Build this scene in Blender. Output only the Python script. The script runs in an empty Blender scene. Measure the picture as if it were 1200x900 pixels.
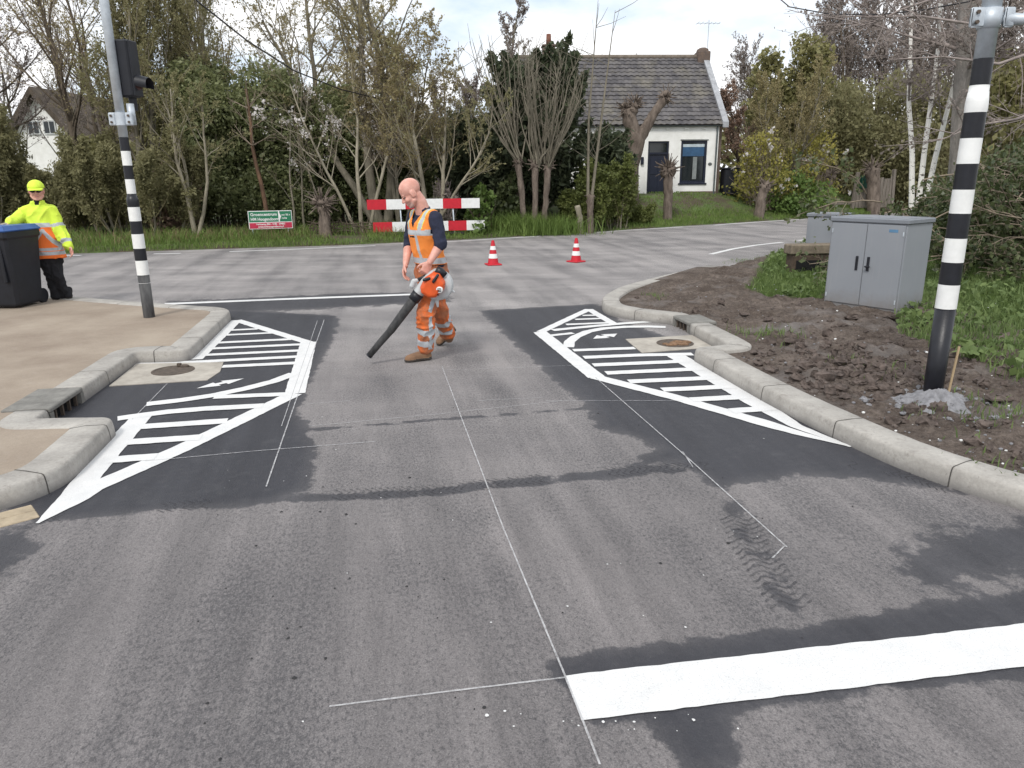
import bpy, math, random
import numpy as np
from math import sin, cos, pi, radians, sqrt, atan, atan2
from mathutils import Vector, Matrix, Quaternion

rng = random.Random(7)
nrg = np.random.default_rng(11)
SC = bpy.context.scene
COL = SC.collection

# ------------------------------------------------------------------ camera and measuring
FPX, H = 864.0, 1.75
PIT, ROL = atan(243.5/864), radians(-0.5)
_f = Vector((0, cos(PIT), -sin(PIT))); _u = Vector((0, sin(PIT), cos(PIT))); _r = Vector((1, 0, 0))
_rr = _r*cos(ROL) + _u*sin(ROL); _uu = -_r*sin(ROL) + _u*cos(ROL)

def ray(px, py):
    return _f + _rr*((px-600)/FPX) + _uu*((450-py)/FPX)
def G(px, py, z=0.0):                      # point of the level z seen at a photo pixel
    d = ray(px, py); t = (z-H)/d.z
    return (d.x*t, d.y*t)
def at(px, py, Y):                         # point at distance Y seen at a photo pixel
    d = ray(px, py); t = Y/d.y
    return Vector((d.x*t, Y, H+d.z*t))

cam = bpy.data.cameras.new('camera'); camo = bpy.data.objects.new('camera', cam); COL.objects.link(camo)
cam.sensor_width = 36; cam.lens = FPX/1200*36; cam.clip_start = 0.05; cam.clip_end = 3000
Mx = Matrix((( _rr.x, _uu.x, -_f.x), (_rr.y, _uu.y, -_f.y), (_rr.z, _uu.z, -_f.z))).to_4x4()
Mx.translation = (0, 0, H); camo.matrix_world = Mx
SC.camera = camo

# ------------------------------------------------------------------ materials
def nd(nt, t, **kw):
    n = nt.nodes.new(t)
    for k, v in kw.items(): setattr(n, k, v)
    return n
def newmat(name):
    m = bpy.data.materials.new(name); m.use_nodes = True
    nt = m.node_tree; b = nt.nodes['Principled BSDF']
    return m, nt, b
def ramp(nt, src, a, b, ca=(0, 0, 0, 1), cb=(1, 1, 1, 1)):
    r = nd(nt, 'ShaderNodeValToRGB'); r.color_ramp.elements[0].position = a; r.color_ramp.elements[1].position = b
    r.color_ramp.elements[0].color = ca; r.color_ramp.elements[1].color = cb
    nt.links.new(src, r.inputs[0]); return r.outputs[0]
def noise(nt, co, scale, detail=4, rough=0.55):
    n = nd(nt, 'ShaderNodeTexNoise'); n.inputs['Scale'].default_value = scale
    n.inputs['Detail'].default_value = detail; n.inputs['Roughness'].default_value = rough
    if co is not None: nt.links.new(co, n.inputs['Vector'])
    return n.outputs['Fac']
def mixc(nt, fac, a, b, mode='MIX'):
    m = nd(nt, 'ShaderNodeMix', data_type='RGBA', blend_type=mode)
    for s, v in ((m.inputs[0], fac), (m.inputs[6], a), (m.inputs[7], b)):
        if hasattr(v, 'is_linked'): nt.links.new(v, s)
        elif isinstance(v, (int, float)): s.default_value = v
        else: s.default_value = (*v[:3], 1)
    return m.outputs[2]
def mth(nt, op, a, b=0.0, c=None, clamp=False):
    m = nd(nt, 'ShaderNodeMath', operation=op, use_clamp=clamp)
    for s, v in zip(m.inputs, (a, b, c)):
        if v is None: continue
        if hasattr(v, 'is_linked'): nt.links.new(v, s)
        else: s.default_value = v
    return m.outputs[0]
def objco(nt, scale=None):
    t = nd(nt, 'ShaderNodeTexCoord'); o = t.outputs['Object']
    if scale:
        mp = nd(nt, 'ShaderNodeMapping'); mp.inputs['Scale'].default_value = scale
        nt.links.new(o, mp.inputs[0]); o = mp.outputs[0]
    return o
def bumpn(nt, b, h, dist=0.01, st=0.5):
    n = nd(nt, 'ShaderNodeBump'); n.inputs['Distance'].default_value = dist; n.inputs['Strength'].default_value = st
    nt.links.new(h, n.inputs['Height']); nt.links.new(n.outputs[0], b.inputs['Normal'])
def attr(nt, name):
    a = nd(nt, 'ShaderNodeAttribute'); a.attribute_name = name; return a.outputs['Fac']

def MAT(name, col, rough=0.75, var=0.22, scale=6.0, bump=0.0, bscale=60.0, metal=0.0, col2=None, spec=0.4, stretch=None, bd=0.01):
    m, nt, b = newmat(name)
    co = objco(nt, stretch)
    n = noise(nt, co, scale, 6, 0.65)
    c2 = col2 if col2 else tuple(c*(1-var) for c in col)
    c1 = col if col2 else tuple(min(1, c*(1+var*0.5)) for c in col)
    f = ramp(nt, n, 0.35, 0.65)
    nt.links.new(mixc(nt, f, c2, c1), b.inputs['Base Color'])
    b.inputs['Roughness'].default_value = rough; b.inputs['Metallic'].default_value = metal
    b.inputs['Specular IOR Level'].default_value = spec
    if bump: bumpn(nt, b, noise(nt, co, bscale, 4), bd, bump)
    return m

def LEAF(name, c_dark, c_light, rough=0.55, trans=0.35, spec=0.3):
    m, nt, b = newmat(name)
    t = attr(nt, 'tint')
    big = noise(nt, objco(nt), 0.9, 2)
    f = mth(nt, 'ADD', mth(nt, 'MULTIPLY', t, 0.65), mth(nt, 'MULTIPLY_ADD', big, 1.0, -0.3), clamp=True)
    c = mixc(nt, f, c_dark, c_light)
    nt.links.new(c, b.inputs['Base Color']); b.inputs['Roughness'].default_value = rough
    b.inputs['Specular IOR Level'].default_value = spec
    tr = nd(nt, 'ShaderNodeBsdfTranslucent'); nt.links.new(c, tr.inputs[0])
    mx = nd(nt, 'ShaderNodeMixShader'); mx.inputs[0].default_value = trans
    nt.links.new(b.outputs[0], mx.inputs[1]); nt.links.new(tr.outputs[0], mx.inputs[2])
    nt.links.new(mx.outputs[0], nt.nodes['Material Output'].inputs[0])
    return m

# ------------------------------------------------------------------ object helpers
def link(name, me, parent=None, loc=(0, 0, 0), rotz=0.0):
    o = bpy.data.objects.new(name, me); COL.objects.link(o)
    o.location = loc; o.rotation_euler = (0, 0, rotz)
    if parent is not None: o.parent = parent
    return o
def tag(o, label, cat, group=None, kind=None):
    o['label'] = label; o['category'] = cat
    if group: o['group'] = group
    if kind: o['kind'] = kind
    return o
def thing(name, label, cat, loc=(0, 0, 0), rotz=0.0, group=None):
    return tag(link(name, None, None, loc, rotz), label, cat, group)
def struct(o, kind='structure', label=None):
    o['kind'] = kind
    if label: o['label'] = label
    return o

def pymesh(name, verts, faces, mats, midx=None, smooth=False, attrs=None):
    me = bpy.data.meshes.new(name); me.from_pydata([tuple(v) for v in verts], [], faces)
    for m in (mats if isinstance(mats, (list, tuple)) else [mats]): me.materials.append(m)
    if midx is not None: me.polygons.foreach_set('material_index', np.asarray(midx, dtype=np.int32))
    if smooth: me.polygons.foreach_set('use_smooth', np.ones(len(me.polygons), dtype=bool))
    if attrs:
        for k, v in attrs.items():
            a = me.attributes.new(k, 'FLOAT', 'POINT'); a.data.foreach_set('value', np.asarray(v, dtype=np.float32))
    me.update(); return me

def npmesh(name, V, blocks, mats, smooth=False, attrs=None):
    """blocks: list of (faces array (m,k), material index)"""
    me = bpy.data.meshes.new(name)
    V = np.asarray(V, dtype=np.float32); me.vertices.add(len(V)); me.vertices.foreach_set('co', V.ravel())
    li = np.concatenate([b[0].ravel() for b in blocks]).astype(np.int32)
    ls = []; mi = []; off = 0
    for fcs, k in blocks:
        m, w = fcs.shape
        ls.append(off+np.arange(m)*w); off += m*w; mi.append(np.full(m, k))
    ls = np.concatenate(ls).astype(np.int32); mi = np.concatenate(mi).astype(np.int32)
    me.loops.add(len(li)); me.loops.foreach_set('vertex_index', li)
    me.polygons.add(len(ls)); me.polygons.foreach_set('loop_start', ls)
    for m in mats: me.materials.append(m)
    me.polygons.foreach_set('material_index', mi)
    if smooth: me.polygons.foreach_set('use_smooth', np.ones(len(ls), dtype=bool))
    if attrs:
        for k, v in attrs.items():
            a = me.attributes.new(k, 'FLOAT', 'POINT'); a.data.foreach_set('value', np.asarray(v, dtype=np.float32))
    me.update(calc_edges=True); me.validate(); return me

class MB:                                   # collects shapes into one mesh
    def __init__(s): s.v = []; s.f = []; s.m = []
    def add(s, vs, fs, mi=0):
        o = len(s.v); s.v += [Vector(v) for v in vs]; s.f += [tuple(i+o for i in f) for f in fs]; s.m += [mi]*len(fs); return s
    def box(s, x0, x1, y0, y1, z0, z1, mi=0, bev=0.0, M=None):
        if bev > 0:
            b = min(bev, (x1-x0)*.45, (y1-y0)*.45, (z1-z0)*.45)
            P = []; 
            for sx in (0, 1):
                for sy in (0, 1):
                    for sz in (0, 1):
                        c = (x1 if sx else x0, y1 if sy else y0, z1 if sz else z0)
                        q = (-b if sx else b, -b if sy else b, -b if sz else b)
                        P += [(c[0], c[1]+q[1], c[2]+q[2]), (c[0]+q[0], c[1], c[2]+q[2]), (c[0]+q[0], c[1]+q[1], c[2])]
            I = lambda sx, sy, sz, a: (sx*4+sy*2+sz)*3+a
            F = []
            for k in (0, 1):
                F.append((I(k,0,0,0), I(k,1,0,0), I(k,1,1,0), I(k,0,1,0)) if k else (I(k,0,0,0), I(k,0,1,0), I(k,1,1,0), I(k,1,0,0)))
                F.append((I(0,k,0,1), I(0,k,1,1), I(1,k,1,1), I(1,k,0,1)) if k else (I(0,k,0,1), I(1,k,0,1), I(1,k,1,1), I(0,k,1,1)))
                F.append((I(0,0,k,2), I(1,0,k,2), I(1,1,k,2), I(0,1,k,2)) if k else (I(0,0,k,2), I(0,1,k,2), I(1,1,k,2), I(1,0,k,2)))
            for p in (0, 1):
                for q in (0, 1):
                    F.append((I(p,q,0,0), I(p,q,1,0), I(p,q,1,1), I(p,q,0,1)))
                    F.append((I(p,0,q,0), I(p,1,q,0), I(p,1,q,2), I(p,0,q,2)))
                    F.append((I(0,p,q,1), I(1,p,q,1), I(1,p,q,2), I(0,p,q,2)))
                    for r_ in (0, 1): F.append((I(p,q,r_,0), I(p,q,r_,1), I(p,q,r_,2)))
            if M: P = [M @ Vector(p) for p in P]
            return s.add(P, F, mi)
        P = [(x, y, z) for x in (x0, x1) for y in (y0, y1) for z in (z0, z1)]
        if M: P = [M @ Vector(p) for p in P]
        return s.add(P, [(0,1,3,2), (4,6,7,5), (0,4,5,1), (2,3,7,6), (0,2,6,4), (1,5,7,3)], mi)
    def tube(s, pts, rad, k=12, mi=0, caps=True):
        pts = [Vector(p) for p in pts]; n = len(pts)
        if not hasattr(rad, '__len__'): rad = [rad]*n
        V = []; ref = None
        for i, p in enumerate(pts):
            t = (pts[min(i+1, n-1)]-pts[max(i-1, 0)]).normalized()
            if ref is None: ref = Vector((0, 0, 1)) if abs(t.z) < .9 else Vector((1, 0, 0))
            a = t.cross(ref).normalized(); b = t.cross(a).normalized(); ref = -b if False else ref
            for j in range(k):
                w = 2*pi*j/k; V.append(p + (a*cos(w)+b*sin(w))*rad[i])
        F = [(i*k+j, i*k+(j+1) % k, (i+1)*k+(j+1) % k, (i+1)*k+j) for i in range(n-1) for j in range(k)]
        if caps: F += [tuple(range(k-1, -1, -1)), tuple((n-1)*k+j for j in range(k))]
        return s.add(V, F, mi)
    def prism(s, poly, z0, z1, mi=0, M=None):
        n = len(poly); P = [Vector((*p, z0)) for p in poly]+[Vector((*p, z1)) for p in poly]
        if M: P = [M @ p for p in P]
        return s.add(P, [tuple(range(n-1, -1, -1)), tuple(range(n, 2*n))]+[(i, (i+1) % n, n+(i+1) % n, n+i) for i in range(n)], mi)
    def quad(s, *p, mi=0): return s.add(p, [tuple(range(len(p)))], mi)
    def ell(s, c, r, M=None, nu=16, nv=10, mi=0):
        V = []; c = Vector(c)
        for i in range(nv+1):
            th = pi*i/nv
            for j in range(nu):
                ph = 2*pi*j/nu
                q = Vector((r[0]*sin(th)*cos(ph), r[1]*sin(th)*sin(ph), r[2]*cos(th)))
                V.append(c + (M @ q if M else q))
        F = [(i*nu+j, (i+1)*nu+j, (i+1)*nu+(j+1) % nu, i*nu+(j+1) % nu) for i in range(nv) for j in range(nu)]
        return s.add(V, F, mi)
    def cone(s, p0, r0, p1, r1, k=14):       # capsule with two radii
        p0, p1 = Vector(p0), Vector(p1); d = p1-p0; L = d.length
        if L < 1e-6: return s.ell(p0, (r0,)*3)
        t = d/L; pts = []; rad = []
        for a in (0.04, .25, .5, .75): 
            w = (1-a)*pi/2; pts.append(p0 - t*r0*sin(w)); rad.append(r0*cos(w))
        pts.append(p0); rad.append(r0)
        pts.append(p1); rad.append(r1)
        for a in (.75, .5, .25, .04):
            w = (1-a)*pi/2; pts.append(p1 + t*r1*sin(w)); rad.append(r1*cos(w))
        return s.tube(pts, rad, k)
    def chain(s, pts, rads):
        for i in range(len(pts)-1): s.cone(pts[i], rads[i], pts[i+1], rads[i+1])
        return s
    def loft(s, secs, k=20, mi=0):           # secs: (centre, vector a, vector b)
        V = []
        for c, a, b in secs:
            c, a, b = Vector(c), Vector(a), Vector(b)
            for j in range(k):
                w = 2*pi*j/k; V.append(c + a*cos(w) + b*sin(w))
        n = len(secs)
        F = [(i*k+j, i*k+(j+1) % k, (i+1)*k+(j+1) % k, (i+1)*k+j) for i in range(n-1) for j in range(k)]
        F += [tuple(range(k-1, -1, -1)), tuple((n-1)*k+j for j in range(k))]
        return s.add(V, F, mi)
    def mesh(s, name, mats, smooth=False, org=(0, 0, 0)):
        o = Vector(org); return pymesh(name, [v-o for v in s.v], s.f, mats, s.m, smooth)
    def build(s, name, mats, parent=None, smooth=False, org=None, loc=None):
        if org is None: org = (0, 0, 0)
        o = link(name, s.mesh(name, mats, smooth, org), parent)
        if loc is not None: o.location = loc
        return o

def fixnormals(me):
    import bmesh
    bm = bmesh.new(); bm.from_mesh(me); bmesh.ops.recalc_face_normals(bm, faces=bm.faces); bm.to_mesh(me); bm.free()

def remeshed(mb, voxel, smooth=3, name='body'):
    """one continuous closed surface out of the overlapping lumps of an MB"""
    me = mb.mesh('lumps', []); fixnormals(me)
    o = bpy.data.objects.new('lumps', me); COL.objects.link(o)
    r_ = o.modifiers.new('r', 'REMESH'); r_.mode = 'VOXEL'; r_.voxel_size = voxel
    if smooth:
        s_ = o.modifiers.new('s', 'SMOOTH'); s_.factor = 0.5; s_.iterations = smooth
    dg = bpy.context.evaluated_depsgraph_get()
    out = bpy.data.meshes.new_from_object(o.evaluated_get(dg))
    bpy.data.objects.remove(o); bpy.data.meshes.remove(me)
    out.name = name
    out.polygons.foreach_set('use_smooth', np.ones(len(out.polygons), dtype=bool))
    return out
def shift(me, org):
    me.transform(Matrix.Translation(-Vector(org))); return me
def classify(me, mats, fn):
    """material of each face by the position of its centre"""
    me.materials.clear()
    for m in mats: me.materials.append(m)
    n = len(me.polygons); c = np.empty(n*3); me.polygons.foreach_get('center', c)
    nn = np.empty(n*3); me.polygons.foreach_get('normal', nn)
    me.polygons.foreach_set('material_index', fn(c.reshape(-1, 3), nn.reshape(-1, 3)).astype(np.int32)); me.update()

def textmesh(body, size, mat, parent, name, loc, rot, extr=0.001, align='LEFT', sx=1.0):
    cu = bpy.data.curves.new('t', 'FONT'); cu.body = body; cu.size = size; cu.extrude = extr; cu.align_x = align
    cu.resolution_u = 3; cu.offset = size*.022
    o = bpy.data.objects.new('t', cu); COL.objects.link(o)
    me = bpy.data.meshes.new_from_object(o.evaluated_get(bpy.context.evaluated_depsgraph_get()))
    bpy.data.objects.remove(o)
    me.materials.clear(); me.materials.append(mat)
    q = link(name, me, parent, loc); q.rotation_euler = rot; q.scale = (sx, 1, 1)
    return q

# ------------------------------------------------------------------ plan helpers
def rounded(pts, radii, n=6):
    """polyline with each inner corner i rounded by radii[i]"""
    out = []
    for i, p in enumerate(pts):
        p = Vector(p[:2]); r_ = radii[i] if hasattr(radii, '__len__') else radii
        if i in (0, len(pts)-1) or r_ <= 0: out.append(p); continue
        a = (Vector(pts[i-1][:2])-p); b = (Vector(pts[i+1][:2])-p)
        la, lb = a.length, b.length; d = min(r_, la*.49, lb*.49)
        p0 = p+a/la*d; p1 = p+b/lb*d
        for k in range(n+1):
            t = k/n; out.append(p0*(1-t)**2 + p*2*t*(1-t) + p1*t*t)
    fin = []
    for a, b in zip(out, out[1:]):
        m = max(1, int((b-a).length/.07)) if (b-a).length < 4 else 6
        fin += [a.lerp(b, i/m) for i in range(m)]
    return fin+[out[-1]]
def offset(path, d):
    """shift a polyline to its left by d (mitred; loops at tight inner corners are closed up)"""
    out = []; n = len(path)
    for i in range(n):
        ns = []
        for a, b in ((i-1, i), (i, i+1)):
            if a < 0 or b >= n: continue
            t = (path[b]-path[a]).normalized(); ns.append(Vector((-t.y, t.x)))
        m = sum(ns, Vector((0, 0))).normalized(); c = max(.45, m.dot(ns[0])); out.append(path[i]+m*(d/c))
    if abs(d) < .02: return out
    dd = segdist(np.array([(p.x, p.y) for p in out]), [tuple(p) for p in path], False)
    ok = dd > abs(d)*.96; ok[0] = ok[-1] = True; i = 0
    while i < n:
        if ok[i]: i += 1; continue
        j = i
        while not ok[j]: j += 1
        c = (out[i-1]+out[j])/2
        for k in range(i, j): out[k] = c.copy()
        i = j
    return out
def inpoly(P, poly):
    x, y = P[..., 0], P[..., 1]; r_ = np.zeros(x.shape, bool); n = len(poly)
    for i in range(n):
        x0, y0 = poly[i]; x1, y1 = poly[(i+1) % n]
        c = ((y0 > y) != (y1 > y)) & (x < (x1-x0)*(y-y0)/((y1-y0) if y1 != y0 else 1e-9)+x0)
        r_ ^= c
    return r_
def segdist(P, poly, closed=True):
    d = np.full(P.shape[:-1], 1e9); n = len(poly)
    for i in range(n if closed else n-1):
        a = np.array(poly[i]); b = np.array(poly[(i+1) % n]); ab = b-a
        t = np.clip(((P-a)@ab)/max(ab@ab, 1e-12), 0, 1)
        q = P-(a+t[..., None]*ab); d = np.minimum(d, np.hypot(q[..., 0], q[..., 1]))
    return d
def sstep(x, a, b):
    t = np.clip((x-a)/(b-a), 0, 1); return t*t*(3-2*t)
_vn = nrg.random((64, 64))
def vnoise(x, y, s=1.0):
    x = np.asarray(x)*s; y = np.asarray(y)*s
    i = np.floor(x).astype(int); j = np.floor(y).astype(int); fx = x-i; fy = y-j
    fx = fx*fx*(3-2*fx); fy = fy*fy*(3-2*fy); g = lambda a, b: _vn[a % 64, b % 64]
    return (g(i, j)*(1-fx)+g(i+1, j)*fx)*(1-fy)+(g(i, j+1)*(1-fx)+g(i+1, j+1)*fx)*fy
def grid(name, xs, ys, zf, mats, keep=None, attrs=None, smooth=True):
    X, Y = np.meshgrid(xs, ys); nx, ny = len(xs), len(ys)
    Z = zf(X, Y); V = np.stack([X, Y, Z], -1).reshape(-1, 3)
    i = np.arange(nx*ny).reshape(ny, nx)
    Fq = np.stack([i[:-1, :-1], i[:-1, 1:], i[1:, 1:], i[1:, :-1]], -1).reshape(-1, 4)
    at_ = {k: fn(X, Y).ravel() for k, fn in (attrs or {}).items()}
    if keep is not None:
        k = keep(X, Y).ravel(); Fq = Fq[k[Fq].all(1)]
        used = np.unique(Fq); mp = np.full(len(V), -1); mp[used] = np.arange(len(used))
        V = V[used]; Fq = mp[Fq]; at_ = {a: b[used] for a, b in at_.items()}
    return npmesh(name, V, [(Fq, 0)], mats if isinstance(mats, list) else [mats], smooth, at_)
# ------------------------------------------------------------------ world and light
W = bpy.data.worlds.new('World'); SC.world = W; W.use_nodes = True
nt = W.node_tree; bg = nt.nodes['Background']
SUN_EL, SUN_AZ = radians(48), radians(200)          # azimuth clockwise from +Y: behind the camera, left
sky = nd(nt, 'ShaderNodeTexSky', sky_type='NISHITA'); sky.sun_disc = False
sky.sun_elevation = SUN_EL; sky.sun_rotation = SUN_AZ; sky.air_density = 1.0; sky.dust_density = 2.0
tc = nd(nt, 'ShaderNodeTexCoord'); mp = nd(nt, 'ShaderNodeMapping'); mp.inputs['Scale'].default_value = (1, 1, 2.4)
mp.inputs['Location'].default_value = (0.35, 0.1, 0.0)
nt.links.new(tc.outputs['Generated'], mp.inputs[0])
cl = noise(nt, mp.outputs[0], 2.6, 7, 0.55)
cf = ramp(nt, cl, 0.36, 0.52)
base = mixc(nt, 0.7, sky.outputs[0], (7.2, 8.6, 10.2))
shade = mixc(nt, noise(nt, mp.outputs[0], 5.0, 4), (9.9, 10.0, 10.3), (11.2, 11.2, 11.2))
nt.links.new(mixc(nt, cf, base, shade), bg.inputs['Color']); bg.inputs['Strength'].default_value = 0.119
sl = bpy.data.lights.new('sun', 'SUN'); sl.energy = 2.15; sl.angle = radians(10); sl.color = (1, 0.96, 0.9)
so = bpy.data.objects.new('sun', sl); COL.objects.link(so)
dv = Vector((sin(SUN_AZ)*cos(SUN_EL), cos(SUN_AZ)*cos(SUN_EL), sin(SUN_EL)))
so.rotation_euler = dv.to_track_quat('Z', 'Y').to_euler(); so.location = (-20, -20, 40)
SC.view_settings.view_transform = 'Standard'; SC.view_settings.look = 'None'; SC.view_settings.exposure = 0
SC.cycles.max_bounces = 6; SC.cycles.transparent_max_bounces = 12

# ------------------------------------------------------------------ terrain
FEX = [(-400, -120), (-60, 3.4), (-30, 12.3), (-10.84, 18.27), (-8.63, 18.93), (-4.53, 20.0), (-.83, 21.8), (2.2, 23.8), (5.7, 26.2), (12.17, 30.56), (20, 35.8), (40, 49), (400, 285)]
fex, fey = np.array([p[0] for p in FEX]), np.array([p[1] for p in FEX])
def yedge(x): return np.interp(x, fex, fey)
def bankz(x, y):
    d = (y-yedge(x))*0.86
    hm = 0.28 + 0.72*sstep(np.asarray(x, float), -1.5, 3.5)
    return 0.012 + 0.10*sstep(d, 0.0, .8) + (hm-.1)*sstep(d, .8, 3.7) + 0.05*(vnoise(x, y, 1.3)-.5)*sstep(d, .2, 1.5)
def bz(x, y): return float(bankz(np.array(float(x)), np.array(float(y))))

mat_field = MAT('field grass', (.06, .085, .03), .9, .4, .3)
g_ = MB(); g_.quad((-900, -300, -.08), (900, -300, -.08), (900, 1200, -.08), (-900, 1200, -.08))
struct(g_.build('ground', mat_field))

# bank: grass and bare earth under the trees
m, nt, b = newmat('bank'); co = objco(nt)
f1 = ramp(nt, noise(nt, co, 1.2, 6, .7), .42, .6)
gr = mixc(nt, noise(nt, co, 9, 4), (.045, .075, .018), (.10, .15, .035))
er = mixc(nt, noise(nt, co, 14, 4), (.04, .03, .02), (.10, .075, .05))
nt.links.new(mixc(nt, f1, er, gr), b.inputs['Base Color']); b.inputs['Roughness'].default_value = .95
bumpn(nt, b, noise(nt, co, 12, 5), .05, .6); mat_bank = m
xs = np.concatenate([[-300, -120, -60, -45], np.linspace(-32, 34, 133), [45, 60, 120, 300]])
ds = np.concatenate([np.linspace(0, 8, 41), [9, 10, 12, 14, 17, 20, 26, 34, 50, 90, 200, 400]])
X, Dd = np.meshgrid(xs, ds); Y = yedge(X)+Dd; Y0 = yedge(X)+(Dd+.05*(vnoise(X, Dd, 3)-.5)*(Dd < .3))
Zb = bankz(X, Y); Zb[0] = -.03
Vb = np.stack([X, Y0, Zb], -1).reshape(-1, 3); ii = np.arange(X.size).reshape(X.shape)
Fb = np.stack([ii[:-1, :-1], ii[:-1, 1:], ii[1:, 1:], ii[1:, :-1]], -1).reshape(-1, 4)
struct(link('grass_bank', npmesh('grass_bank', Vb, [(Fb, 0)], [mat_bank], True)))

# ------------------------------------------------------------------ road
P_ = lambda pts, z=0: [G(x, y, z) for x, y in pts]
DARK = [
 (P_([(45, 612), (160, 602), (310, 591), (366, 572), (372, 520), (350, 480), (372, 430), (392, 395), (398, 370), (290, 364), (200, 362), (60, 440), (-60, 560)]), 1.0, .10),
 (P_([(190, 363), (195, 353), (400, 344), (520, 342), (530, 353), (420, 360), (285, 367)]), .9, .25),
 (P_([(562, 364), (700, 356), (725, 375), (830, 410), (1000, 520), (1062, 547), (1127, 577), (1050, 566), (950, 556), (872, 566), (850, 578), (820, 558), (788, 541), (735, 548), (770, 525), (742, 512), (700, 502), (683, 472), (645, 442), (602, 402)]), 1.0, .12),
 (P_([(630, 778), (690, 762), (830, 748), (930, 735), (1000, 720), (1200, 688), (1300, 670), (1300, 770), (1210, 795), (1000, 815), (860, 835), (880, 905), (800, 905), (760, 850), (690, 848), (655, 800)]), .9, .07),
 (P_([(1040, 640), (1120, 610), (1300, 585), (1300, 680), (1080, 702), (1030, 672)]), .75, .22),
 (P_([(300, 581), (500, 571), (700, 549), (832, 539), (838, 552), (700, 564), (500, 584), (380, 589), (300, 593)]), .66, .05),
 (P_([(838, 570), (868, 566), (882, 610), (958, 725), (918, 725), (855, 640)]), .50, .05),
 (P_([(345, 503), (700, 476), (700, 479), (345, 507)]), .8, .05),
 (P_([(-100, 640), (40, 612), (50, 640), (-60, 760)]), .8, .15),
]
def wetf(X, Y):
    P = np.stack([X, Y], -1); w = np.zeros(X.shape)
    for poly, amt, soft in DARK:
        s = segdist(P, poly)*np.where(inpoly(P, poly), -1, 1)
        w = np.maximum(w, amt*np.clip(.5-s/(2*soft), 0, 1))
    return w
m, nt, b = newmat('asphalt'); co = objco(nt)
lane = nd(nt, 'ShaderNodeMapping'); lane.inputs['Rotation'].default_value = (0, 0, radians(-10.6)); nt.links.new(co, lane.inputs[0])
st = nd(nt, 'ShaderNodeMapping'); st.inputs['Scale'].default_value = (4.2, .42, 1); nt.links.new(lane.outputs[0], st.inputs[0])
streak = noise(nt, st.outputs[0], 1.0, 8, .7)
agg = noise(nt, co, 210, 3, .85); spk = noise(nt, co, 130, 4, .85); mid = noise(nt, co, 22, 6, .75); big = noise(nt, co, .55, 4, .6)
vor = nd(nt, 'ShaderNodeTexVoronoi'); vor.inputs['Scale'].default_value = 120; nt.links.new(co, vor.inputs['Vector'])
dry = mixc(nt, ramp(nt, streak, .34, .66), (.112, .103, .105), (.285, .262, .260))
dry = mixc(nt, ramp(nt, big, .35, .65), mixc(nt, .40, dry, (.16, .149, .15)), dry)
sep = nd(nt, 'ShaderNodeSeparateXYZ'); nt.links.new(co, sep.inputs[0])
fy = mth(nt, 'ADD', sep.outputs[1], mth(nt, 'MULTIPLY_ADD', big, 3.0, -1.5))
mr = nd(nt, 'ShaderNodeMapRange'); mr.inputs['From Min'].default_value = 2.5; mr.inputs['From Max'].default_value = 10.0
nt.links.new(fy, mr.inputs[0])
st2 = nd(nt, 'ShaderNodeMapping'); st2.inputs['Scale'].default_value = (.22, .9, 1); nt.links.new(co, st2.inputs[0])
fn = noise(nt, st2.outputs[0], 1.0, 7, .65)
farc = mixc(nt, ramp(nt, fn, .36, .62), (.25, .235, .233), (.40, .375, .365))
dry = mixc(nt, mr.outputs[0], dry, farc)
# worn streaks along the lane, where binder shows as dark broken veins
st3 = nd(nt, 'ShaderNodeMapping'); st3.inputs['Scale'].default_value = (1.5, .8, 1); nt.links.new(lane.outputs[0], st3.inputs[0])
vein = noise(nt, st3.outputs[0], 44, 8, .80)
zone = ramp(nt, mth(nt, 'ADD', mth(nt, 'MULTIPLY', noise(nt, st.outputs[0], .55, 3, .5), .6), mth(nt, 'MULTIPLY', noise(nt, co, 1.3, 3, .5), .4)), .40, .66)
vm = ramp(nt, mth(nt, 'MULTIPLY_ADD', zone, -.13, vein), .34, .46, (1, 1, 1, 1), (0, 0, 0, 1))
dry = mixc(nt, mth(nt, 'MULTIPLY', vm, .70), dry, (.030, .030, .035))
dry = mixc(nt, mth(nt, 'MULTIPLY', zone, .22), dry, (.09, .088, .097))
stone = nd(nt, 'ShaderNodeTexVoronoi'); stone.inputs['Scale'].default_value = 170; nt.links.new(co, stone.inputs['Vector'])
sbw = nd(nt, 'ShaderNodeRGBToBW'); nt.links.new(stone.outputs['Color'], sbw.inputs[0])
dry = mixc(nt, ramp(nt, agg, .40, .60), mixc(nt, .34, dry, (.03, .03, .033)), mixc(nt, .09, dry, (.45, .44, .44)))
dry = mixc(nt, ramp(nt, sbw.outputs[0], .72, .80), dry, mixc(nt, .10, dry, (.50, .48, .47)))
dry = mixc(nt, ramp(nt, sbw.outputs[0], .24, .30, (1, 1, 1, 1), (0, 0, 0, 1)), dry, mixc(nt, .26, dry, (.025, .025, .028)))
dry = mixc(nt, mth(nt, 'MULTIPLY', ramp(nt, spk, .64, .72), .28), dry, (.42, .41, .40))
dus = ramp(nt, noise(nt, co, 1.7, 8, .75), .60, .80)
dry = mixc(nt, mth(nt, 'MULTIPLY', dus, .20), dry, (.38, .36, .34))
wt = attr(nt, 'wet')
edge = mth(nt, 'MULTIPLY', mth(nt, 'MULTIPLY', wt, mth(nt, 'SUBTRACT', 1.0, wt)), 4.0)
wn = mth(nt, 'ADD', wt, mth(nt, 'MULTIPLY', mth(nt, 'MULTIPLY_ADD', noise(nt, co, 5, 9, .70), 1.0, -.5), mth(nt, 'MULTIPLY', edge, 1.7)))
wf = ramp(nt, wn, .42, .56)
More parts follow.
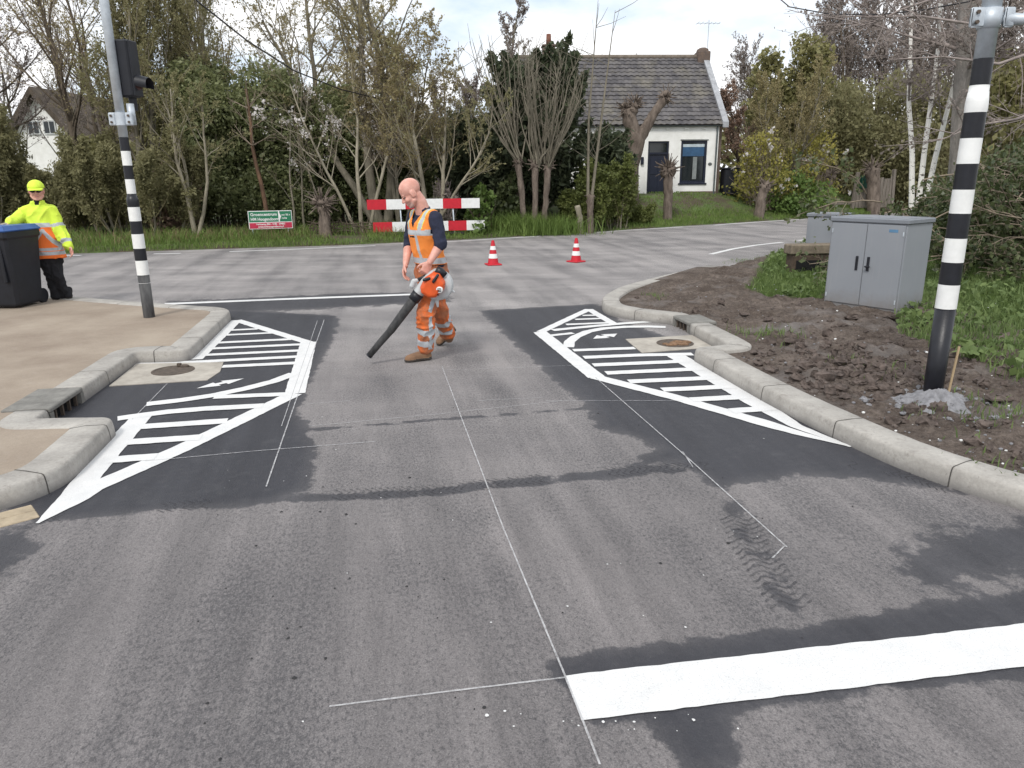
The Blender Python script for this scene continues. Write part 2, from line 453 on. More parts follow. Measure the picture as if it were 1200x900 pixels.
wf = mth(nt, 'MULTIPLY', wf, ramp(nt, mid, .12, .5, (.78, .78, .78, 1)))
wetc = mixc(nt, ramp(nt, streak, .3, .7), (.024, .0245, .031), (.044, .045, .054))
wetc = mixc(nt, mth(nt, 'MULTIPLY', ramp(nt, spk, .60, .70), .30), wetc, (.17, .17, .18))
wetc = mixc(nt, mth(nt, 'MULTIPLY', ramp(nt, noise(nt, co, 3.2, 9, .8), .54, .74), .20), wetc, (.17, .168, .175))
c = mixc(nt, mth(nt, 'MULTIPLY', wf, mth(nt, 'MULTIPLY_ADD', wt, .45, .55), clamp=True), dry, wetc)
nt.links.new(c, b.inputs['Base Color']); b.inputs['Specular IOR Level'].default_value = .35
nt.links.new(mth(nt, 'MULTIPLY_ADD', wf, -.22, .82), b.inputs['Roughness'])
bumpn(nt, b, mth(nt, 'ADD', agg, mth(nt, 'MULTIPLY', vor.outputs['Distance'], .8)), .004, .7); mat_asph = m
rx = np.concatenate([[-300, -80, -40, -25, -15, -10, -8, -7], np.arange(-6.2, 5.4, .055), [6, 7, 8, 10, 14, 20, 30, 60, 300]])
ry = np.concatenate([[-200, -30, -8, -2, .4], np.arange(.8, 12.6, .055), [13, 14, 16, 18, 20, 24, 28, 34, 45, 60, 120, 330]])
struct(link('road', grid('road', rx, ry, lambda X, Y: 0*X, mat_asph, attrs={'wet': wetf})))

# ------------------------------------------------------------------ kerbs
m, nt, b = newmat('kerb concrete'); co = objco(nt)
n1 = noise(nt, co, 3, 7, .7); n2 = noise(nt, co, 45, 4, .7)
c = mixc(nt, ramp(nt, n1, .32, .68), (.30, .285, .262), (.47, .45, .415))
c = mixc(nt, ramp(nt, n2, .35, .75), mixc(nt, .25, c, (.1, .09, .085)), c)
c = mixc(nt, mth(nt, 'MULTIPLY', ramp(nt, noise(nt, co, 9, 6, .8), .54, .70), .6), c, (.15, .13, .115))
c = mixc(nt, mth(nt, 'MULTIPLY', ramp(nt, noise(nt, co, 30, 6, .8), .60, .68), .5), c, (.10, .09, .08))
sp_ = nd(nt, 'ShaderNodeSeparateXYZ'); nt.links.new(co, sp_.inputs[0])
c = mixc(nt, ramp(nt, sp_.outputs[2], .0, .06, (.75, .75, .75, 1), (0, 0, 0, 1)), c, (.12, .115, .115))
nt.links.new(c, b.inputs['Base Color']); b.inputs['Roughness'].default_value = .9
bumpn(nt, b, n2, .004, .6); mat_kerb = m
mat_joint = MAT('kerb joint', (.07, .065, .06), .95, .3)
KH = .12
def kerb(name, path, width=.245, h=KH, bev=.020, sign=1, parent=None, joint=.9, taper=None):
    """kerb running along path (road-side foot); the body lies to its left (sign 1)"""
    n = len(path); prof = [(0, 0), (.006, h*.55), (.012, h-bev), (.012+bev*.35, h-bev*.3), (.012+bev, h), (width*.6, h+.003), (width-.012, h), (width, h-.012), (width, -.05)]
    rows = [offset(path, sign*o_) for o_, _ in prof]
    V = []
    for i in range(n):
        for k, (o_, z) in enumerate(prof):
            zz = z if taper is None else min(z, taper[i])
            V.append((rows[k][i].x, rows[k][i].y, zz+(.002*(rng.random()-.5) if 0 < z else (-.02 if k == 0 else 0))))
    q = len(prof)
    F = [(i*q+k, (i+1)*q+k, (i+1)*q+k+1, i*q+k+1) if sign < 0 else (i*q+k, i*q+k+1, (i+1)*q+k+1, (i+1)*q+k) for i in range(n-1) for k in range(q-1)]
    F += [tuple(range(q)), tuple((n-1)*q+k for k in range(q-1, -1, -1))]
    mb = MB(); mb.add(V, F)
    # joints between the stones: thin dark ribs a hair proud of the concrete
    L = 0; nxt = joint*.6
    for i in range(n-1):
        s = (path[i+1]-path[i]).length
        while L+s > nxt and joint:
            t = (nxt-L)/s
            if .12 < t < .88 or s < .2:
                j = []
                for k in range(q-1):
                    p = rows[k][i].lerp(rows[k][i+1], t); zz = prof[k][1] if k else -.02
                    if taper is not None: zz = min(zz, taper[i])
                    j.append((p, zz))
                tg = (path[i+1]-path[i]).normalized(); nr = Vector((-tg.y, tg.x))*sign
                VV = []
                for k, (p, z) in enumerate(j):
                    up = .0022 if k >= 3 else 0; ou = nr*(-.0022) if k < 4 else Vector((0, 0))
                    for e in (-.0035, .0035): VV.append((*(p+tg*e+ou), z+up))
                mb.add(VV, [(2*k, 2*k+1, 2*k+3, 2*k+2) for k in range(len(j)-1)], 1)
            nxt += joint
        L += s
    o = mb.build(name, [mat_kerb, mat_joint], parent, True)
    fixnormals(o.data)
    return struct(o) if parent is None else o

# left: bulge, recess, bulge
LK1 = rounded([(-9, 1.6), (-5.2, 2.75), (-3.35, 3.25), (-2.62, 3.92), (-2.735, 4.55), (-2.83, 5.04), (-3.395, 5.02), (-3.42, 5.20)], [0, .8, .8, .35, .3, .13, .03, 0])
LK2 = rounded([(-3.505, 5.80), (-3.675, 6.93), (-3.70, 7.08), (-3.19, 7.10), (-3.605, 9.42), (-3.80, 9.66), (-4.75, 10.0), (-5.8, 10.45), (-6.4, 10.72), (-7.7, 11.12), (-12, 12.3), (-30, 16)], [0, .05, .05, .2, .3, .15, .4, .4, .3, .5, 1, 0])
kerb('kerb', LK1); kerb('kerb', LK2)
# right: bulge, recess, bulge that runs out into the far road
RK1 = rounded([(7.5, .9), (5.2, 1.75), (3.6, 2.75), (2.73, 3.6), (2.40, 4.1), (2.20, 4.75), (2.01, 5.53), (1.755, 7.06), (2.15, 7.20), (2.14, 7.36), (2.023, 8.26)], [0, .8, .8, .6, .4, .3, .3, .14, .03, .03, 0])
RK2 = rounded([(1.94, 8.745), (1.915, 8.80), (1.50, 9.12), (1.215, 9.5), (1.235, 10.2), (1.62, 11.2), (2.35, 12.4), (3.2, 13.7), (3.9, 14.75)], [0, .02, .1, .25, .4, .5, .5, .5, 0])
tp = [KH]*len(RK2)
for i, p in enumerate(RK2): tp[i] = KH*max(.15, min(1.0, 1-(p.y-11.0)/4.2))
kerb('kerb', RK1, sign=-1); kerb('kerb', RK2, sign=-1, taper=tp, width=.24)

# ------------------------------------------------------------------ pavement on the left
m, nt, b = newmat('sand asphalt'); co = objco(nt)
n1 = noise(nt, co, 1.1, 6, .65); n2 = noise(nt, co, 95, 4, .85); n3 = noise(nt, co, 16, 5, .7)
c = mixc(nt, ramp(nt, n1, .33, .66), (.25, .198, .152), (.375, .316, .25))
c = mixc(nt, ramp(nt, n2, .3, .7), mixc(nt, .32, c, (.06, .04, .03)), c)
c = mixc(nt, mth(nt, 'MULTIPLY', ramp(nt, n3, .55, .8), .35), c, (.36, .32, .29))
nt.links.new(c, b.inputs['Base Color']); b.inputs['Roughness'].default_value = .92
bumpn(nt, b, n2, .003, .6); mat_pave = m
pav = [tuple(p) for p in offset(LK1, .13)] + [(-3.58, 5.22), (-3.66, 5.78)] + [tuple(p) for p in offset(LK2, .13)] + [(-60, 17), (-60, -4), (-9, -4)]
px_ = np.concatenate([[-60, -40, -25, -16, -12, -10], np.arange(-9, -2.5, .05)]); py_ = np.concatenate([[-4, -2, 0, 1], np.arange(1.5, 12.6, .05), [13, 14, 15, 16, 17]])
pz = lambda X, Y: KH-.010+.010*(vnoise(X, Y, .9)-.5)+.003*(vnoise(X, Y, 9)-.5)
struct(link('pavement', grid('pavement', px_, py_, pz, mat_pave, lambda X, Y: inpoly(np.stack([X, Y], -1), pav))))

# ------------------------------------------------------------------ soil verge on the right
VERGE = [tuple(p) for p in offset(RK1, -.12)] + [(2.1, 8.28), (2.06, 8.72)] + [tuple(p) for p in offset(RK2, -.10)] + [(4.95, 16.25), (7.6, 19.9), (10.5, 22.9), (16, 27.5), (30, 38), (60, 60), (60, -6), (7.5, -6)]
NB = [(3.9, 14.75), (4.95, 16.25), (7.6, 19.9), (10.5, 22.9), (16, 27.5), (30, 38), (60, 60)]
GREEN = [P_([(875, 338), (905, 295), (950, 283), (1000, 290), (1010, 330), (960, 350), (900, 348)], .1), [(5.4, 8.4), (6.2, 7.2), (4.6, 5.2), (8, 2), (30, -3), (60, 60), (20, 34), (9.4, 21), (6.5, 17.5), (5.2, 14), (5.1, 11.3), (6.0, 10.2)]]
def vergez(X, Y):
    P = np.stack([X, Y], -1); dn = segdist(P, NB, False); dk = np.minimum(segdist(P, [tuple(p) for p in RK1], False), segdist(P, [tuple(p) for p in RK2], False))
    rel = sstep(dk, .22, .7)
    z = .085 + rel*(.055*(vnoise(X, Y, 1.1)-.35) + .07*(vnoise(X, Y, 4.3)-.5) + .065*(vnoise(X, Y, 10)-.5) + .035*(vnoise(X, Y, 23)-.5)) + .12*sstep(X, 5, 9)
    return np.where(dn < 1.2, -.04+(z+.04)*sstep(dn, .05, 1.0), z)
def vz(x, y): return float(vergez(np.array([[float(x)]]), np.array([[float(y)]]))[0, 0])
def greenf(X, Y):
    P = np.stack([X, Y], -1); w = np.zeros(X.shape)
    for g in GREEN: w = np.maximum(w, np.clip(.5-segdist(P, g)*np.where(inpoly(P, g), -1, 1)/.7, 0, 1))
    return w
m, nt, b = newmat('soil'); co = objco(nt)
n1 = noise(nt, co, 2.2, 7, .7); n2 = noise(nt, co, 24, 6, .75); n3 = noise(nt, co, 110, 3, .7)
c = mixc(nt, ramp(nt, n1, .36, .66), (.098, .076, .062), (.225, .185, .158))
c = mixc(nt, ramp(nt, n2, .38, .62), mixc(nt, .6, c, (.026, .018, .015)), c)
c = mixc(nt, mth(nt, 'MULTIPLY', ramp(nt, n3, .55, .72), .5), c, (.32, .295, .285))
c = mixc(nt, mth(nt, 'MULTIPLY', ramp(nt, noise(nt, co, .9, 5), .55, .66), .40), c, (.30, .285, .28))
gw = mth(nt, 'ADD', attr(nt, 'green'), mth(nt, 'MULTIPLY_ADD', n1, .9, -.45))
c = mixc(nt, ramp(nt, gw, .42, .62), c, mixc(nt, n2, (.03, .05, .012), (.085, .13, .03)))
nt.links.new(c, b.inputs['Base Color']); b.inputs['Roughness'].default_value = .97; b.inputs['Specular IOR Level'].default_value = .15
bumpn(nt, b, mth(nt, 'ADD', n2, mth(nt, 'MULTIPLY', n3, .4)), .035, .9); mat_soil = m
vx = np.concatenate([np.arange(1.1, 7.6, .036), np.arange(7.6, 16, .25), [17, 19, 22, 26, 32, 40, 50, 60]])
vy = np.concatenate([[-6, -3, 0], np.arange(1, 14.6, .036), np.arange(14.6, 26, .25), [27, 29, 32, 36, 42, 50, 60]])
def keepv(X, Y): return inpoly(np.stack([X, Y], -1), VERGE)
struct(link('soil_verge', grid('soil_verge', vx, vy, vergez, mat_soil, keepv, {'green': greenf})))

# ------------------------------------------------------------------ white paint
m, nt, b = newmat('road paint'); co = objco(nt)
n2 = noise(nt, co, 170, 3, .75); n1 = noise(nt, co, 6, 5, .7)
c = mixc(nt, ramp(nt, n1, .3, .7), (.60, .605, .605), (.70, .70, .695))
c = mixc(nt, mth(nt, 'MULTIPLY', ramp(nt, n2, .54, .68), .5), c, (.3, .3, .31))
nt.links.new(c, b.inputs['Base Color']); b.inputs['Roughness'].default_value = .62; bumpn(nt, b, n2, .003, .5); mat_paint = m
m, nt, b = newmat('worn paint'); co = objco(nt)
n1 = noise(nt, co, 26, 6, .8)
b.inputs['Base Color'].default_value = (.52, .52, .53, 1); b.inputs['Roughness'].default_value = .8
tr = nd(nt, 'ShaderNodeBsdfTransparent'); mx = nd(nt, 'ShaderNodeMixShader')
nt.links.new(ramp(nt, n1, .30, .62, (.15, .15, .15, 1), (.85, .85, .85, 1)), mx.inputs[0]); nt.links.new(tr.outputs[0], mx.inputs[1]); nt.links.new(b.outputs[0], mx.inputs[2])
nt.links.new(mx.outputs[0], nt.nodes['Material Output'].inputs[0]); mat_worn = m

ZP = .004
def strip(mb, pts, w, z=ZP, w2=None, rag=.006, taper=0):
    """painted line along ground points; sections about 8 cm long with slightly uneven edges"""
    pts = [Vector(p[:2]) for p in pts]; out = []
    for a, b_ in zip(pts, pts[1:]):
        n = max(1, int((b_-a).length/.045)); out += [a.lerp(b_, i/n) for i in range(n)]
    out.append(pts[-1]); o1, o2 = offset(out, .5), offset(out, -.5); V = []
    for i, p in enumerate(out):
        ww = w if w2 is None else w+(w2-w)*i/(len(out)-1)
        if taper: ww *= min(1, .12+(p-out[-1]).length/taper)
        for q in (o1[i], o2[i]): V.append((*(p+(q-p)*(ww+rag*(rng.random()-.5)*2)), z))
    mb.add(V, [(2*i+1, 2*i+3, 2*i+2, 2*i) for i in range(len(out)-1)])
def L_(pts, sc, ox, oy): return [G(x/sc+ox, y/sc+oy) for x, y in pts]
lift = [0]
def strips(mb, lst, sc, ox, oy):
    for pts, w, *tp_ in lst:
        lift[0] = (lift[0]+1) % 19                      # crossings: each line a hair above the last
        strip(mb, L_(pts, sc, ox, oy), w, ZP+lift[0]*.00011, taper=tp_[0] if tp_ else 0)
hl = MB(); S = (2.6475, 0, 300)
strips(hl, [([(735, 200), (965, 272)], .12), ([(957, 268), (915, 428)], .17), ([(913, 428), (560, 600), (285, 722), (118, 830)], .15, .35),
  ([(735, 200), (608, 322)], .13), ([(440, 497), (330, 622), (236, 733), (116, 831)], .155, .5),
  ([(716, 231), (800, 227)], .09), ([(700, 246), (852, 239)], .09), ([(676, 270), (905, 259)], .10), ([(660, 288), (940, 275)], .10), ([(640, 308), (938, 294)], .10),
  ([(415, 338), (620, 329), (930, 313)], .11), ([(690, 344), (922, 333)], .11),
  ([(455, 461), (560, 449), (660, 434), (760, 413), (850, 390), (912, 366)], .12), ([(665, 439), (890, 430)], .11),
  ([(365, 506), (430, 497), (520, 485), (640, 475), (815, 466)], .12), ([(440, 531), (705, 513)], .12), ([(400, 579), (625, 564)], .12), ([(338, 635), (485, 624)], .12)], *S)
def arrow(mb, a, b_, w, head, hw):
    a, b_ = Vector(a), Vector(b_); t = (b_-a).normalized(); n = Vector((-t.y, t.x)); head = min(head, .42*(b_-a).length)
    z = ZP+.0002; P = lambda q: (q.x, q.y, z)
    mb.add([P(a), P(a+t*head-n*hw), P(a+t*head-n*w), P(b_-t*head-n*w), P(b_-t*head-n*hw), P(b_), P(b_-t*head+n*hw), P(b_-t*head+n*w), P(a+t*head+n*w), P(a+t*head+n*hw)],
           [(0, 1, 2, 8, 9), (2, 3, 7, 8), (3, 4, 5, 6, 7)])
arrow(hl, *L_([(610, 412), (757, 381)], *S), .03, .21, .075)
struct(hl.build('hatch_marking', mat_paint))
hr = MB(); S = (3, 560, 320)
strips(hr, [([(390, 128), (220, 208)], .11), ([(218, 208), (418, 368)], .16), ([(412, 366), (700, 440), (960, 515), (1120, 562), (1312, 612)], .14, .7),
  ([(390, 128), (478, 180)], .11), ([(690, 288), (900, 410), (1120, 540), (1310, 612)], .19, 1.2),
  ([(368, 150), (425, 149)], .08), ([(342, 164), (448, 160)], .08), ([(310, 182), (474, 175)], .09),
  ([(262, 202), (380, 190), (500, 179), (625, 170)], .11), ([(318, 262), (322, 243), (342, 226), (385, 207), (440, 196), (520, 190), (600, 189), (660, 191)], .12), ([(255, 221), (335, 212)], .09),
  ([(335, 273), (552, 265)], .11), ([(372, 298), (560, 290), (755, 286)], .12), ([(405, 325), (735, 311)], .12), ([(450, 353), (785, 338)], .12), ([(530, 383), (850, 369)], .12), ([(648, 412), (900, 400)], .12), ([(750, 447), (950, 436)], .12), ([(890, 487), (1040, 476)], .12)], *S)
arrow(hr, *L_([(405, 232), (490, 214)], *S), .04, .19, .10)
struct(hr.build('hatch_marking', mat_paint))
sl_ = MB(); sp = P_([(662, 793), (1240, 727), (1240, 777), (682, 845)])
a0, a1 = Vector(sp[0]).lerp(Vector(sp[3]), .5), Vector(sp[1]).lerp(Vector(sp[2]), .5)
strip(sl_, [a0, a1+(a1-a0)*.8], .235, ZP); struct(sl_.build('stop_line', mat_paint))
fl_ = MB(); strip(fl_, P_([(192, 356.5), (340, 350.5), (490, 345)]), .16); struct(fl_.build('give_way_line', mat_paint))
el = MB()
for seg in ([(-200, 300), (-60, 300), (95, 299.5)], [(180, 297.6), (212, 297)], [(269, 295), (350, 292), (440, 288)], [(470, 286), (540, 282.5), (632, 277)], [(674, 274.5), (735, 270), (800, 266)], [(837, 264), (890, 260), (950, 256.5), (1010, 252)], [(833, 298), (858, 292), (885, 287.5), (917, 284)], [(935, 282), (975, 278)]):
    strip(el, P_(seg), .13)
struct(el.build('edge_line', mat_worn if False else mat_paint))
# snapped chalk lines for setting out
ck = MB()
for pts, w in (([(703, 897), (663, 795), (590, 620), (518, 430)], .012), ([(922, 642), (800, 532), (698, 443)], .014), ([(312, 571), (345, 475), (380, 375)], .014), ([(330, 500), (372, 376)], .010),
   ([(386, 829), (520, 812), (662, 795)], .013), ([(170, 541), (300, 529), (440, 518)], .012), ([(362, 500), (520, 485), (660, 470)], .009), ([(470, 436), (690, 428)], .008), ([(640, 470), (800, 470)], .010), ([(155, 492), (196, 450)], .011), ([(800, 530), (812, 548)], .012), ([(905, 655), (920, 640)], .012), ([(560, 470), (640, 466)], .009), ([(360, 474), (410, 470)], .009), ([(390, 433), (420, 431)], .009)):
    strip(ck, P_(pts), w*.62, ZP+.001, rag=.001)
struct(ck.build('chalk_line', mat_worn))
# spatters of paint: small flat flakes
sp_ = MB()
for _ in range(45):
    u = rng.random()
    if u < .45: x, y = 700+rng.gauss(0, 70), 850+rng.gauss(0, 12)
    elif u < .6: x, y = 760+rng.gauss(0, 70), 640+rng.gauss(0, 40)
    elif u < .75: x, y = 250+rng.random()*200, 545+rng.gauss(0, 20)
    else: x, y = 350+rng.random()*600, 440+rng.random()*420
    gx, gy = G(x, y); r_ = .002+.006*rng.random()**2; k = 6; a0 = rng.random()*6
    sp_.add([(gx+r_*(.6+.6*rng.random())*cos(a0+2*pi*i/k), gy+r_*(.6+.6*rng.random())*sin(a0+2*pi*i/k), ZP+.001) for i in range(k)], [tuple(range(k))])
struct(sp_.build('paint_flakes', mat_paint), 'stuff')
# dark tar crumbs on the road
tar = MB(); mat_tar = MAT('tar crumb', (.03, .03, .032), .8, .4)
for px, py in [(338,748),(295,772),(345,795),(352,735),(392,690),(300,640),(258,890),(240,848),(330,600),(412,566),(480,560),(490,700),(375,600),(265,690)] + [(200+rng.random()*800, 450+rng.random()*430) for _ in range(36)]:
    gx, gy = G(px, py); r_ = .004+.009*rng.random()**2; k = 7
    tar.add([(gx+r_*(.5+.7*rng.random())*cos(2*pi*i/k), gy+r_*(.5+.7*rng.random())*sin(2*pi*i/k), .002) for i in range(k)]+[(gx, gy, .007)], [(i, (i+1) % k, k) for i in range(k)])
struct(tar.build('tar_crumbs', mat_tar), 'stuff')
# tyre tracks left by wet tyres: chevron treads printed on the asphalt
m, nt, b = newmat('tyre print'); b.inputs['Base Color'].default_value = (.055, .055, .062, 1); b.inputs['Roughness'].default_value = .85; 
tr = nd(nt, 'ShaderNodeBsdfTransparent'); mx = nd(nt, 'ShaderNodeMixShader'); co = objco(nt)
nt.links.new(ramp(nt, noise(nt, co, 14, 6, .8), .38, .72), mx.inputs[0]); nt.links.new(tr.outputs[0], mx.inputs[1]); nt.links.new(b.outputs[0], mx.inputs[2]); nt.links.new(mx.outputs[0], nt.nodes['Material Output'].inputs[0]); mat_tread = m
def track(px, w, pitch, name='tyre_track'):
    pts = [Vector(p) for p in P_(px)]; out = []
    for a, b_ in zip(pts, pts[1:]):
        n = max(1, int((b_-a).length/pitch)); out += [(a.lerp(b_, i/n), (b_-a).normalized()) for i in range(n)]
    mb = MB()
    for p, t in out:
        if float(vnoise(p.x*1.1, p.y*1.1, 2.1)) < .36: continue
        n = Vector((-t.y, t.x)); cur = []
        for k in range(9):
            f = k/8-.5; cur.append(p+n*w*f+t*pitch*(.55*sin(f*9.5)+rng.gauss(0, .05)))
        for c0, c1 in zip(cur, cur[1:]):
            h = t*pitch*.17; mb.add([(*(c0-h), .0025), (*(c1-h), .0025), (*(c1+h), .0025), (*(c0+h), .0025)], [(0, 1, 2, 3) if (c1-c0).cross(h) > 0 else (3, 2, 1, 0)])
    struct(mb.build(name, mat_tread))
track([(300, 588), (360, 582), (500, 575), (700, 555), (835, 545)], .15, .042)
track([(852, 575), (880, 640), (938, 725)], .20, .05)
track([(60, 606), (180, 596), (300, 585)], .14, .042)
track([(1000, 545), (1060, 556), (1120, 576)], .15, .042)
# ------------------------------------------------------------------ lift the paint lines apart is done above; street furniture
zat = lambda px, py, Y: at(px, py, Y).z
mat_black = MAT('black coat', (.012, .013, .018), .38, .3, 12, .15, 90)
mat_white = MAT('white band', (.76, .77, .76), .45, .08, 9)
mat_galv = MAT('galvanised steel', (.52, .57, .62), .45, .14, 14, metal=.25)
mat_scuff = MAT('scuffed black', (.045, .045, .048), .7, .5, 20, col2=(.10, .10, .10), stretch=(1, 1, .2))
mat_red = MAT('signal red', (.52, .015, .03), .45, .12, 10)
mat_plastic = MAT('dark plastic', (.011, .0125, .018), .5, .25, 8, .1, 120)
mat_blue = MAT('blue plastic', (.03, .095, .30), .45, .2, 8)
m, nt, b = newmat('cabinet grey'); co = objco(nt); c = mixc(nt, noise(nt, co, 2.5, 5), (.215, .232, .258), (.265, .28, .305))
zz_ = nd(nt, 'ShaderNodeSeparateXYZ'); nt.links.new(co, zz_.inputs[0])
c = mixc(nt, mth(nt, 'MULTIPLY', ramp(nt, mth(nt, 'ADD', zz_.outputs[2], mth(nt, 'MULTIPLY', noise(nt, co, 6, 6, .75), .35)), .16, .40, (1, 1, 1, 1), (0, 0, 0, 1)), .6), c, (.17, .145, .125))
c = mixc(nt, mth(nt, 'MULTIPLY', ramp(nt, noise(nt, objco(nt, (14, 14, .7)), 1.5, 5, .7), .55, .75), .25), c, (.33, .33, .33))
nt.links.new(c, b.inputs['Base Color']); b.inputs['Roughness'].default_value = .5; mat_grey = m
mat_greyd = MAT('cabinet trim', (.19, .205, .23), .5, .1, 5)
mat_slab = MAT('concrete slab', (.44, .41, .36), .9, .22, 5, .3, 90, col2=(.30, .275, .24))
mat_iron = MAT('cast iron', (.09, .07, .055), .75, .4, 22, .5, 70)
mat_cavshade = MAT('cavity shade', (.006, .006, .007), .9, .1)  # near-black, paints the shade inside holes and slots
mat_sand = MAT('grey sand', (.24, .24, .255), .95, .3, 18, .6, 90)
mat_clod = MAT('soil clods', (.11, .087, .076), .97, .5, 14, .6, 60)
mat_wood = MAT('raw wood', (.48, .36, .22), .8, .3, 10, stretch=(1, 1, .1))
mat_fence = MAT('weathered boards', (.20, .175, .15), .9, .4, 9, .4, 40, stretch=(1, 1, .15))
mat_brickp = MAT('buff paver', (.40, .33, .235), .9, .3, 7, .4, 80)

# concrete slabs with inspection covers in both recesses
def slab(corners, cover, rad, label, lid_label, dirt=False):
    c = [Vector((*p, 0)) for p in corners]; o = sum(c, Vector())/len(c); t = thing('manhole_slab', label, 'manhole slab', (o.x, o.y, 0))
    mb = MB(); mb.prism([((p-o).x, (p-o).y) for p in c], -.03, .007); s = mb.build('slab', mat_slab, t)
    k = Vector((*cover, 0))-o; cv = MB(); n = 28
    cv.loft([(k+Vector((0, 0, z)), Vector((r_, 0, 0)), Vector((0, r_, 0))) for z, r_ in ((.006, rad*1.16), (.011, rad*1.16), (.012, rad*1.02), (.0085, rad*1.0), (.0095, rad*.9), (.0095, rad*.3))], n)
    cv.build('cover', mat_iron, t)
    if dirt:
        d = MB()
        for _ in range(16):
            a, q = rng.random()*6.3, rad*.8*sqrt(rng.random()); r_ = .02+.03*rng.random()
            d.ell((k.x+q*cos(a), k.y+q*sin(a), .012), (r_*1.4, r_, r_*.45), nu=7, nv=5)
        f = d.build('soil', MAT('spilled soil', (.20, .12, .07), .95, .4, 30), t)
    else:
        h = MB(); h.box(k.x-.02, k.x+.02, k.y+rad*.75, k.y+rad*.95, .01, .045, bev=.006); h.ell((k.x+.05, k.y+rad*.85, .015), (.05, .03, .018), nu=8, nv=6); h.build('lifting_lug', mat_iron, t)
    return t
slab(P_([(160, 427), (262, 425), (258, 436), (243, 446), (128, 453)]), G(203, 435), .165, 'pale concrete slab with a round iron cover in the left kerb recess', '')
slab(P_([(733, 398), (815, 393), (842, 407), (752, 414)]), G(791, 403), .17, 'concrete slab with soil on its round cover in the right kerb recess', '', True)

# kerb inlets
def inlet(p0, p1, label, sgn, depth=.34, back=.03):
    """concrete inlet block between two kerb ends; the mouth faces the road"""
    a, b_ = Vector(p0), Vector(p1); L = (b_-a).length; t = (b_-a).normalized(); ang = atan2(t.y, t.x)
    r_ = thing('kerb_inlet', label, 'kerb drain', (a.x, a.y, 0), ang)
    mb = MB(); e = .004; s = sgn
    Y0, Y1 = (0, depth) if s > 0 else (-depth, 0)
    top = KH+.006
    mb.box(e, L-e, Y0, Y1, .088, top, bev=.008)
    mb.box(e, .055, Y0, Y1, -.04, .0878); mb.box(L-.055, L-e, Y0, Y1, -.04, .0878)
    yb = (depth-.1, depth) if s > 0 else (-depth, -depth+.1)
    mb.box(.056, L-.056, yb[0], yb[1], -.04, .0876)
    mb.build('block', MAT('inlet concrete', (.20, .195, .18), .9, .3, 8, .4, 80), r_)
    d = MB(); yy = (.05, .06) if s > 0 else (-.06, -.05)
    d.box(.057, L-.057, yy[0], yy[1], -.03, .087); d.build('mouth', mat_cavshade, r_)  # near-black back panel paints the shade inside the mouth
    n = 4
    for k in range(n):
        g = MB(); xx = .056+(L-.112)*(k+.5)/n; y_ = (.012, .034) if s > 0 else (-.034, -.012)
        g.box(xx-.010, xx+.010, y_[0], y_[1], -.02, .0875); g.build('bar', mat_iron, r_)
    return r_
inlet((-3.42, 5.205), (-3.505, 5.795), 'grey kerb inlet with barred mouth set in the left kerb recess', 1)
inlet((2.023, 8.265), (1.94, 8.74), 'grey kerb inlet with barred mouth set in the right kerb recess', -1)

# buff pavers at the foot of the left kerb
gp = MB()
for i in range(9):
    for j in range(2):
        base = Vector((-2.70, 3.80))+Vector((-.73, -.67))*(i*.215)+Vector((.67, -.73))*(j*.108+.01)
        M = Matrix.Translation((base.x, base.y, 0)) @ Matrix.Rotation(atan2(-.67, -.73)+rng.gauss(0, .01), 4, 'Z')
        gp.box(0, .205, 0, .10, -.05, .006+.004*rng.random(), bev=.005, M=M)
struct(gp.build('gutter_pavers', mat_brickp))

# ------------------------------------------------------------------ banded poles
def banded_pole(base, pxs, bands, zg, r0, r1, rb, zb, label, ztop, flange=False):
    x, y, z0 = base; t = thing('signal_pole', label, 'pole', (x, y, z0))
    R_ = lambda z: (r0+(r0*.94-r0)*z/zb if z < zb else r1)
    zz = [z0-.25]+bands+[zg]
    foot = MB(); foot.tube([(0, 0, -.25), (0, 0, bands[0]-z0)], [r0*.93, r0*.95], 28); foot.build('foot', mat_scuff if flange else mat_black, t, True)
    col = mat_white
    for a, b_ in zip(bands, bands[1:]+[zg]):
        a -= z0; b_ -= z0; mb = MB(); pts, rs = [a], [R_(a)]
        if a < zb < b_:
            pts += [zb-.05, zb-.035, zb, zb+.015, zb+.075, zb+.0751]; rs += [R_(zb-.06), R_(zb-.06)*1.03, R_(zb-.06)*1.03, R_(zb-.06)*1.01, r1*1.03, r1]
        pts.append(b_-.001); rs.append(R_(b_)); mb.tube([(0, 0, q) for q in pts], rs, 28, caps=False)
        mb.build('white_band' if col is mat_white else 'black_band', col, t, True)
        col = mat_black if col is mat_white else mat_white
    up = MB(); up.tube([(0, 0, zg-z0), (0, 0, ztop-z0)], [r1*.98, r1*.94], 28); up.build('mast', mat_galv, t, True)
    return t
YL = 8.995
bl = [zat(171, 322, YL), zat(169, 305, YL), zat(166, 291, YL), zat(164, 274, YL), zat(162, 259, YL), zat(158, 242.5, YL), zat(156, 227, YL), zat(153, 210, YL), zat(151, 194, YL), zat(148, 177, YL)]
lp = banded_pole((-4.469, YL, .115), None, bl, zat(145, 161, YL), .070, .051, 0, zat(158, 236, YL)-.115, 'tall black and white banded pole with dark signal box on the pavement', 5.2, True)
b_ = MB(); b_.tube([(0, 0, .42), (0, 0, .423)], .0672, 28); b_.build('tape_ring', mat_white, lp)
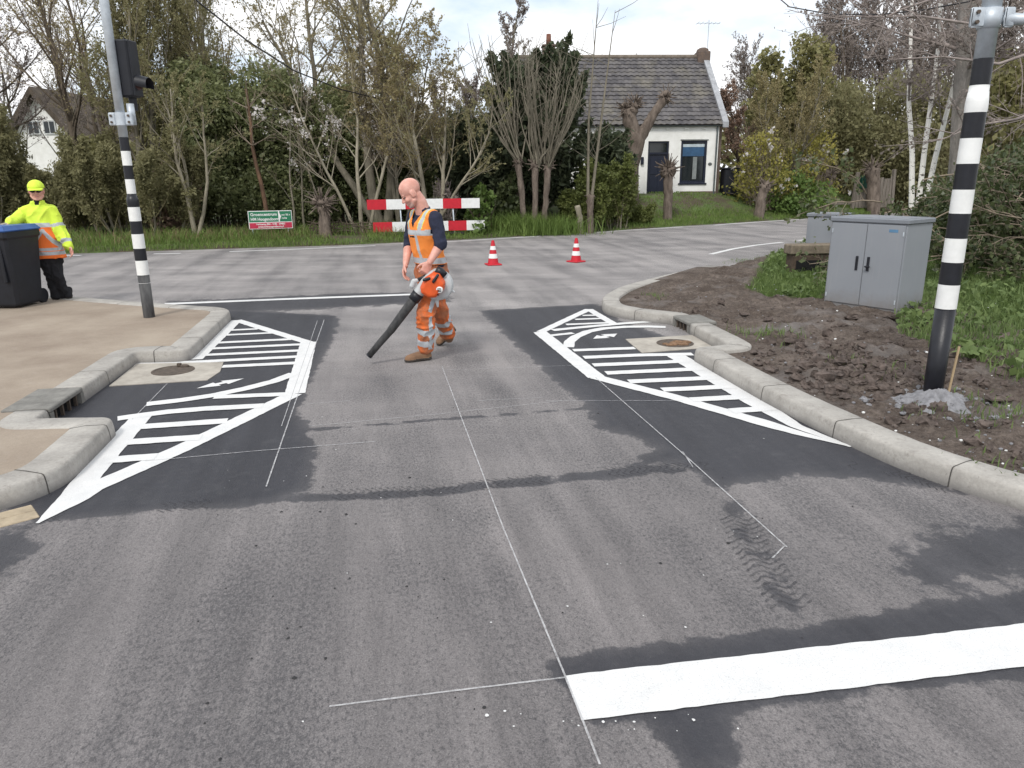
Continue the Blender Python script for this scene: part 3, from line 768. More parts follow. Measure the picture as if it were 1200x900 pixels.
# clamp, bracket and signal head on its far side
cz = zat(141, 139.5, YL)-.115
c_ = MB(); c_.box(-.135, -.054, -.02, .03, cz-.07, cz+.07, bev=.01); c_.box(.054, .135, -.02, .03, cz-.07, cz+.07, bev=.01); c_.tube([(0, 0, cz-.07), (0, 0, cz+.07)], .058, 24)
cl_ = c_.build('clamp', mat_galv, lp)
for sx in (-1, 1):
    for sz in (-1, 1):
        bo = MB(); bo.tube([(sx*.1, -.021, cz+sz*.035), (sx*.1, -.034, cz+sz*.035)], .014, 6); bo.build('bolt', mat_iron, cl_)
st_ = MB(); st_.tube([(.095, .07, cz-.06), (.095, .07, cz+.17)], .042, 18); st_.tube([(.0, .03, cz), (.095, .07, cz)], .03, 12); st_.build('bracket', mat_galv, lp, True)
sg = thing('traffic_signal', 'black traffic signal head seen from behind on the left banded pole', 'traffic signal', (-4.355, YL+.09, 2.40)); sg.rotation_euler = (0, 0, radians(-8))
zb0, zb1 = 2.66-2.40, 3.27-2.40
hb = MB(); hb.box(-.10, .075, -.08, .10, zb0, zb1, bev=.02); hb.tube([(-.01, .03, .12), (-.01, .03, zb0+.02)], .045, 16); hb.build('housing', mat_plastic, sg)
lid = MB(); lid.box(.077, .098, -.07, .09, zb0+.01, zb1-.01, bev=.008); lid.build('door', mat_plastic, sg)
vz_ = 2.82-2.40
vs = MB(); V = []; n = 18
for k in range(n+1):
    a = radians(-30+240*k/n); 
    for x_, s_ in ((.096, .085), (.235, .080)):
        V.append((x_, .02+s_*cos(a), vz_+s_*sin(a)-(.03 if x_ > .2 else 0)))
vs.add(V, [(2*k, 2*k+1, 2*k+3, 2*k+2) for k in range(n)])
vs.add([(x_, y_*.97+.02*.03, z_) for x_, y_, z_ in V], [(2*k+2, 2*k+3, 2*k+1, 2*k) for k in range(n)]); vs.build('visor', mat_plastic, sg, True)
le = MB(); le.ell((.097, .02, vz_), (.012, .085, .085)); le.build('lens', MAT('smoked lens', (.05, .02, .02), .2, .2), sg, True)

YR = 5.29
br = [zat(1104, 361, YR), zat(1110, 333, YR), zat(1114, 307, YR), zat(1118, 279, YR), zat(1123, 250, YR), zat(1127, 222, YR), zat(1131, 192, YR), zat(1136, 162, YR), zat(1143, 132, YR), zat(1152, 100, YR)]
rp = banded_pole((3.15, YR, .13), None, br, zat(1158, 69, YR), .072, .061, 0, zat(1146, 122, YR)-.13, 'black and white banded pole standing in grey sand beside the right kerb', 4.6)
cz = zat(1162, 22, YR)-.13
c_ = MB(); c_.tube([(0, 0, cz-.06), (0, 0, cz+.06)], .070, 24); c_.box(-.155, -.064, -.06, -.03, cz-.06, cz+.06, bev=.008); c_.box(.064, .13, -.06, -.03, cz-.06, cz+.06, bev=.008); cl_ = c_.build('clamp', mat_galv, rp, True)
for p in cl_.data.polygons: p.use_smooth = len(p.vertices) == 4 and p.area < .01
for sz in (-1, 1): bo = MB(); bo.tube([(-.118, -.061, cz+sz*.03), (-.118, -.075, cz+sz*.03)], .013, 6); bo.build('bolt', mat_iron, cl_)
ar = MB(); ar.tube([(.07, -.02, cz), (.18, -.05, cz-.015), (.215, -.06, cz+.01), (.225, -.063, cz+.06), (.225, -.063, cz+.9)], [.036, .036, .037, .04, .04], 18); ar.build('bracket', mat_galv, rp, True)
# heap of sand, stake
hp = MB(); n, rr_ = 90, 34; V = []
for i in range(rr_+1):
    for j in range(n):
        a = 2*pi*j/n; f = i/rr_; R0 = .36+.07*sin(3*a+1)+.05*sin(5*a)+.03*sin(11*a); r_ = .055+(R0-.055)*f
        x, y = r_*cos(a)*1.15, r_*sin(a)
        z = .13*(1-f)**1.3+(.05*float(vnoise(x+9, y+9, 13))+.028*float(vnoise(x, y, 34))+.016*float(vnoise(x+3, y, 70)))*(1-f**3)-.03*f
        V.append((x, y, z))
hp.add(V, [(i*n+j, (i+1)*n+j, (i+1)*n+(j+1) % n, i*n+(j+1) % n) for i in range(rr_) for j in range(n)])
zs = vz(3.15, 5.29)
hpo = hp.build('sand_heap', mat_sand, None, True); hpo.location = (3.15, 5.25, zs-.01); hpo.scale = (.82, .82, .82); tag(hpo, 'small grey heap of sand around the foot of the right banded pole', 'sand heap')
lm = MB()
for _ in range(150):
    a, q = rng.random()*6.28, .10+.42*sqrt(rng.random()); r_ = .006+.022*rng.random()**2; x, y = q*cos(a)*1.2, q*sin(a)-.02; k0 = len(lm.v)
    lm.ell((x, y, max(0, .10*(1-q/.42))+r_*.6+(vz(3.15+x, 5.25+y)-zs)*(q > .36)), (r_*1.3, r_, r_*.8), nu=7, nv=5)
    for k in range(k0, len(lm.v)): lm.v[k] += Vector((rng.gauss(0, 1), rng.gauss(0, 1), rng.gauss(0, 1)))*r_*.17
lm.build('lumps', mat_sand, hpo)['kind'] = 'stuff'
sk = MB(); sk.box(-.008, .008, -.006, .006, 0, .46, bev=.002); sko = sk.build('wooden_stake', mat_wood); sko.location = (3.255, 5.28, .06); sko.rotation_euler = (radians(2), radians(3), .3); tag(sko, 'thin pale wooden stake standing against the right banded pole', 'stake')
# loose soil clods and pebbles
cm = MB()
for i_ in range(1050):
    px, py = (740+rng.random()*460, 330+rng.random()*230) if i_ % 2 else (rng.gauss(985, 75), rng.gauss(430, 22))
    x, y = G(px, py, .1)
    if not bool(inpoly(np.array([[x, y]]), VERGE)[0]): continue
    if min((Vector((x, y))-q).length for q in RK1+RK2) < .32: continue
    if float(greenf(np.array([[x]]), np.array([[y]]))[0, 0]) > .5: continue
    r_ = .010+.055*rng.random()**4; q = [rng.gauss(1, .25) for _ in range(3)]
    k0 = len(cm.v); cm.ell((x, y, vz(x, y)+r_*.3), (r_*q[0]*1.2, r_*q[1], r_*abs(q[2])*.8), nu=8, nv=6)
    for k in range(k0, len(cm.v)):
        cm.v[k] += Vector((rng.gauss(0, 1), rng.gauss(0, 1), rng.gauss(0, 1)))*r_*.16
struct(cm.build('soil_clods', mat_clod, None, False), 'stuff')
gv = MB()
for _ in range(900):
    px, py = 740+rng.random()*460, 325+rng.random()*250
    x, y = G(px, py, .1)
    if not bool(inpoly(np.array([[x, y]]), VERGE)[0]) or min((Vector((x, y))-q).length for q in RK1+RK2) < .30: continue
    r_ = .004+.011*rng.random()**2; gv.ell((x, y, vz(x, y)+r_*.4), (r_*1.2, r_, r_*.7), nu=5, nv=3, mi=0 if rng.random() < .8 else 1)
struct(gv.build('pebbles', [mat_sand, mat_white]), 'stuff')

# ------------------------------------------------------------------ utility cabinets
def cabinet(o, ang, w, d, h, label, detail=True):
    t = thing('utility_cabinet', label, 'cabinet', o, ang)
    mb = MB(); mb.box(0, w, .012, d, -.15, h-.06, bev=.006); mb.build('body', mat_grey, t)
    mb = MB(); mb.box(-.02, w+.02, -.012, d+.02, h-.062, h, bev=.012); mb.box(.03, w-.03, .03, d-.03, h-.002, h+.006, bev=.003); mb.build('roof', mat_greyd, t)
    if detail:
        for k in (0, 1):
            x0, x1 = (.02, w/2-.004) if k == 0 else (w/2+.004, w-.02)
            db = MB(); db.box(x0, x1, -.004, .011, .035, h-.075, bev=.004); dr = db.build('door', mat_grey, t)
            hx = (w/2-.085) if k == 0 else w/2+.065
            hb = MB(); hb.box(hx-.018, hx+.018, -.016, -.0042, h*.42, h*.42+.18, bev=.006)
            if k: hb.box(hx-.012, hx+.012, -.05, -.0165, h*.42+.045, h*.42+.075, bev=.006); hb.box(hx-.02, hx+.05, -.06, -.045, h*.42+.05, h*.42+.07, bev=.005)
            hb.build('handle', mat_plastic, dr)
            for zz in (.10, h-.2):
                g = MB(); gx = x0+.012 if k == 0 else x1-.012
                g.tube([(gx, -.006, zz), (gx, -.006, zz+.05)], .008, 8); g.build('hinge', mat_galv, dr)
        lb = MB(); lb.box(w-.21, w-.10, -.0062, -.0045, h-.16, h-.125); q = lb.build('badge', MAT('badge blue', (.10, .22, .36), .4), t)
    return t
fa, fb = Vector((4.157, 9.747)), Vector((4.728, 8.951)); w_ = (fb-fa).length
cabinet((fa.x, fa.y, .09), atan2((fb-fa).y, (fb-fa).x), w_, .62, 1.125, 'large grey two-door utility cabinet standing on the soil beside the hedge')
cabinet((5.26, 13.35, .08), radians(-38), .62, .45, 1.0, 'smaller plain grey cabinet half hidden behind the large cabinet', False)

# ------------------------------------------------------------------ wheelie bin
wb = thing('wheelie_bin', 'dark grey wheelie bin with blue lid at the left end of the pavement', 'wheelie bin', (-6.735, 9.97, KH-.008), radians(-3))
mb = MB(); sec = []
for z, hw, y0, y1 in ((.03, .215, -.26, .22), (.06, .23, -.275, .235), (.45, .255, -.31, .27), (.90, .278, -.345, .31), (.93, .295, -.365, .33), (1.0, .295, -.365, .33)):
    c = .03; sec.append([(-hw+c, y0, z), (hw-c, y0, z), (hw, y0+c, z), (hw, y1-c, z), (hw-c, y1, z), (-hw+c, y1, z), (-hw, y1-c, z), (-hw, y0+c, z)])
V = [p for s in sec for p in s]; F = [(i*8+j, i*8+(j+1) % 8, (i+1)*8+(j+1) % 8, (i+1)*8+j) for i in range(5) for j in range(8)]+[tuple(range(7, -1, -1)), tuple(40+j for j in range(8))]
mb.add(V, F); mb.box(-.19, -.15, -.352, -.30, .35, .88, bev=.01); mb.box(.15, .19, -.352, -.30, .35, .88, bev=.01)
mb.build('body', mat_plastic, wb)
mb = MB(); mb.box(-.30, .30, -.375, .34, 1.001, 1.03, bev=.01)
V = []
for f in (0, 1):
    for a, b2 in ((-.285, -.36), (.285, -.36), (.285, .33), (-.285, .33)): V.append((a*(1-.12*f), b2*(1-.10*f), 1.03+.045*f))
mb.add(V, [(0, 1, 5, 4), (1, 2, 6, 5), (2, 3, 7, 6), (3, 0, 4, 7), (4, 5, 6, 7)]); mb.tube([(-.2, .36, 1.0), (.2, .36, 1.0)], .018, 10); mb.build('lid', mat_blue, wb)
for s in (-1, 1):
    wh = MB(); wh.tube([(s*.17, .27, .10), (s*.215, .27, .10)], .10, 20); wh.build('wheel', mat_black, wb)

# ------------------------------------------------------------------ traffic cones
def cone(loc, label, rz):
    t = thing('traffic_cone', label, 'traffic cone', loc, rz, 'traffic cones on the far road')
    b_ = MB(); b_.box(-.15, .15, -.15, .15, 0, .03, bev=.012); b_.build('base', mat_red, t)
    R_ = lambda z: .112-(.112-.028)*(z-.03)/.47
    c = MB(); zs_ = [.031, .12, .22, .30, .40, .485, .50]
    for k in range(6):
        z0, z1 = zs_[k], zs_[k+1]; c.tube([(0, 0, z0), (0, 0, z1)], [R_(z0), R_(z1) if k < 5 else .012], 20, mi=0, caps=(k == 5))
    for k in range(6):
        pass
    o = c.build('body', [mat_red], t, True)
    for z0, z1 in ((.14, .23), (.31, .385)):
        s = MB(); s.tube([(0, 0, z0), (0, 0, z1)], [R_(z0)+.002, R_(z1)+.002], 20, caps=False); s.build('white_band', mat_white, t, True)
g1, g2 = G(578, 310.5), G(675, 307)
cone((*g1, 0), 'red and white cone right behind the worker, left one of the two', .3)
cone((*g2, 0), 'red and white cone standing alone below the bare stump, right one of the two', .7)

# ------------------------------------------------------------------ red and white road barrier
b0, b1 = at(430, 240, 21.6), at(562, 237, 22.3); L = (b1-b0).length
rb_ = thing('road_barrier', 'road closure barrier of two red and white boards on the far grass', 'barrier', (b0.x, b0.y, bz(b0.x, b0.y)), atan2(b1.y-b0.y, b1.x-b0.x))
zt = b0.z-bz(b0.x, b0.y)
for dz, dx in ((0, 0), (-.635, .14)):
    mb = MB(); n = 6; w_ = (L-.0)/n; z0 = zt+dz-.14; z1 = zt+dz+.14
    for k in range(n): mb.box(dx+k*w_+(.0005 if k else 0), dx+(k+1)*w_, -.012, .012, z0, z1, mi=k % 2)
    mb.build('board', [mat_red, mat_white], rb_)
for x_ in (L*.30, L*.77):
    mb = MB(); mb.tube([(x_, .035, -.2), (x_-.05, .035, zt+.12)], .022, 10); mb.build('post', mat_galv, rb_, True)
    mb = MB(); mb.box(x_-.25, x_+.25, -.1, .35, 0, .05, bev=.01); mb.build('foot', mat_plastic, rb_)

# ------------------------------------------------------------------ garden centre sign
mat_sgreen = MAT('sign green', (.02, .17, .085), .5, .12); mat_sred = MAT('sign red', (.50, .03, .075), .5, .12)
s0, s1 = at(290, 247.5, 21.1), at(341.5, 246.5, 21.5); L = (s1-s0).length; zb_ = bz(s0.x, s0.y)
sn = thing('roadside_sign', 'small green and red lettered sign on two posts on the far grass', 'sign', (s0.x, s0.y, zb_), atan2(s1.y-s0.y, s1.x-s0.x))
zt = s0.z-zb_; hS = .50; z0 = zt-hS
mb = MB(); mb.box(0, L, -.012, .012, z0, zt, bev=.003); mb.build('panel', mat_white, sn)
mb = MB(); mb.box(.018, L*.695, -.0145, -.0122, z0+.195, zt-.018); mb.box(L*.715, L-.018, -.0145, -.0122, z0+.195, zt-.018); mb.build('green_field', mat_sgreen, sn)
mb = MB(); mb.box(.018, L-.018, -.0145, -.0122, z0+.018, z0+.175); mb.build('red_field', mat_sred, sn)
mb = MB(); mb.quad((L*.685, -.0165, zt-.02), (L*.685, -.0165, z0+.195), (L*.70, -.0165, z0+.195), (L*.75, -.0165, (zt+z0+.18)/2), (L*.70, -.0165, zt-.02)); mb.build('arrow', mat_white, sn)
RX = (radians(90), 0, 0)
textmesh('Groencentrum', .115, mat_white, sn, 'lettering', (.06, -.017, zt-.135), RX, sx=1.02)
textmesh('HM Hoogendoorn', .115, mat_white, sn, 'lettering', (.06, -.017, zt-.265), RX, sx=.88)
textmesh('over 700 m', .07, mat_white, sn, 'lettering', (L*.76, -.017, zt-.14), RX, sx=.72)
textmesh('rechts', .07, mat_white, sn, 'lettering', (L*.76, -.017, zt-.23), RX, sx=.8)
textmesh('Voldoening 86A - 0182 - 394801', .07, mat_white, sn, 'lettering', (L/2, -.017, z0+.112), RX, align='CENTER', sx=.85)
textmesh('www.hmhoogendoorn.nl', .075, mat_white, sn, 'lettering', (L/2, -.017, z0+.04), RX, align='CENTER', sx=.92)
for x_ in (.09, L-.13):
    mb = MB(); mb.tube([(x_, .03, -.3), (x_, .03, zt-.04)], .018, 10); mb.build('post', mat_galv, sn, True)

# ------------------------------------------------------------------ overhead cables, culvert wall, plank fence
def cable(name, pts, r_, label):
    o = pts[0]; mb = MB(); P = []
    for a, b_ in zip(pts, pts[1:]): P += [a.lerp(b_, i/6) for i in range(6)]
    P.append(pts[-1]); mb.tube(P, r_, 6); q = mb.build(name, mat_black, None, True, org=o); q.location = o; tag(q, label, 'cable')
cable('overhead_cable', [at(190, -40, 13), at(232, 2, 14.5), at(290, 48, 16.5), at(345, 83, 18.5), at(400, 105, 21), at(470, 122, 24)], .016, 'thick black overhead cable slanting down through the trees on the left')
cable('overhead_cable', [at(880, -30, 16), at(925, 8, 15.5), at(975, 17, 15), at(1030, 17, 14.5), at(1080, 12, 14), at(1135, 2, 13.5), at(1200, -18, 13)], .011, 'thin dark overhead cable sagging across the upper right sky')
cw = thing('culvert_wall', 'low old brick culvert wall with stone cap behind the grey cabinet', 'wall', (4.80, 12.75, -.02), radians(6))
mb = MB(); mb.box(0, 1.7, 0, .30, .43, .60, bev=.02); mb.build('cap', MAT('old stone', (.20, .165, .125), .95, .35, 9, .6, 40), cw)
mb = MB(); mb.box(.05, 1.65, .03, .27, -.1, .428, bev=.01); mb.build('brickwork', MAT('old brick', (.085, .062, .046), .95, .4, 12, .6, 50), cw)
mb = MB(); mb.box(.12, .95, .022, .0295, .0, .33); mb.build('opening_shade', mat_cavshade, cw)  # flat near-black sheet on the brickwork paints the shade of a hole
fo = at(998, 248, 34.0)
pf = thing('plank_fence', 'weathered grey plank fence with green letterbox beside a pollard trunk', 'fence', (fo.x, fo.y, bz(fo.x, fo.y)), radians(12))
for k in range(12):
    if k == 0: continue
    mb = MB(); x_ = k*.165; hh = 1.35+.12*rng.random(); mb.box(x_, x_+.145, 0, .025, .1, hh, bev=.004); mb.build('plank', mat_fence, pf)
for x_ in (0, 2.02):
    mb = MB(); mb.box(x_-.06, x_+.08, -.05, .09, -.4, 1.65, bev=.01); p = mb.build('post', mat_fence, pf); p.rotation_euler = (0, radians(-3 if x_ else 4), 0)
mb = MB(); mb.box(-1.6, 2.1, .03, .07, .25, .36, bev=.01); mb.build('rail', mat_fence, pf)
mb = MB(); mb.box(.22, .62, -.2, -.002, .95, 1.5, bev=.03); mb.build('letterbox', MAT('letterbox green', (.012, .085, .055), .4, .2), pf)
# ------------------------------------------------------------------ people
from mathutils import noise as mnoise
def wrinkle(me, amp, sc=9.0, st=(1, 1, .6), seed=0.0):
    n = len(me.vertices); nn = np.empty(n*3); me.vertices.foreach_get('normal', nn); nn = nn.reshape(-1, 3); v = np.empty(n*3); me.vertices.foreach_get('co', v); v = v.reshape(-1, 3)
    d = np.empty(n)
    for i in range(n):
        q = Vector((v[i, 0]*st[0], v[i, 1]*st[1], v[i, 2]*st[2]))*sc; w = mnoise.noise_vector(q*.5)*.9
        d[i] = (1-abs(mnoise.noise(q+w+Vector((seed, 0, 0)))))**3-.45+.5*mnoise.noise(q*.4+Vector((0, seed, 0)))
    me.vertices.foreach_set('co', (v+nn*(d*amp)[:, None]).ravel()); me.update(); return me
def skinmat(name, c1, c2):
    m, nt, b = newmat(name); co = objco(nt)
    c = mixc(nt, ramp(nt, noise(nt, co, 14, 4), .35, .65), c1, c2)
    nt.links.new(c, b.inputs['Base Color']); b.inputs['Roughness'].default_value = .5
    b.inputs['Subsurface Weight'].default_value = .08; b.inputs['Subsurface Radius'].default_value = (.02, .008, .005)
    return m
mat_skin = skinmat('weathered skin', (.56, .27, .21), (.68, .37, .30))
mat_beard = skinmat('grey stubble', (.44, .27, .23), (.54, .36, .31))
mat_eye_shade = MAT('eye and socket shade', (.05, .03, .025), .3, .1)  # dark brown for the eyes, socket shade painted in
mat_lip = skinmat('lips', (.42, .16, .14), (.46, .19, .17))
mat_navy = MAT('navy jersey', (.020, .024, .048), .9, .3, 30, .5, 60, bd=.006)
def dirty(name, col, dirt, sc=7, amt=.62):
    m, nt, b = newmat(name); co = objco(nt)
    c = mixc(nt, ramp(nt, noise(nt, co, 5, 3), .3, .7), tuple(v*.82 for v in col), col)
    c = mixc(nt, mth(nt, 'MULTIPLY', ramp(nt, noise(nt, co, sc, 6, .7), amt-.12, amt+.08), .75), c, dirt)
    nt.links.new(c, b.inputs['Base Color']); b.inputs['Roughness'].default_value = .8
    bumpn(nt, b, noise(nt, objco(nt, (1, 1, .45)), 16, 4, .6), .02, .55); return m
mat_oran = dirty('orange workwear', (.80, .165, .03), (.20, .11, .065), 6, .50)
mat_vest = dirty('orange vest', (.90, .27, .045), (.40, .16, .06), 5, .70)
mat_refl = dirty('reflective tape', (.47, .50, .53), (.30, .29, .28), 12, .68)
mat_yel = dirty('fluorescent yellow', (.66, .86, .07), (.45, .55, .06), 4, .75)
mat_fora = dirty('fluorescent orange', (.95, .20, .035), (.7, .15, .03), 4, .78)
mat_boot = MAT('tan boot leather', (.26, .15, .085), .85, .35, 16, .4, 40, col2=(.16, .095, .06))
mat_sole = MAT('boot sole', (.05, .042, .036), .9, .3)
mat_blk = MAT('black trousers', (.012, .012, .015), .9, .3, 12, .4, 20)

def rot(v, axis, ang): return Quaternion(axis, ang) @ v
def hand(mb, wrist, d, back, thumb, curl, sc=1.0, spread=.0):
    """palm and five separate fingers; d wrist to knuckles, back = back of the hand, thumb = thumb side"""
    d = d.normalized(); back = (back-d*back.dot(d)).normalized(); side = d.cross(back); side = side if side.dot(thumb) > 0 else -side
    K = wrist+d*.095*sc
    mb.loft([(wrist-d*.02, side*.027*sc, back*.021*sc), (wrist+d*.012*sc, side*.030*sc, back*.02*sc), (wrist+d*.05*sc, side*.043*sc, back*.017*sc), (K, side*.043*sc, back*.014*sc), (K+d*.008*sc, side*.038*sc, back*.009*sc)], 16)
    mb.ell(wrist+d*.035*sc+side*.024*sc-back*.012*sc, (.022*sc,)*3, nu=10, nv=8)
    ax = d.cross(back).normalized()
    for i, (o_, ln, r_) in enumerate(((.032, .92, .0090), (.011, 1.03, .0094), (-.011, .97, .0090), (-.031, .76, .0080))):
        p = K+side*o_*sc-d*.012; q = rot(d, back, spread*(1.5-i)*(1 if side.cross(d).dot(back) > 0 else -1)); cs = curl[i] if hasattr(curl[0], '__len__') else curl
        pts = [p]; ang = 0
        for j, L in enumerate((.046, .030, .024)):
            ang += cs[j]; e = rot(q, ax, ang); alt = rot(q, ax, -ang); e = e if e.dot(back) < alt.dot(back) else alt
            p = p+e*L*ln*sc; pts.append(p)
        mb.chain(pts, [r_*sc*1.08, r_*sc, r_*sc*.95, r_*sc*.82])
    b0 = wrist+d*.022*sc+side*.026*sc-back*.004; t1 = (side*.72+d*.72-back*.25).normalized(); t2 = (side*.30+d*.95-back*.45).normalized()
    mb.chain([b0, b0+t1*.042*sc, b0+t1*.042*sc+t2*.032*sc, b0+t1*.042*sc+t2*.030*sc+(d-back*.5).normalized()*.024*sc], [.0135*sc, .0115*sc, .0105*sc, .0085*sc])
def headlumps(mb, c, f, sc=1.0, up=Vector((0, 0, 1))):
    f = f.normalized(); u = (up-f*up.dot(f)).normalized(); s = f.cross(u); R_ = Matrix((f, s, u)).transposed()
    P = lambda a, b_, d_: c+(f*a+s*b_+u*d_)*sc
    E = lambda p, r_: mb.ell(p, [v*sc for v in r_], R_, 20, 14)
    E(P(-.012, 0, .034), (.104, .081, .093)); E(P(.030, 0, -.032), (.066, .066, .088)); E(P(.010, 0, -.045), (.075, .068, .06))
    E(P(.066, 0, -.104), (.028, .034, .022)); E(P(.078, 0, .018), (.015, .050, .012)); E(P(.050, 0, .055), (.032, .058, .048))
    mb.cone(P(.088, 0, .004), .010*sc, P(.112, 0, -.034), .013*sc); E(P(.100, .011, -.038), (.012, .010, .009)); E(P(.100, -.011, -.038), (.012, .010, .009))
    for k in (-1, 1):
        E(P(.064, k*.038, -.035), (.028, .026, .026)); E(P(-.004, k*.081, -.014), (.030, .010, .037)); E(P(.012, k*.080, -.03), (.012, .010, .016))
        E(P(.081, k*.031, -.003), (.012, .016, .011)); mb.cone(P(.02, k*.06, -.07), .022*sc, P(.055, k*.03, -.10), .022*sc)
    E(P(.091, 0, -.068), (.011, .026, .0075)); E(P(.088, 0, -.081), (.012, .023, .008))
    return f, s, u
def boot(ankle, toe, heel, name, parent, org, mats, sc=1.0):
    a, t, h = Vector(ankle), Vector(toe), Vector(heel); d = (t-h); L = d.length; d.normalize()
    s = d.cross(Vector((0, 0, 1))).normalized(); n = s.cross(d).normalized(); mb = MB()
    S = lambda k, w, hh, up_: (h+d*L*k+n*(up_), s*w*sc, n*hh*sc)
    mb.loft([S(-.01, .022, .02, .035), S(.03, .034, .034, .04), S(.25, .036, .045, .05), S(.5, .040, .042, .047), S(.72, .048, .036, .040), S(.90, .042, .030, .034), S(.985, .022, .018, .026)], 18)
    mb.chain([h+d*L*.22+n*.05, a], [.045*sc, .05*sc])
    mb.loft([(h+d*L*k+n*z, s*w, d*.001) for k, w, z in ((.5, .02, .01), (.5, .02, .0101))], 8) if False else None
    sol = [(0, .030), (.1, .038), (.4, .037), (.7, .050), (.9, .044), (1.0, .02)]
    V = []; F = []
    for k, w in sol:
        for zz in (.0, .022):
            V += [h+d*L*k+s*w*sc+n*zz, h+d*L*k-s*w*sc+n*zz]
    m = len(sol)
    for i in range(m-1):
        q = 4*i; F += [(q, q+4, q+5, q+1), (q+2, q+3, q+7, q+6), (q, q+2, q+6, q+4), (q+1, q+5, q+7, q+3)]
    F += [(0, 1, 3, 2), (4*m-4, 4*m-2, 4*m-1, 4*m-3)]
    mb.add(V, F)
    me = remeshed(mb, .007, 2, name); hz = h.copy()
    classify(me, mats, lambda c, nn: (((c-np.array(hz))@np.array(n)) < .024).astype(int)); shift(me, org)
    return link(name, me, parent)

# ================= the worker with the leaf blower
WO = Vector((-.86, 7.25, 0)); UZ = Vector((0, 0, 1))
F_ = Vector((-.78, -.62, 0)).normalized(); Lv = Vector((.62, -.78, 0)).normalized()
pel = at(505, 317, 7.27); wai = at(501.5, 296, 7.24); che = at(497.5, 268, 7.20); shc = at(497.5, 252.5, 7.19); nkb = at(496, 246, 7.18)
hc = at(481, 225.5, 7.13); hf = Vector((-.93, -.30, -.68))
Ls, Rs = shc+Lv*.185-UZ*.02, shc-Lv*.185-UZ*.02
Le, Lw_ = at(517.5, 284, 7.00), at(503.5, 307.5, 6.93)
Re, Rw = at(479, 286, 7.36), at(475.5, 308.5, 7.20)
Lh, Rh = pel+Lv*.092-UZ*.02, pel-Lv*.092-UZ*.02
Lk, La = at(499, 367, 7.00), at(499.5, 409, 7.10)
Rk, Ra = at(513.5, 362, 7.30), at(526, 393, 7.62)
handle_a, handle_b = at(484.5, 331, 6.93), at(510, 317.5, 6.97); hax = (handle_b-handle_a).normalized()
mb = MB()
def torso(mb, g, top=True):
    mb.loft([(pel-UZ*.12, Lv*(.12+g), F_*(.085+g)), (pel-UZ*.04, Lv*(.165+g), F_*(.115+g)), (pel+UZ*.05, Lv*(.163+g), F_*(.115+g)), (wai, Lv*(.150+g), F_*(.105+g)), (che-UZ*.03, Lv*(.165+g), F_*(.115+g)), (che+UZ*.06, Lv*(.172+g), F_*(.115+g)), (shc-UZ*.03, Lv*(.165+g), F_*(.09+g)), (shc+UZ*.015, Lv*(.11+g), F_*(.065+g)), (nkb+UZ*.02, Lv*(.05+g*.5), F_*(.05+g*.5))], 28)
torso(mb, 0)
mb.chain([Ls, Le, Lw_], [.055, .042, .030]); mb.chain([Rs, Re, Rw], [.055, .042, .030])
mb.chain([Le, Le.lerp(Lw_, .3), Lw_], [.041, .046, .030]); mb.chain([Re, Re.lerp(Rw, .3), Rw], [.041, .046, .030])
mb.chain([Lh, Lk, La], [.082, .055, .04]); mb.chain([Rh, Rk, Ra], [.082, .055, .04])
mb.chain([nkb-UZ*.03, nkb+(hc-nkb)*.45+Vector((.02, 0, 0)), hc-UZ*.03+Vector((.04, .014, 0))], [.074, .066, .066])
mb.cone(shc+UZ*.0, .06, Ls, .055); mb.cone(shc, .06, Rs, .055)
f, s, u = headlumps(mb, hc, hf, 1.0)
hd = (at(497, 319.5, 6.925)-Lw_).normalized()
hand(mb, Lw_, hd, Lv*.9+F_*.1+UZ*.3, F_, (.55, 1.15, .9), 1.05)
hand(mb, Rw, (at(473.5, 318, 7.17)-Rw), F_*.75-Lv*.7, Lv*.7+F_*.7, ((.25, .45, .35), (.35, .5, .4), (.45, .55, .45), (.5, .6, .5)), 1.05, .05)
me = remeshed(mb, .0055, 4, 'person')
npf, nps, npu, nhc = [np.array(v) for v in (f, s, u, hc)]
def cls(c, n):
    r_ = c-nhc; a, b_, d_ = r_@npf, r_@nps, r_@npu; o = np.zeros(len(c))
    o[(d_ < -.07) & (d_ > -.16) & (a > .05) & (np.abs(b_) < .075)] = 1
    o[(np.abs(d_+.062) < .004) & (np.abs(b_) < .021) & (a > .085)] = 3
    o[(np.abs(d_+.003) < .0065) & (np.abs(np.abs(b_)-.032) < .015) & (a > .07)] = 2  # dark strips paint the eyes together with the shade of their sockets
    return o
classify(me, [mat_skin, mat_beard, mat_eye_shade, mat_lip], cls); shift(me, WO)
worker = tag(link('person', me, None, WO), 'bald worker in dirty orange trousers and vest walking with a leaf blower', 'person')
# jersey
mb = MB(); torso(mb, .010); mb.chain([Ls-UZ*.0, Ls.lerp(Le, .5), Le.lerp(Lw_, .12)], [.069, .060, .056]); mb.chain([Rs, Re, Re.lerp(Rw, .1)], [.069, .056, .053])
mb.cone(shc, .07, Ls, .066); mb.cone(shc, .07, Rs, .066); mb.tube([nkb-UZ*.02, nkb+UZ*.028+F_*.004], [.078, .067], 24)
mb.chain([Le.lerp(Lw_, .04), Le.lerp(Lw_, .14)], [.060, .058])
me = wrinkle(remeshed(mb, .009, 3, 'jersey'), .012, 11, (1, 1, .9), 2.0)
classify(me, [mat_navy], lambda c, n: np.zeros(len(c))); shift(me, WO); link('jersey', me, worker)
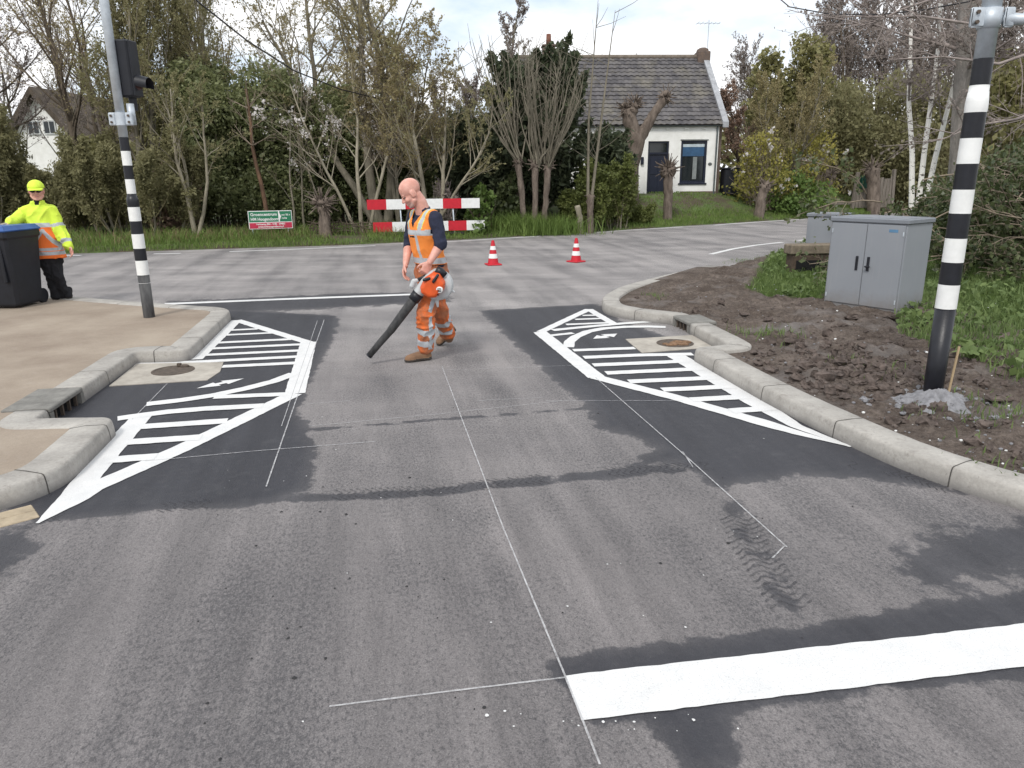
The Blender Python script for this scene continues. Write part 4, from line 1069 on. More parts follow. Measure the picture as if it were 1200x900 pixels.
# vest: an open-sided shell
mb = MB(); torso(mb, .026); mb.loft([(pel+UZ*.06, Lv*.196, F_*.146), (wai, Lv*.184, F_*.138), (che-UZ*.03, Lv*.195, F_*.144)], 28)
mb.cone(shc-UZ*.01, .075, Ls.lerp(shc, .3)+UZ*.005, .078); mb.cone(shc-UZ*.01, .075, Rs.lerp(shc, .3)+UZ*.005, .078)
me = wrinkle(remeshed(mb, .008, 3, 'vest'), .009, 8, (1, 1, .7), 5.0)
import bmesh
zV = at(483, 268, 7.1).z; zB = pel.z+.075
npL, npF, npS = np.array(Lv), np.array(F_), np.array(shc)
bm = bmesh.new(); bm.from_mesh(me); dl = []
for fc in bm.faces:
    p = fc.calc_center_median()-shc; a, b_, z = p.dot(Lv), p.dot(F_), fc.calc_center_median().z
    lim = .172 if z > shc.z-.16 else (.172+(shc.z-.16-z)*.5)
    if z < zB or abs(a) > lim or (b_ > -.0 and abs(a+.0) < max(0, (z-zV))*.52+.0 and z > zV) or (b_ <= 0 and abs(a) < .075 and z > shc.z+.0) or z > nkb.z+.012: dl.append(fc)
bmesh.ops.delete(bm, geom=dl, context='FACES'); bm.to_mesh(me); bm.free()
def clv(c, n):
    r_ = c-npS; a, b_, z = r_@npL, r_@npF, c[:, 2]; o = np.zeros(len(c))
    vst = np.abs(np.abs(a)-(.085+.035*np.clip((z-zV)/.15, 0, 1))) < .021
    o[vst & (z > zV-.03)] = 1
    o[(np.abs(z-(zV-.035)) < .026)] = 1; o[np.abs(z-(zB+.035)) < .026] = 1
    o[(np.abs(a-.03) < .016) & (z < zV-.03) & (z > zB+.06) & (b_ > 0)] = 1
    o[(np.abs(np.abs(a)-(.085+.035*np.clip((z-zV)/.15, 0, 1))) < .026) & ~vst & (z > zV)] = 2
    o[(np.abs(a+.03) < .045) & (np.abs(z-(zV-.075)) < .007) & (b_ > 0)] = 3
    return o
classify(me, [mat_vest, mat_refl, mat_yel, mat_blk], clv); shift(me, WO); vo = link('vest', me, worker)
sm = vo.modifiers.new('s', 'SOLIDIFY'); sm.thickness = .004
# trousers
mb = MB(); mb.loft([(pel-UZ*.14, Lv*.15, F_*.12), (pel-UZ*.04, Lv*.185, F_*.135), (pel+UZ*.06, Lv*.178, F_*.130), (pel+UZ*.13, Lv*.165, F_*.12)], 26)
Lm, Rm = La+UZ*.03, Ra.lerp(Rk, .13)
mb.chain([Lh, Lh.lerp(Lk, .5), Lk, Lk.lerp(Lm, .5), Lm], [.112, .102, .088, .088, .080]); mb.chain([Rh, Rh.lerp(Rk, .5), Rk, Rk.lerp(Rm, .5), Rm], [.112, .10, .086, .086, .076])
for _ in range(26):                                   # folds
    k = rng.random(); A_, B_ = ((Lk, Lm) if rng.random() < .5 else (Rk, Rm)) if rng.random() < .7 else ((Lh, Lk) if rng.random() < .5 else (Rh, Rk))
    p = A_.lerp(B_, k); a = rng.random()*6.28; dr = (Lv*cos(a)+F_*sin(a)); q = dr.cross(UZ)
    mb.cone(p+dr*.068-q*.05+UZ*rng.gauss(0, .012), .014, p+dr*.068+q*.05+UZ*rng.gauss(0, .02), .014)
me = wrinkle(remeshed(mb, .0085, 3, 'trousers'), .022, 8, (1, 1, 1.2), 9.0)
def clt(c, n):
    o = np.zeros(len(c)); A = np.array
    for h_, k_, e_, lo in ((Lh, Lk, Lm, ((.40, .57), (.74, .92))), (Rh, Rk, Rm, ((.34, .52), (.70, .88)))):
        h_, k_, e_ = A(h_), A(k_), A(e_); ax = e_-k_; t = ((c-k_)@ax)/(ax@ax); q = c-(k_+t[:, None]*ax); near = np.linalg.norm(q, axis=1) < .125
        for lo_, hi in lo: o[near & (t > lo_) & (t < hi)] = 1
        ax2 = k_-h_; t2 = np.clip(((c-h_)@ax2)/(ax2@ax2), 0, 1); q2 = c-(h_+t2[:, None]*ax2)
        for qq, tt in ((q, t), (q2, t2)):
            nr = np.linalg.norm(qq, axis=1) < .13; sd = qq@npL*(1 if h_ is not None and (h_-A(pel))@npL > 0 else -1)
            o[nr & (sd > .03) & (np.abs(qq@npF) < .019) & (tt > 0) & (tt < 1)] = 1
    return o
classify(me, [mat_oran, mat_refl], clt); shift(me, WO); link('trousers', me, worker)
hl_, tl_ = Vector((*G(505.5, 421.5), .012)), Vector((*G(474.5, 424.5), .0))
boot(La-UZ*.02, tl_, hl_, 'boot', worker, WO, [mat_boot, mat_sole])
tr_ = Vector((*G(513.5, 405.5), .0)); hr_ = tr_+Vector((.155, .155, .13)); hr_ = tr_+(hr_-tr_).normalized()*.28
boot(Ra-UZ*.03, tr_, hr_, 'boot', worker, WO, [mat_boot, mat_sole])

# ================= leaf blower
YB = 6.93; bp = lambda x, y, dy=0: at(x, y, YB+dy)
BO = bp(513, 335)
lb = thing('leaf_blower', 'orange and white petrol leaf blower with long black tube held by the worker', 'leaf blower', BO)
mat_borg = MAT('blower orange', (.66, .095, .018), .42, .15, 8); mat_bwh = MAT('blower white', (.50, .52, .53), .45, .2, 9); mat_tube = MAT('scratched tube', (.022, .022, .024), .6, .5, 26, col2=(.06, .06, .06), stretch=(1, 1, .5))
mb = MB(); mb.tube([bp(488, 347), bp(480, 357.5), bp(470, 371), bp(458, 387), bp(457.3, 388), bp(445, 402), bp(433, 416.5)], [.047, .045, .042, .039, .036, .033, .030], 22); mb.build('blow_tube', mat_tube, lb, True, BO)
mb = MB(); mb.tube([bp(490.5, 343.5), bp(484.5, 351.5)], [.057, .054], 22); mb.build('collar', mat_black, lb, True, BO)
mb = MB(); mb.tube([bp(433.6, 415.8), bp(432.2, 417.4)], [.0315, .0310], 18, caps=False); mb.build('nozzle_rim', mat_black, lb, True, BO)
mb = MB(); XA, ZA = Vector((1, 0, 0)), Vector((0, -.1, 1)).normalized(); YA = Vector((0, 1, .1)).normalized()
mb.loft([(bp(513, 334, .02)+YA*k, XA*r_, ZA*r_) for k, r_ in ((-.05, .10), (-.04, .135), (.0, .15), (.05, .145), (.07, .115), (.075, .03))], 30)
mb.chain([bp(511, 324, .02), bp(500, 331, .01), bp(490, 344)], [.062, .058, .052])
me = remeshed(mb, .007, 4, 'fan_housing'); classify(me, [mat_bwh], lambda c, n: np.zeros(len(c))); shift(me, BO); link('fan_housing', me, lb)
mb = MB(); poly = [(493, 336), (498, 326.5), (508, 319.5), (515, 321), (521, 331), (520, 339), (511, 347.5), (503, 348), (494, 342)]
V = [bp(x, y, -.06) for x, y in poly]; c0 = sum(V, Vector())/len(V); n = len(V)
rows = [[c0+(v-c0)*s_*1.04+YA*k for v in V] for k, s_ in ((.06, 1.02), (-.02, 1.0), (-.06, .90), (-.075, .70))]
mb.add([v for r_ in rows for v in r_], [(i*n+j, i*n+(j+1) % n, (i+1)*n+(j+1) % n, (i+1)*n+j) for i in range(3) for j in range(n)]+[tuple(range(n)), tuple(3*n+j for j in range(n))])
me = remeshed(mb, .006, 3, 'engine_cover'); classify(me, [mat_borg], lambda c, n: np.zeros(len(c))); shift(me, BO); eng = link('engine_cover', me, lb)
mb = MB(); cd = bp(515.5, 337.5, -.06)-YA*.062; mb.loft([(cd+YA*k, XA*r_, ZA*r_) for k, r_ in ((.02, .034), (-.008, .033), (-.013, .028))], 22); mb.build('starter_badge', mat_white, eng, True, BO)
mb = MB(); 
for k in range(3): mb.box(-.017, .017, -.0156, -.0145, -.016+k*.012, -.010+k*.012, M=Matrix.Translation(cd) @ Matrix.Rotation(radians(-8), 4, 'Y'))
mb.build('badge_print', mat_black, eng, False, BO)
for a_, b_, r_ in (((497, 328), (503, 326.5), .014), ((508, 330), (513, 322.5), .013)):
    mb = MB(); mb.cone(bp(*a_, -.14), r_*1.1, bp(*b_, -.13), r_); mb.build('knob', mat_black, eng, True, BO)
mb = MB(); mb.tube([bp(508, 341.5, -.125), bp(514, 346, -.12)], .006, 8) ; 
for k in range(4): mb.tube([bp(497+k*2.6, 341+k*1.2, -.118), bp(499+k*2.6, 337+k*1.0, -.125)], .0035, 6)
mb.build('cooling_slots', mat_cavshade, eng, True, BO)
mb = MB(); mb.tube([bp(511, 315.5, -.02), bp(516, 318.5, -.02), bp(521.5, 323.5, -.02)], [.038, .042, .036], 16); mb.build('air_filter', mat_black, lb, True, BO)
mb = MB(); mb.chain([bp(483, 335, .0), bp(485, 329.5, .0), handle_a.lerp(handle_b, .18)], [.026, .024, .019]); mb.chain([handle_a.lerp(handle_b, .72), handle_b, bp(513, 319)], [.019, .026, .03])
me = remeshed(mb, .006, 2, 'handle_frame'); classify(me, [mat_bwh], lambda c, n: np.zeros(len(c))); shift(me, BO); hfr = link('handle_frame', me, lb)
mb = MB(); mb.tube([handle_a.lerp(handle_b, .12), handle_a.lerp(handle_b, .78)], .0165, 14); mb.build('grip', mat_black, hfr, True, BO)
for a_, b_, r0_, r1_ in (((521, 336), (532, 342), .03, .009), ((511, 346), (513, 359), .03, .010), ((493, 347), (491, 354), .024, .008)):
    mb = MB(); mb.cone(bp(*a_, .03), r0_, bp(*b_, .03), r1_); mb.build('stand_foot', mat_bwh, lb, True, BO)

# ================= the traffic controller leaning on the bin
YF = 10.5; fp = lambda x, y, dy=0: at(x, y, YF+dy)
FO = Vector((*G(67, 348, .115), .112))
F2 = Vector((.33, -.94, 0)).normalized(); L2 = Vector((.94, .33, 0)).normalized()
pel2 = fp(58, 304); wai2 = fp(53, 285); che2 = fp(47.5, 262); sh2 = fp(45.5, 243); nk2 = fp(44.5, 237)
hc2 = fp(42.5, 223, -.02); hf2 = Vector((.42, -.90, -.10))
ls2, rs2 = fp(60, 246, .05), fp(31, 247.5, -.04)
le2, lw2 = fp(69.5, 269, .03), fp(81, 289, -.05)
re2, rw2 = fp(17, 259, -.22), fp(11, 261.5, -.36)
lh2, rh2 = fp(63, 306, .03), fp(54, 306, -.03)
lk2, la2 = fp(68, 325, -.06), fp(74.5, 343, .02)
rk2, ra2 = fp(61.5, 326, -.05), fp(65.5, 344, -.03)
mb = MB()
def torso2(mb, g):
    mb.loft([(pel2-UZ*.08, L2*(.11+g), F2*(.09+g)), (pel2, L2*(.16+g), F2*(.11+g)), (wai2, L2*(.15+g), F2*(.105+g)), (che2, L2*(.165+g), F2*(.115+g)), (sh2-UZ*.04, L2*(.16+g), F2*(.09+g)), (sh2+UZ*.01, L2*(.10+g), F2*(.065+g)), (nk2+UZ*.01, L2*.05, F2*.05)], 26)
torso2(mb, 0)
mb.chain([ls2, le2, lw2], [.055, .042, .03]); mb.chain([rs2, re2, rw2], [.055, .042, .03]); mb.chain([lh2, lk2, la2], [.08, .055, .04]); mb.chain([rh2, rk2, ra2], [.08, .055, .04])
mb.chain([nk2-UZ*.03, hc2-UZ*.04], [.06, .056]); mb.cone(sh2, .055, ls2, .055); mb.cone(sh2, .055, rs2, .055)
f2, s2, u2 = headlumps(mb, hc2, hf2, 1.05)
hand(mb, rw2, Vector((-.55, -.80, -.12)), UZ, L2, (.18, .25, .2), 1.0, .06); hand(mb, lw2, (lw2-le2)+UZ*-.05, L2*.6-F2*.5, F2, (.3, .5, .4), 1.0)
me = remeshed(mb, .0065, 4, 'person')
nf2, ns2, nu2, nh2 = [np.array(v) for v in (f2, s2, u2, hc2)]
mat_glove = MAT('work glove', (.30, .27, .20), .9, .3, 20)
def cl2(c, n):
    r_ = c-nh2; a, b_, d_ = r_@nf2, r_@ns2, r_@nu2; o = np.zeros(len(c))
    o[(np.abs(d_+.072) < .005) & (np.abs(b_) < .024) & (a > .085)] = 1
    o[(c[:, 0] < rw2.x+.01) & (np.abs(c[:, 2]-rw2.z) < .12)] = 2
    return o
classify(me, [mat_skin, mat_lip, mat_glove], cl2); shift(me, FO)
flag = tag(link('person', me, None, FO), 'traffic controller in fluorescent yellow and orange coat leaning on the wheelie bin', 'person')
mb = MB(); mb.loft([(fp(57, 302.5), L2*.225, F2*.17), (fp(56, 298), L2*.225, F2*.17), (wai2, L2*.215, F2*.165), (che2, L2*.205, F2*.16), (sh2-UZ*.05, L2*.195, F2*.125), (sh2+UZ*.015, L2*.12, F2*.085), (nk2+UZ*.025, L2*.082, F2*.078)], 30)
mb.chain([ls2, le2, lw2-(lw2-le2)*.05], [.088, .076, .066]); mb.chain([rs2, re2, rw2-(rw2-re2)*.1], [.088, .08, .066]); mb.cone(sh2, .08, ls2, .086); mb.cone(sh2, .08, rs2, .086)
for _ in range(16):
    A_, B_ = ((ls2, le2), (le2, lw2), (rs2, re2))[_ % 3]; p = A_.lerp(B_, rng.random()); q = Vector((rng.gauss(0, 1), rng.gauss(0, 1), rng.gauss(0, .6))).normalized()
    mb.cone(p-q*.06, .03, p+q*.06, .03)
me = wrinkle(remeshed(mb, .010, 3, 'coat'), .018, 7, (1, 1, .8), 3.0)
zw = fp(50, 263.5).z; zhem = fp(57, 302.5).z; tri = [fp(56.5, 269), fp(45, 291.5), fp(74, 291.5)]
def seg3(c, a, b_):
    a, b_ = np.array([a.x, a.z]), np.array([b_.x, b_.z]); q = c[:, [0, 2]]; t = np.clip(((q-a)@(b_-a))/((b_-a)@(b_-a)), 0, 1); return np.linalg.norm(q-(a+t[:, None]*(b_-a)), axis=1)
def clc(c, n):
    o = np.zeros(len(c)); A = np.array
    def sdist(p, q_): 
        p, q_ = A(p), A(q_); t = ((c-p)@(q_-p))/((q_-p)@(q_-p)); return t, np.linalg.norm(c-(p+np.clip(t, 0, 1)[:, None]*(q_-p)), axis=1)
    ta, da = sdist(ls2, le2); tb, db = sdist(le2, lw2); tcx, dc = sdist(rs2, re2); td, dd = sdist(re2, rw2)
    arm = ((np.minimum(da, db) < .105) & (c[:, 0] > fp(66, 270).x-.02+(c[:, 2]-le2.z)*-.25)) | ((np.minimum(dc, dd) < .11) & (c[:, 0] < fp(29, 260).x))
    low = (c[:, 2] < zw) & ~arm; o[low] = 1
    o[~arm & (np.abs(c[:, 2]-(zw+.005)) < .028)] = 2; o[~arm & (np.abs(c[:, 2]-(zhem+.075)) < .027)] = 2
    o[arm & (db < .1) & (np.abs(tb-.72) < .085)] = 2; o[arm & (da < .1) & (np.abs(ta-.78) < .08)] = 2; o[arm & (dc < .11) & (np.abs(tcx-.62) < .09)] = 2; o[arm & (dd < .11) & (np.abs(td-.45) < .14)] = 2
    fr = (n@np.array(F2) > .1) & low
    d3 = np.minimum(np.minimum(seg3(c, tri[0], tri[1]), seg3(c, tri[1], tri[2])), seg3(c, tri[2], tri[0])); o[fr & (d3 < .021)] = 2
    bk = (n@np.array(F2) < -.1) & low; o[bk & (d3 < .021)] = 2
    o[(c[:, 2] > nk2.z-.03) & (n@np.array(F2) > .3) & (np.abs((c-A(nk2))@A(L2)) < .03)] = 3
    return o
classify(me, [mat_yel, mat_fora, mat_refl, mat_blk], clc); shift(me, FO); link('coat', me, flag)
mb = MB(); mb.tube([nk2-UZ*.015, nk2+UZ*.035], [.082, .072], 22); mb.build('collar', mat_blk, flag, True, FO)
mb = MB(); mb.loft([(pel2-UZ*.10, L2*.13, F2*.11), (pel2-UZ*.02, L2*.18, F2*.13), (pel2+UZ*.10, L2*.17, F2*.12)], 22)
mb.chain([lh2, lk2, la2-UZ*.02], [.105, .082, .072]); mb.chain([rh2, rk2, ra2-UZ*.02], [.105, .082, .072]); me = wrinkle(remeshed(mb, .010, 3, 'trousers'), .016, 8, (1, 1, 1), 4.0); classify(me, [mat_blk], lambda c, n: np.zeros(len(c))); shift(me, FO); link('trousers', me, flag)
zg_ = .114
t_ = Vector((*G(61.5, 351, .115), zg_)); h_ = t_+Vector((.10, .24, 0)); 
boot(Vector((ra2.x, ra2.y, .22)), t_, Vector((ra2.x+.02, ra2.y+.08, zg_)), 'shoe', flag, FO, [mat_blk, mat_sole])
boot(Vector((la2.x, la2.y, .24)), Vector((*G(80.5, 350.5, .115), zg_)), Vector((la2.x+.02, la2.y+.13, zg_+.10)), 'shoe', flag, FO, [mat_blk, mat_sole])
# cap and sunglasses
R2 = Matrix((f2, s2, u2)).transposed(); P2 = lambda a, b_, d_: hc2+(f2*a+s2*b_+u2*d_)*1.05
mb = MB(); V = []; nu = 24
for i in range(7):
    th = (pi/2)*i/6
    for j in range(nu):
        a = 2*pi*j/nu; V.append(P2(-.012+.122*cos(th)*cos(a), .096*cos(th)*sin(a), .030+.100*sin(th)))
mb.add(V, [(i*nu+j, i*nu+(j+1) % nu, (i+1)*nu+(j+1) % nu, (i+1)*nu+j) for i in range(6) for j in range(nu)])
V = []
for k in range(13):
    a = radians(-62+124*k/12); V += [P2(-.012+.121*cos(a), .095*sin(a), .034), P2(-.012+.121*cos(a)+.07*cos(a)**.7, .095*sin(a), .018-.012*abs(sin(a)))]
mb.add(V, [(2*k, 2*k+1, 2*k+3, 2*k+2) for k in range(12)]); co_ = mb.build('cap', mat_yel, flag, True, FO); co_.modifiers.new('s', 'SOLIDIFY').thickness = .004
mb = MB()
for k in (-1, 1): mb.ell(P2(.096, k*.034, -.002), (.012, .030, .019), R2, 14, 8)
mb.tube([P2(.102, -.012, .004), P2(.102, .012, .004)], .005, 6); mb.tube([P2(.09, -.062, .004), P2(.0, -.086, .004)], .004, 6); mb.tube([P2(.09, .062, .004), P2(.0, .086, .004)], .004, 6)
mb.build('sunglasses', MAT('dark glasses', (.008, .008, .01), .15, .1), flag, True, FO)
# ------------------------------------------------------------------ the white house
mat_wall = MAT('white render', (.84, .84, .82), .85, .10, 2.2, .2, 50, col2=(.72, .72, .69))
mat_frame = MAT('navy paint', (.010, .014, .030), .4, .2)
mat_roofe = MAT('ridge tile', (.12, .10, .09), .9, .3, 9)
mat_brick = MAT('chimney brick', (.155, .11, .085), .9, .35, 7, .5, 40, col2=(.10, .08, .07))
m, nt, b = newmat('window glass'); b.inputs['Base Color'].default_value = (.012, .016, .018, 1); b.inputs['Roughness'].default_value = .06; b.inputs['Specular IOR Level'].default_value = .6; mat_glass = m
m, nt, b = newmat('roof tiles'); co = objco(nt)
t_ = attr(nt, 'tint'); c = mixc(nt, t_, (.060, .057, .062), (.125, .118, .120))
c = mixc(nt, mth(nt, 'MULTIPLY', ramp(nt, noise(nt, co, .8, 5, .7), .5, .66), .6), c, (.17, .155, .12))
c = mixc(nt, mth(nt, 'MULTIPLY', ramp(nt, noise(nt, co, 3, 5, .7), .56, .7), .5), c, (.05, .047, .05))
nt.links.new(c, b.inputs['Base Color']); b.inputs['Roughness'].default_value = .85; mat_tiles = m

hx_, hy_ = at(838, 228.5, 32).x, 32.0; HZ = at(838, 228.5, 32).z
house = thing('white_house', 'white rendered cottage with grey tiled roof and navy door', 'house', (hx_, hy_, HZ), radians(2.5))
S_ = 27.9; EV, RD, DP, WD = 2.78, 5.82, 6.6, 8.7
ops = {'win_l': (-4.45, -3.75, 1.15, 2.10), 'door': (-2.92, -2.05, .02, 2.17), 'win_r': (-1.55, -.46, .50, 2.19), 'win_far': (-7.2, -6.2, .7, 2.1)}
xs_ = sorted({-WD, 0.0, *[v for o in ops.values() for v in o[:2]]}); mb = MB()
for a, b2 in zip(xs_, xs_[1:]):
    hit = [o for o in ops.values() if o[0] <= a+1e-6 and b2 <= o[1]+1e-6]
    if not hit: mb.box(a, b2, 0, .28, -1.0, EV)
    else: o = hit[0]; mb.box(a, b2, 0, .28, -1.0, o[2]); mb.box(a, b2, 0, .28, o[3], EV)
# gable ends and back
for x0, x1 in ((-.25, 0), (-WD, -WD+.25)):
    mb.add([(x, y, z) for x in (x0, x1) for y, z in ((.281, -1), (DP, -1), (DP, EV), (DP/2, RD-.1), (.281, EV))], [(0, 1, 2, 3, 4), (9, 8, 7, 6, 5)]+[(i, 5+i, 5+(i+1) % 5, (i+1) % 5) for i in range(5)])
mb.box(-WD+.251, -.251, DP-.28, DP, -1, EV)
mb.build('wall', mat_wall, house)
mb = MB(); mb.box(-1.50, -.02, -.05, -.003, -.3, .16, bev=.01); mb.build('plinth', mat_brick, house)
mb = MB(); mb.box(-WD-.05, .10, -.16, -.03, EV-.05, EV+.03, bev=.02); mb.tube([(-.09, -.05, EV-.02), (-.09, -.05, -.1)], .035, 10); gut = mb.build('gutter', MAT('zinc', (.10, .12, .125), .5, .2, metal=.3), house)
# little dentils under the eaves
mb = MB()
for k in range(11): mb.box(-8.2+k*.75, -8.05+k*.75, -.05, -.002, EV-.17, EV-.11, bev=.008)
struct_d = mb.build('eaves_bracket', mat_wall, house); struct_d['kind'] = 'stuff'
# door
o = ops['door']; mb = MB(); f = .07
mb.box(o[0]+.003, o[0]+f, .05, .16, o[2], o[3]-.003); mb.box(o[1]-f, o[1]-.003, .05, .16, o[2], o[3]-.003); mb.box(o[0]+f, o[1]-f, .05, .16, o[3]-f, o[3]-.003); mb.box(o[0]+f, o[1]-f, .05, .16, o[3]-.52, o[3]-.44)
dr = mb.build('door', mat_frame, house)
mb = MB(); mb.box(o[0]+f+.002, o[1]-f-.002, .10, .14, o[2], o[3]-.523)
for xx in (0, 1):
    x0 = o[0]+f+.06+xx*.33; mb.box(x0, x0+.26, .085, .0995, .15, .75, bev=.01); mb.box(x0, x0+.26, .085, .0995, .85, 1.5, bev=.01)
mb.build('leaf', mat_frame, dr)
mb = MB(); mb.box(o[0]+f+.002, o[1]-f-.002, .12, .13, o[3]-.438, o[3]-f-.002); mb.build('fanlight', mat_glass, dr)
mb = MB(); mb.box(o[0]+f+.002, o[1]-f-.002, .06, .0845, o[3]-.50, o[3]-.455); mb.build('rail', MAT('pale strip', (.35, .38, .40), .5), dr)
mb = MB(); mb.ell((o[1]-.15, .07, .95), (.03, .03, .03), nu=10, nv=8); mb.build('handle', mat_galv, dr)
for key in ('win_l', 'win_r', 'win_far'):
    o = ops[key]; f = .085; mb = MB()
    mb.box(o[0]+.003, o[0]+f, .03, .14, o[2]+.003, o[3]-.003); mb.box(o[1]-f, o[1]-.003, .03, .14, o[2]+.003, o[3]-.003)
    mb.box(o[0]+f, o[1]-f, .03, .14, o[3]-f, o[3]-.003); mb.box(o[0]+f, o[1]-f, .03, .14, o[2]+.003, o[2]+f)
    if key == 'win_l': mb.box(o[0]+f, o[1]-f, .03, .14, o[2]+.5, o[2]+.56)
    w = mb.build('window', mat_frame, house)
    g = MB(); g.box(o[0]+f+.001, o[1]-f-.001, .10, .11, o[2]+f+.001, o[3]-f-.001); g.build('pane', mat_glass, w)
    s = MB(); s.box(o[0]-.05, o[1]+.05, -.05, .028, o[2]-.07, o[2], bev=.008); s.build('sill', mat_frame, w)
    l = MB(); l.box(o[0]-.04, o[1]+.04, -.03, .0, o[3]+.002, o[3]+.05, bev=.005); l.build('lintel', MAT('lintel', (.28, .29, .28), .8), w)
    if key == 'win_r':
        s = MB(); s.box(o[0]+f+.004, o[1]-f-.004, .07, .09, o[3]-.62, o[3]-.26); s.build('blind', MAT('blue blind', (.035, .095, .19), .7), w)
        s = MB(); s.box(o[0]+f+.004, o[1]-f-.004, .065, .085, o[3]-.255, o[3]-.14); s.build('blind_box', MAT('blind box', (.45, .52, .56), .6), w)
        s = MB(); s.box(o[0]+.55, o[0]+.72, .085, .097, o[2]+.15, o[3]-.65); s.build('curtain', MAT('net curtain', (.22, .24, .24), .9), w)
    if key == 'win_l':
        s = MB(); s.box(o[0]+f+.004, o[1]-f-.004, .07, .09, o[3]-.34, o[3]-.12); s.build('blind', MAT('white blind', (.6, .62, .6), .7), w)
mb = MB(); mb.ell((-.30, -.012, 1.25), (.085, .012, .065), nu=16, nv=8); mb.build('plaque', MAT('slate plaque', (.10, .11, .11), .6, .3), house)
mb = MB(); mb.box(-3.22, -3.10, -.10, -.002, 1.25, 1.55, bev=.02); mb.build('wall_lamp', mat_frame, house)
# tiled roof: courses that overlap and pantile waves
def tiled(name, x0, x1, e, r_, rows, cols, mat, parent, flip=False):
    e, r_ = Vector(e), Vector(r_); V = []; F = []; T = []; nw = 6; q = cols*nw+1
    up = (r_-e); nrm = Vector((0, -up.z, up.y)).normalized(); nrm = nrm if nrm.z > 0 else -nrm
    tc_ = nrg.random((rows, cols)); xj = nrg.normal(0, .004, rows)
    for i in range(rows):
        for t, lift_ in ((i/rows, .034), ((i+1.06)/rows, .004)):
            for k in range(q):
                w = k/nw*2*pi; x = x0+(x1-x0)*k/(q-1)
                p = e+up*t+nrm*(lift_+.016*sin(w)+float(xj[i])); V.append((x, p.y, p.z)); T.append(tc_[i, min(cols-1, k//nw)])
        s = i*2*q; F += [(s+k, s+k+1, s+q+k+1, s+q+k) for k in range(q-1)]
    return link(name, pymesh(name, V, F, [mat], None, True, {'tint': T}), parent)
rf = tiled('roof', -WD-.12, .06, (0, -.22, EV+.02), (0, DP/2, RD), 17, 34, mat_tiles, house)
bk = MB(); bk.quad((-WD-.12, DP+.2, EV), (.06, DP+.2, EV), (.06, DP/2, RD), (-WD-.12, DP/2, RD)); bk.quad((-WD-.1, -.19, EV-.005), (.05, -.19, EV-.005), (.05, DP/2, RD-.02), (-WD-.1, DP/2, RD-.02)); bk.build('roof_back', mat_roofe, house)
mb = MB(); mb.tube([(-WD-.12, DP/2, RD+.02), (.06, DP/2, RD+.02)], .10, 10); mb.build('ridge', MAT('ridge', (.19, .16, .13), .9, .3, 6), house)
mb = MB()
mb.add([(x, y, z) for x in (.061, .30) for y, z in ((-.25, EV-.1), (-.25, EV+.12), (DP/2, RD+.14), (DP/2, RD-.3))], [(0, 1, 2, 3), (7, 6, 5, 4), (0, 4, 5, 1), (1, 5, 6, 2), (3, 2, 6, 7), (0, 3, 7, 4)]); mb.build('verge', MAT('lead verge', (.34, .35, .37), .6, .25, 5), house)
mb = MB(); mb.add([(x, y, z) for x in (.002, .22) for y, z in ((.3, -1), (.3, EV), (DP/2, RD-.2), (DP-.2, EV), (DP-.2, -1))], [(0, 1, 2, 3, 4), (9, 8, 7, 6, 5)]+[(i, (i+1) % 5, 5+(i+1) % 5, 5+i) for i in range(5)]); mb.build('gable', mat_brick, house)
mb = MB(); mb.box(-.20, .34, DP/2-.35, DP/2+.35, RD-.35, RD+.22, bev=.03); mb.loft([((.07, DP/2, RD+.22), (.27, 0, 0), (0, .34, 0)), ((.07, DP/2, RD+.32), (.24, 0, 0), (0, .31, 0)), ((.07, DP/2, RD+.38), (.14, 0, 0), (0, .2, 0))], 18); mb.build('chimney', mat_brick, house)
mb = MB(); xc = -6.75; mb.box(xc-.27, xc+.27, DP/2-.3, DP/2+.3, RD-.2, RD+.42, bev=.02); mb.box(xc-.31, xc+.31, DP/2-.34, DP/2+.34, RD+.421, RD+.50, bev=.02); ch = mb.build('chimney', mat_brick, house)
mb = MB(); mb.tube([(xc, DP/2, RD+.50), (xc, DP/2, RD+.95)], [.12, .10], 14); mb.build('chimney_pot', MAT('clay pot', (.18, .075, .05), .8, .3), ch, True)
mb = MB(); ax_ = .34; mb.tube([(ax_, DP/2+.2, RD-.4), (ax_, DP/2+.2, RD+1.55)], .018, 6)
mb.tube([(ax_-.55, DP/2+.2, RD+1.42), (ax_+.5, DP/2+.2, RD+1.42)], .012, 5)
for k in range(6): mb.tube([(ax_-.5+k*.19, DP/2+.2-.32+k*.02, RD+1.42), (ax_-.5+k*.19, DP/2+.2+.32-k*.02, RD+1.42)], .008, 4)
mb.build('aerial', mat_galv, house)
wbn = MB(); wbn.box(.32, .95, -.1, .5, .0, 1.05, bev=.04); wbn.box(.28, .99, -.14, .54, 1.051, 1.10, bev=.02); dbin = wbn.build('garden_bin', mat_plastic, None); dbin.location = house.location; dbin.rotation_euler = house.rotation_euler; tag(dbin, 'dark bin standing at the right corner of the white cottage', 'bin')

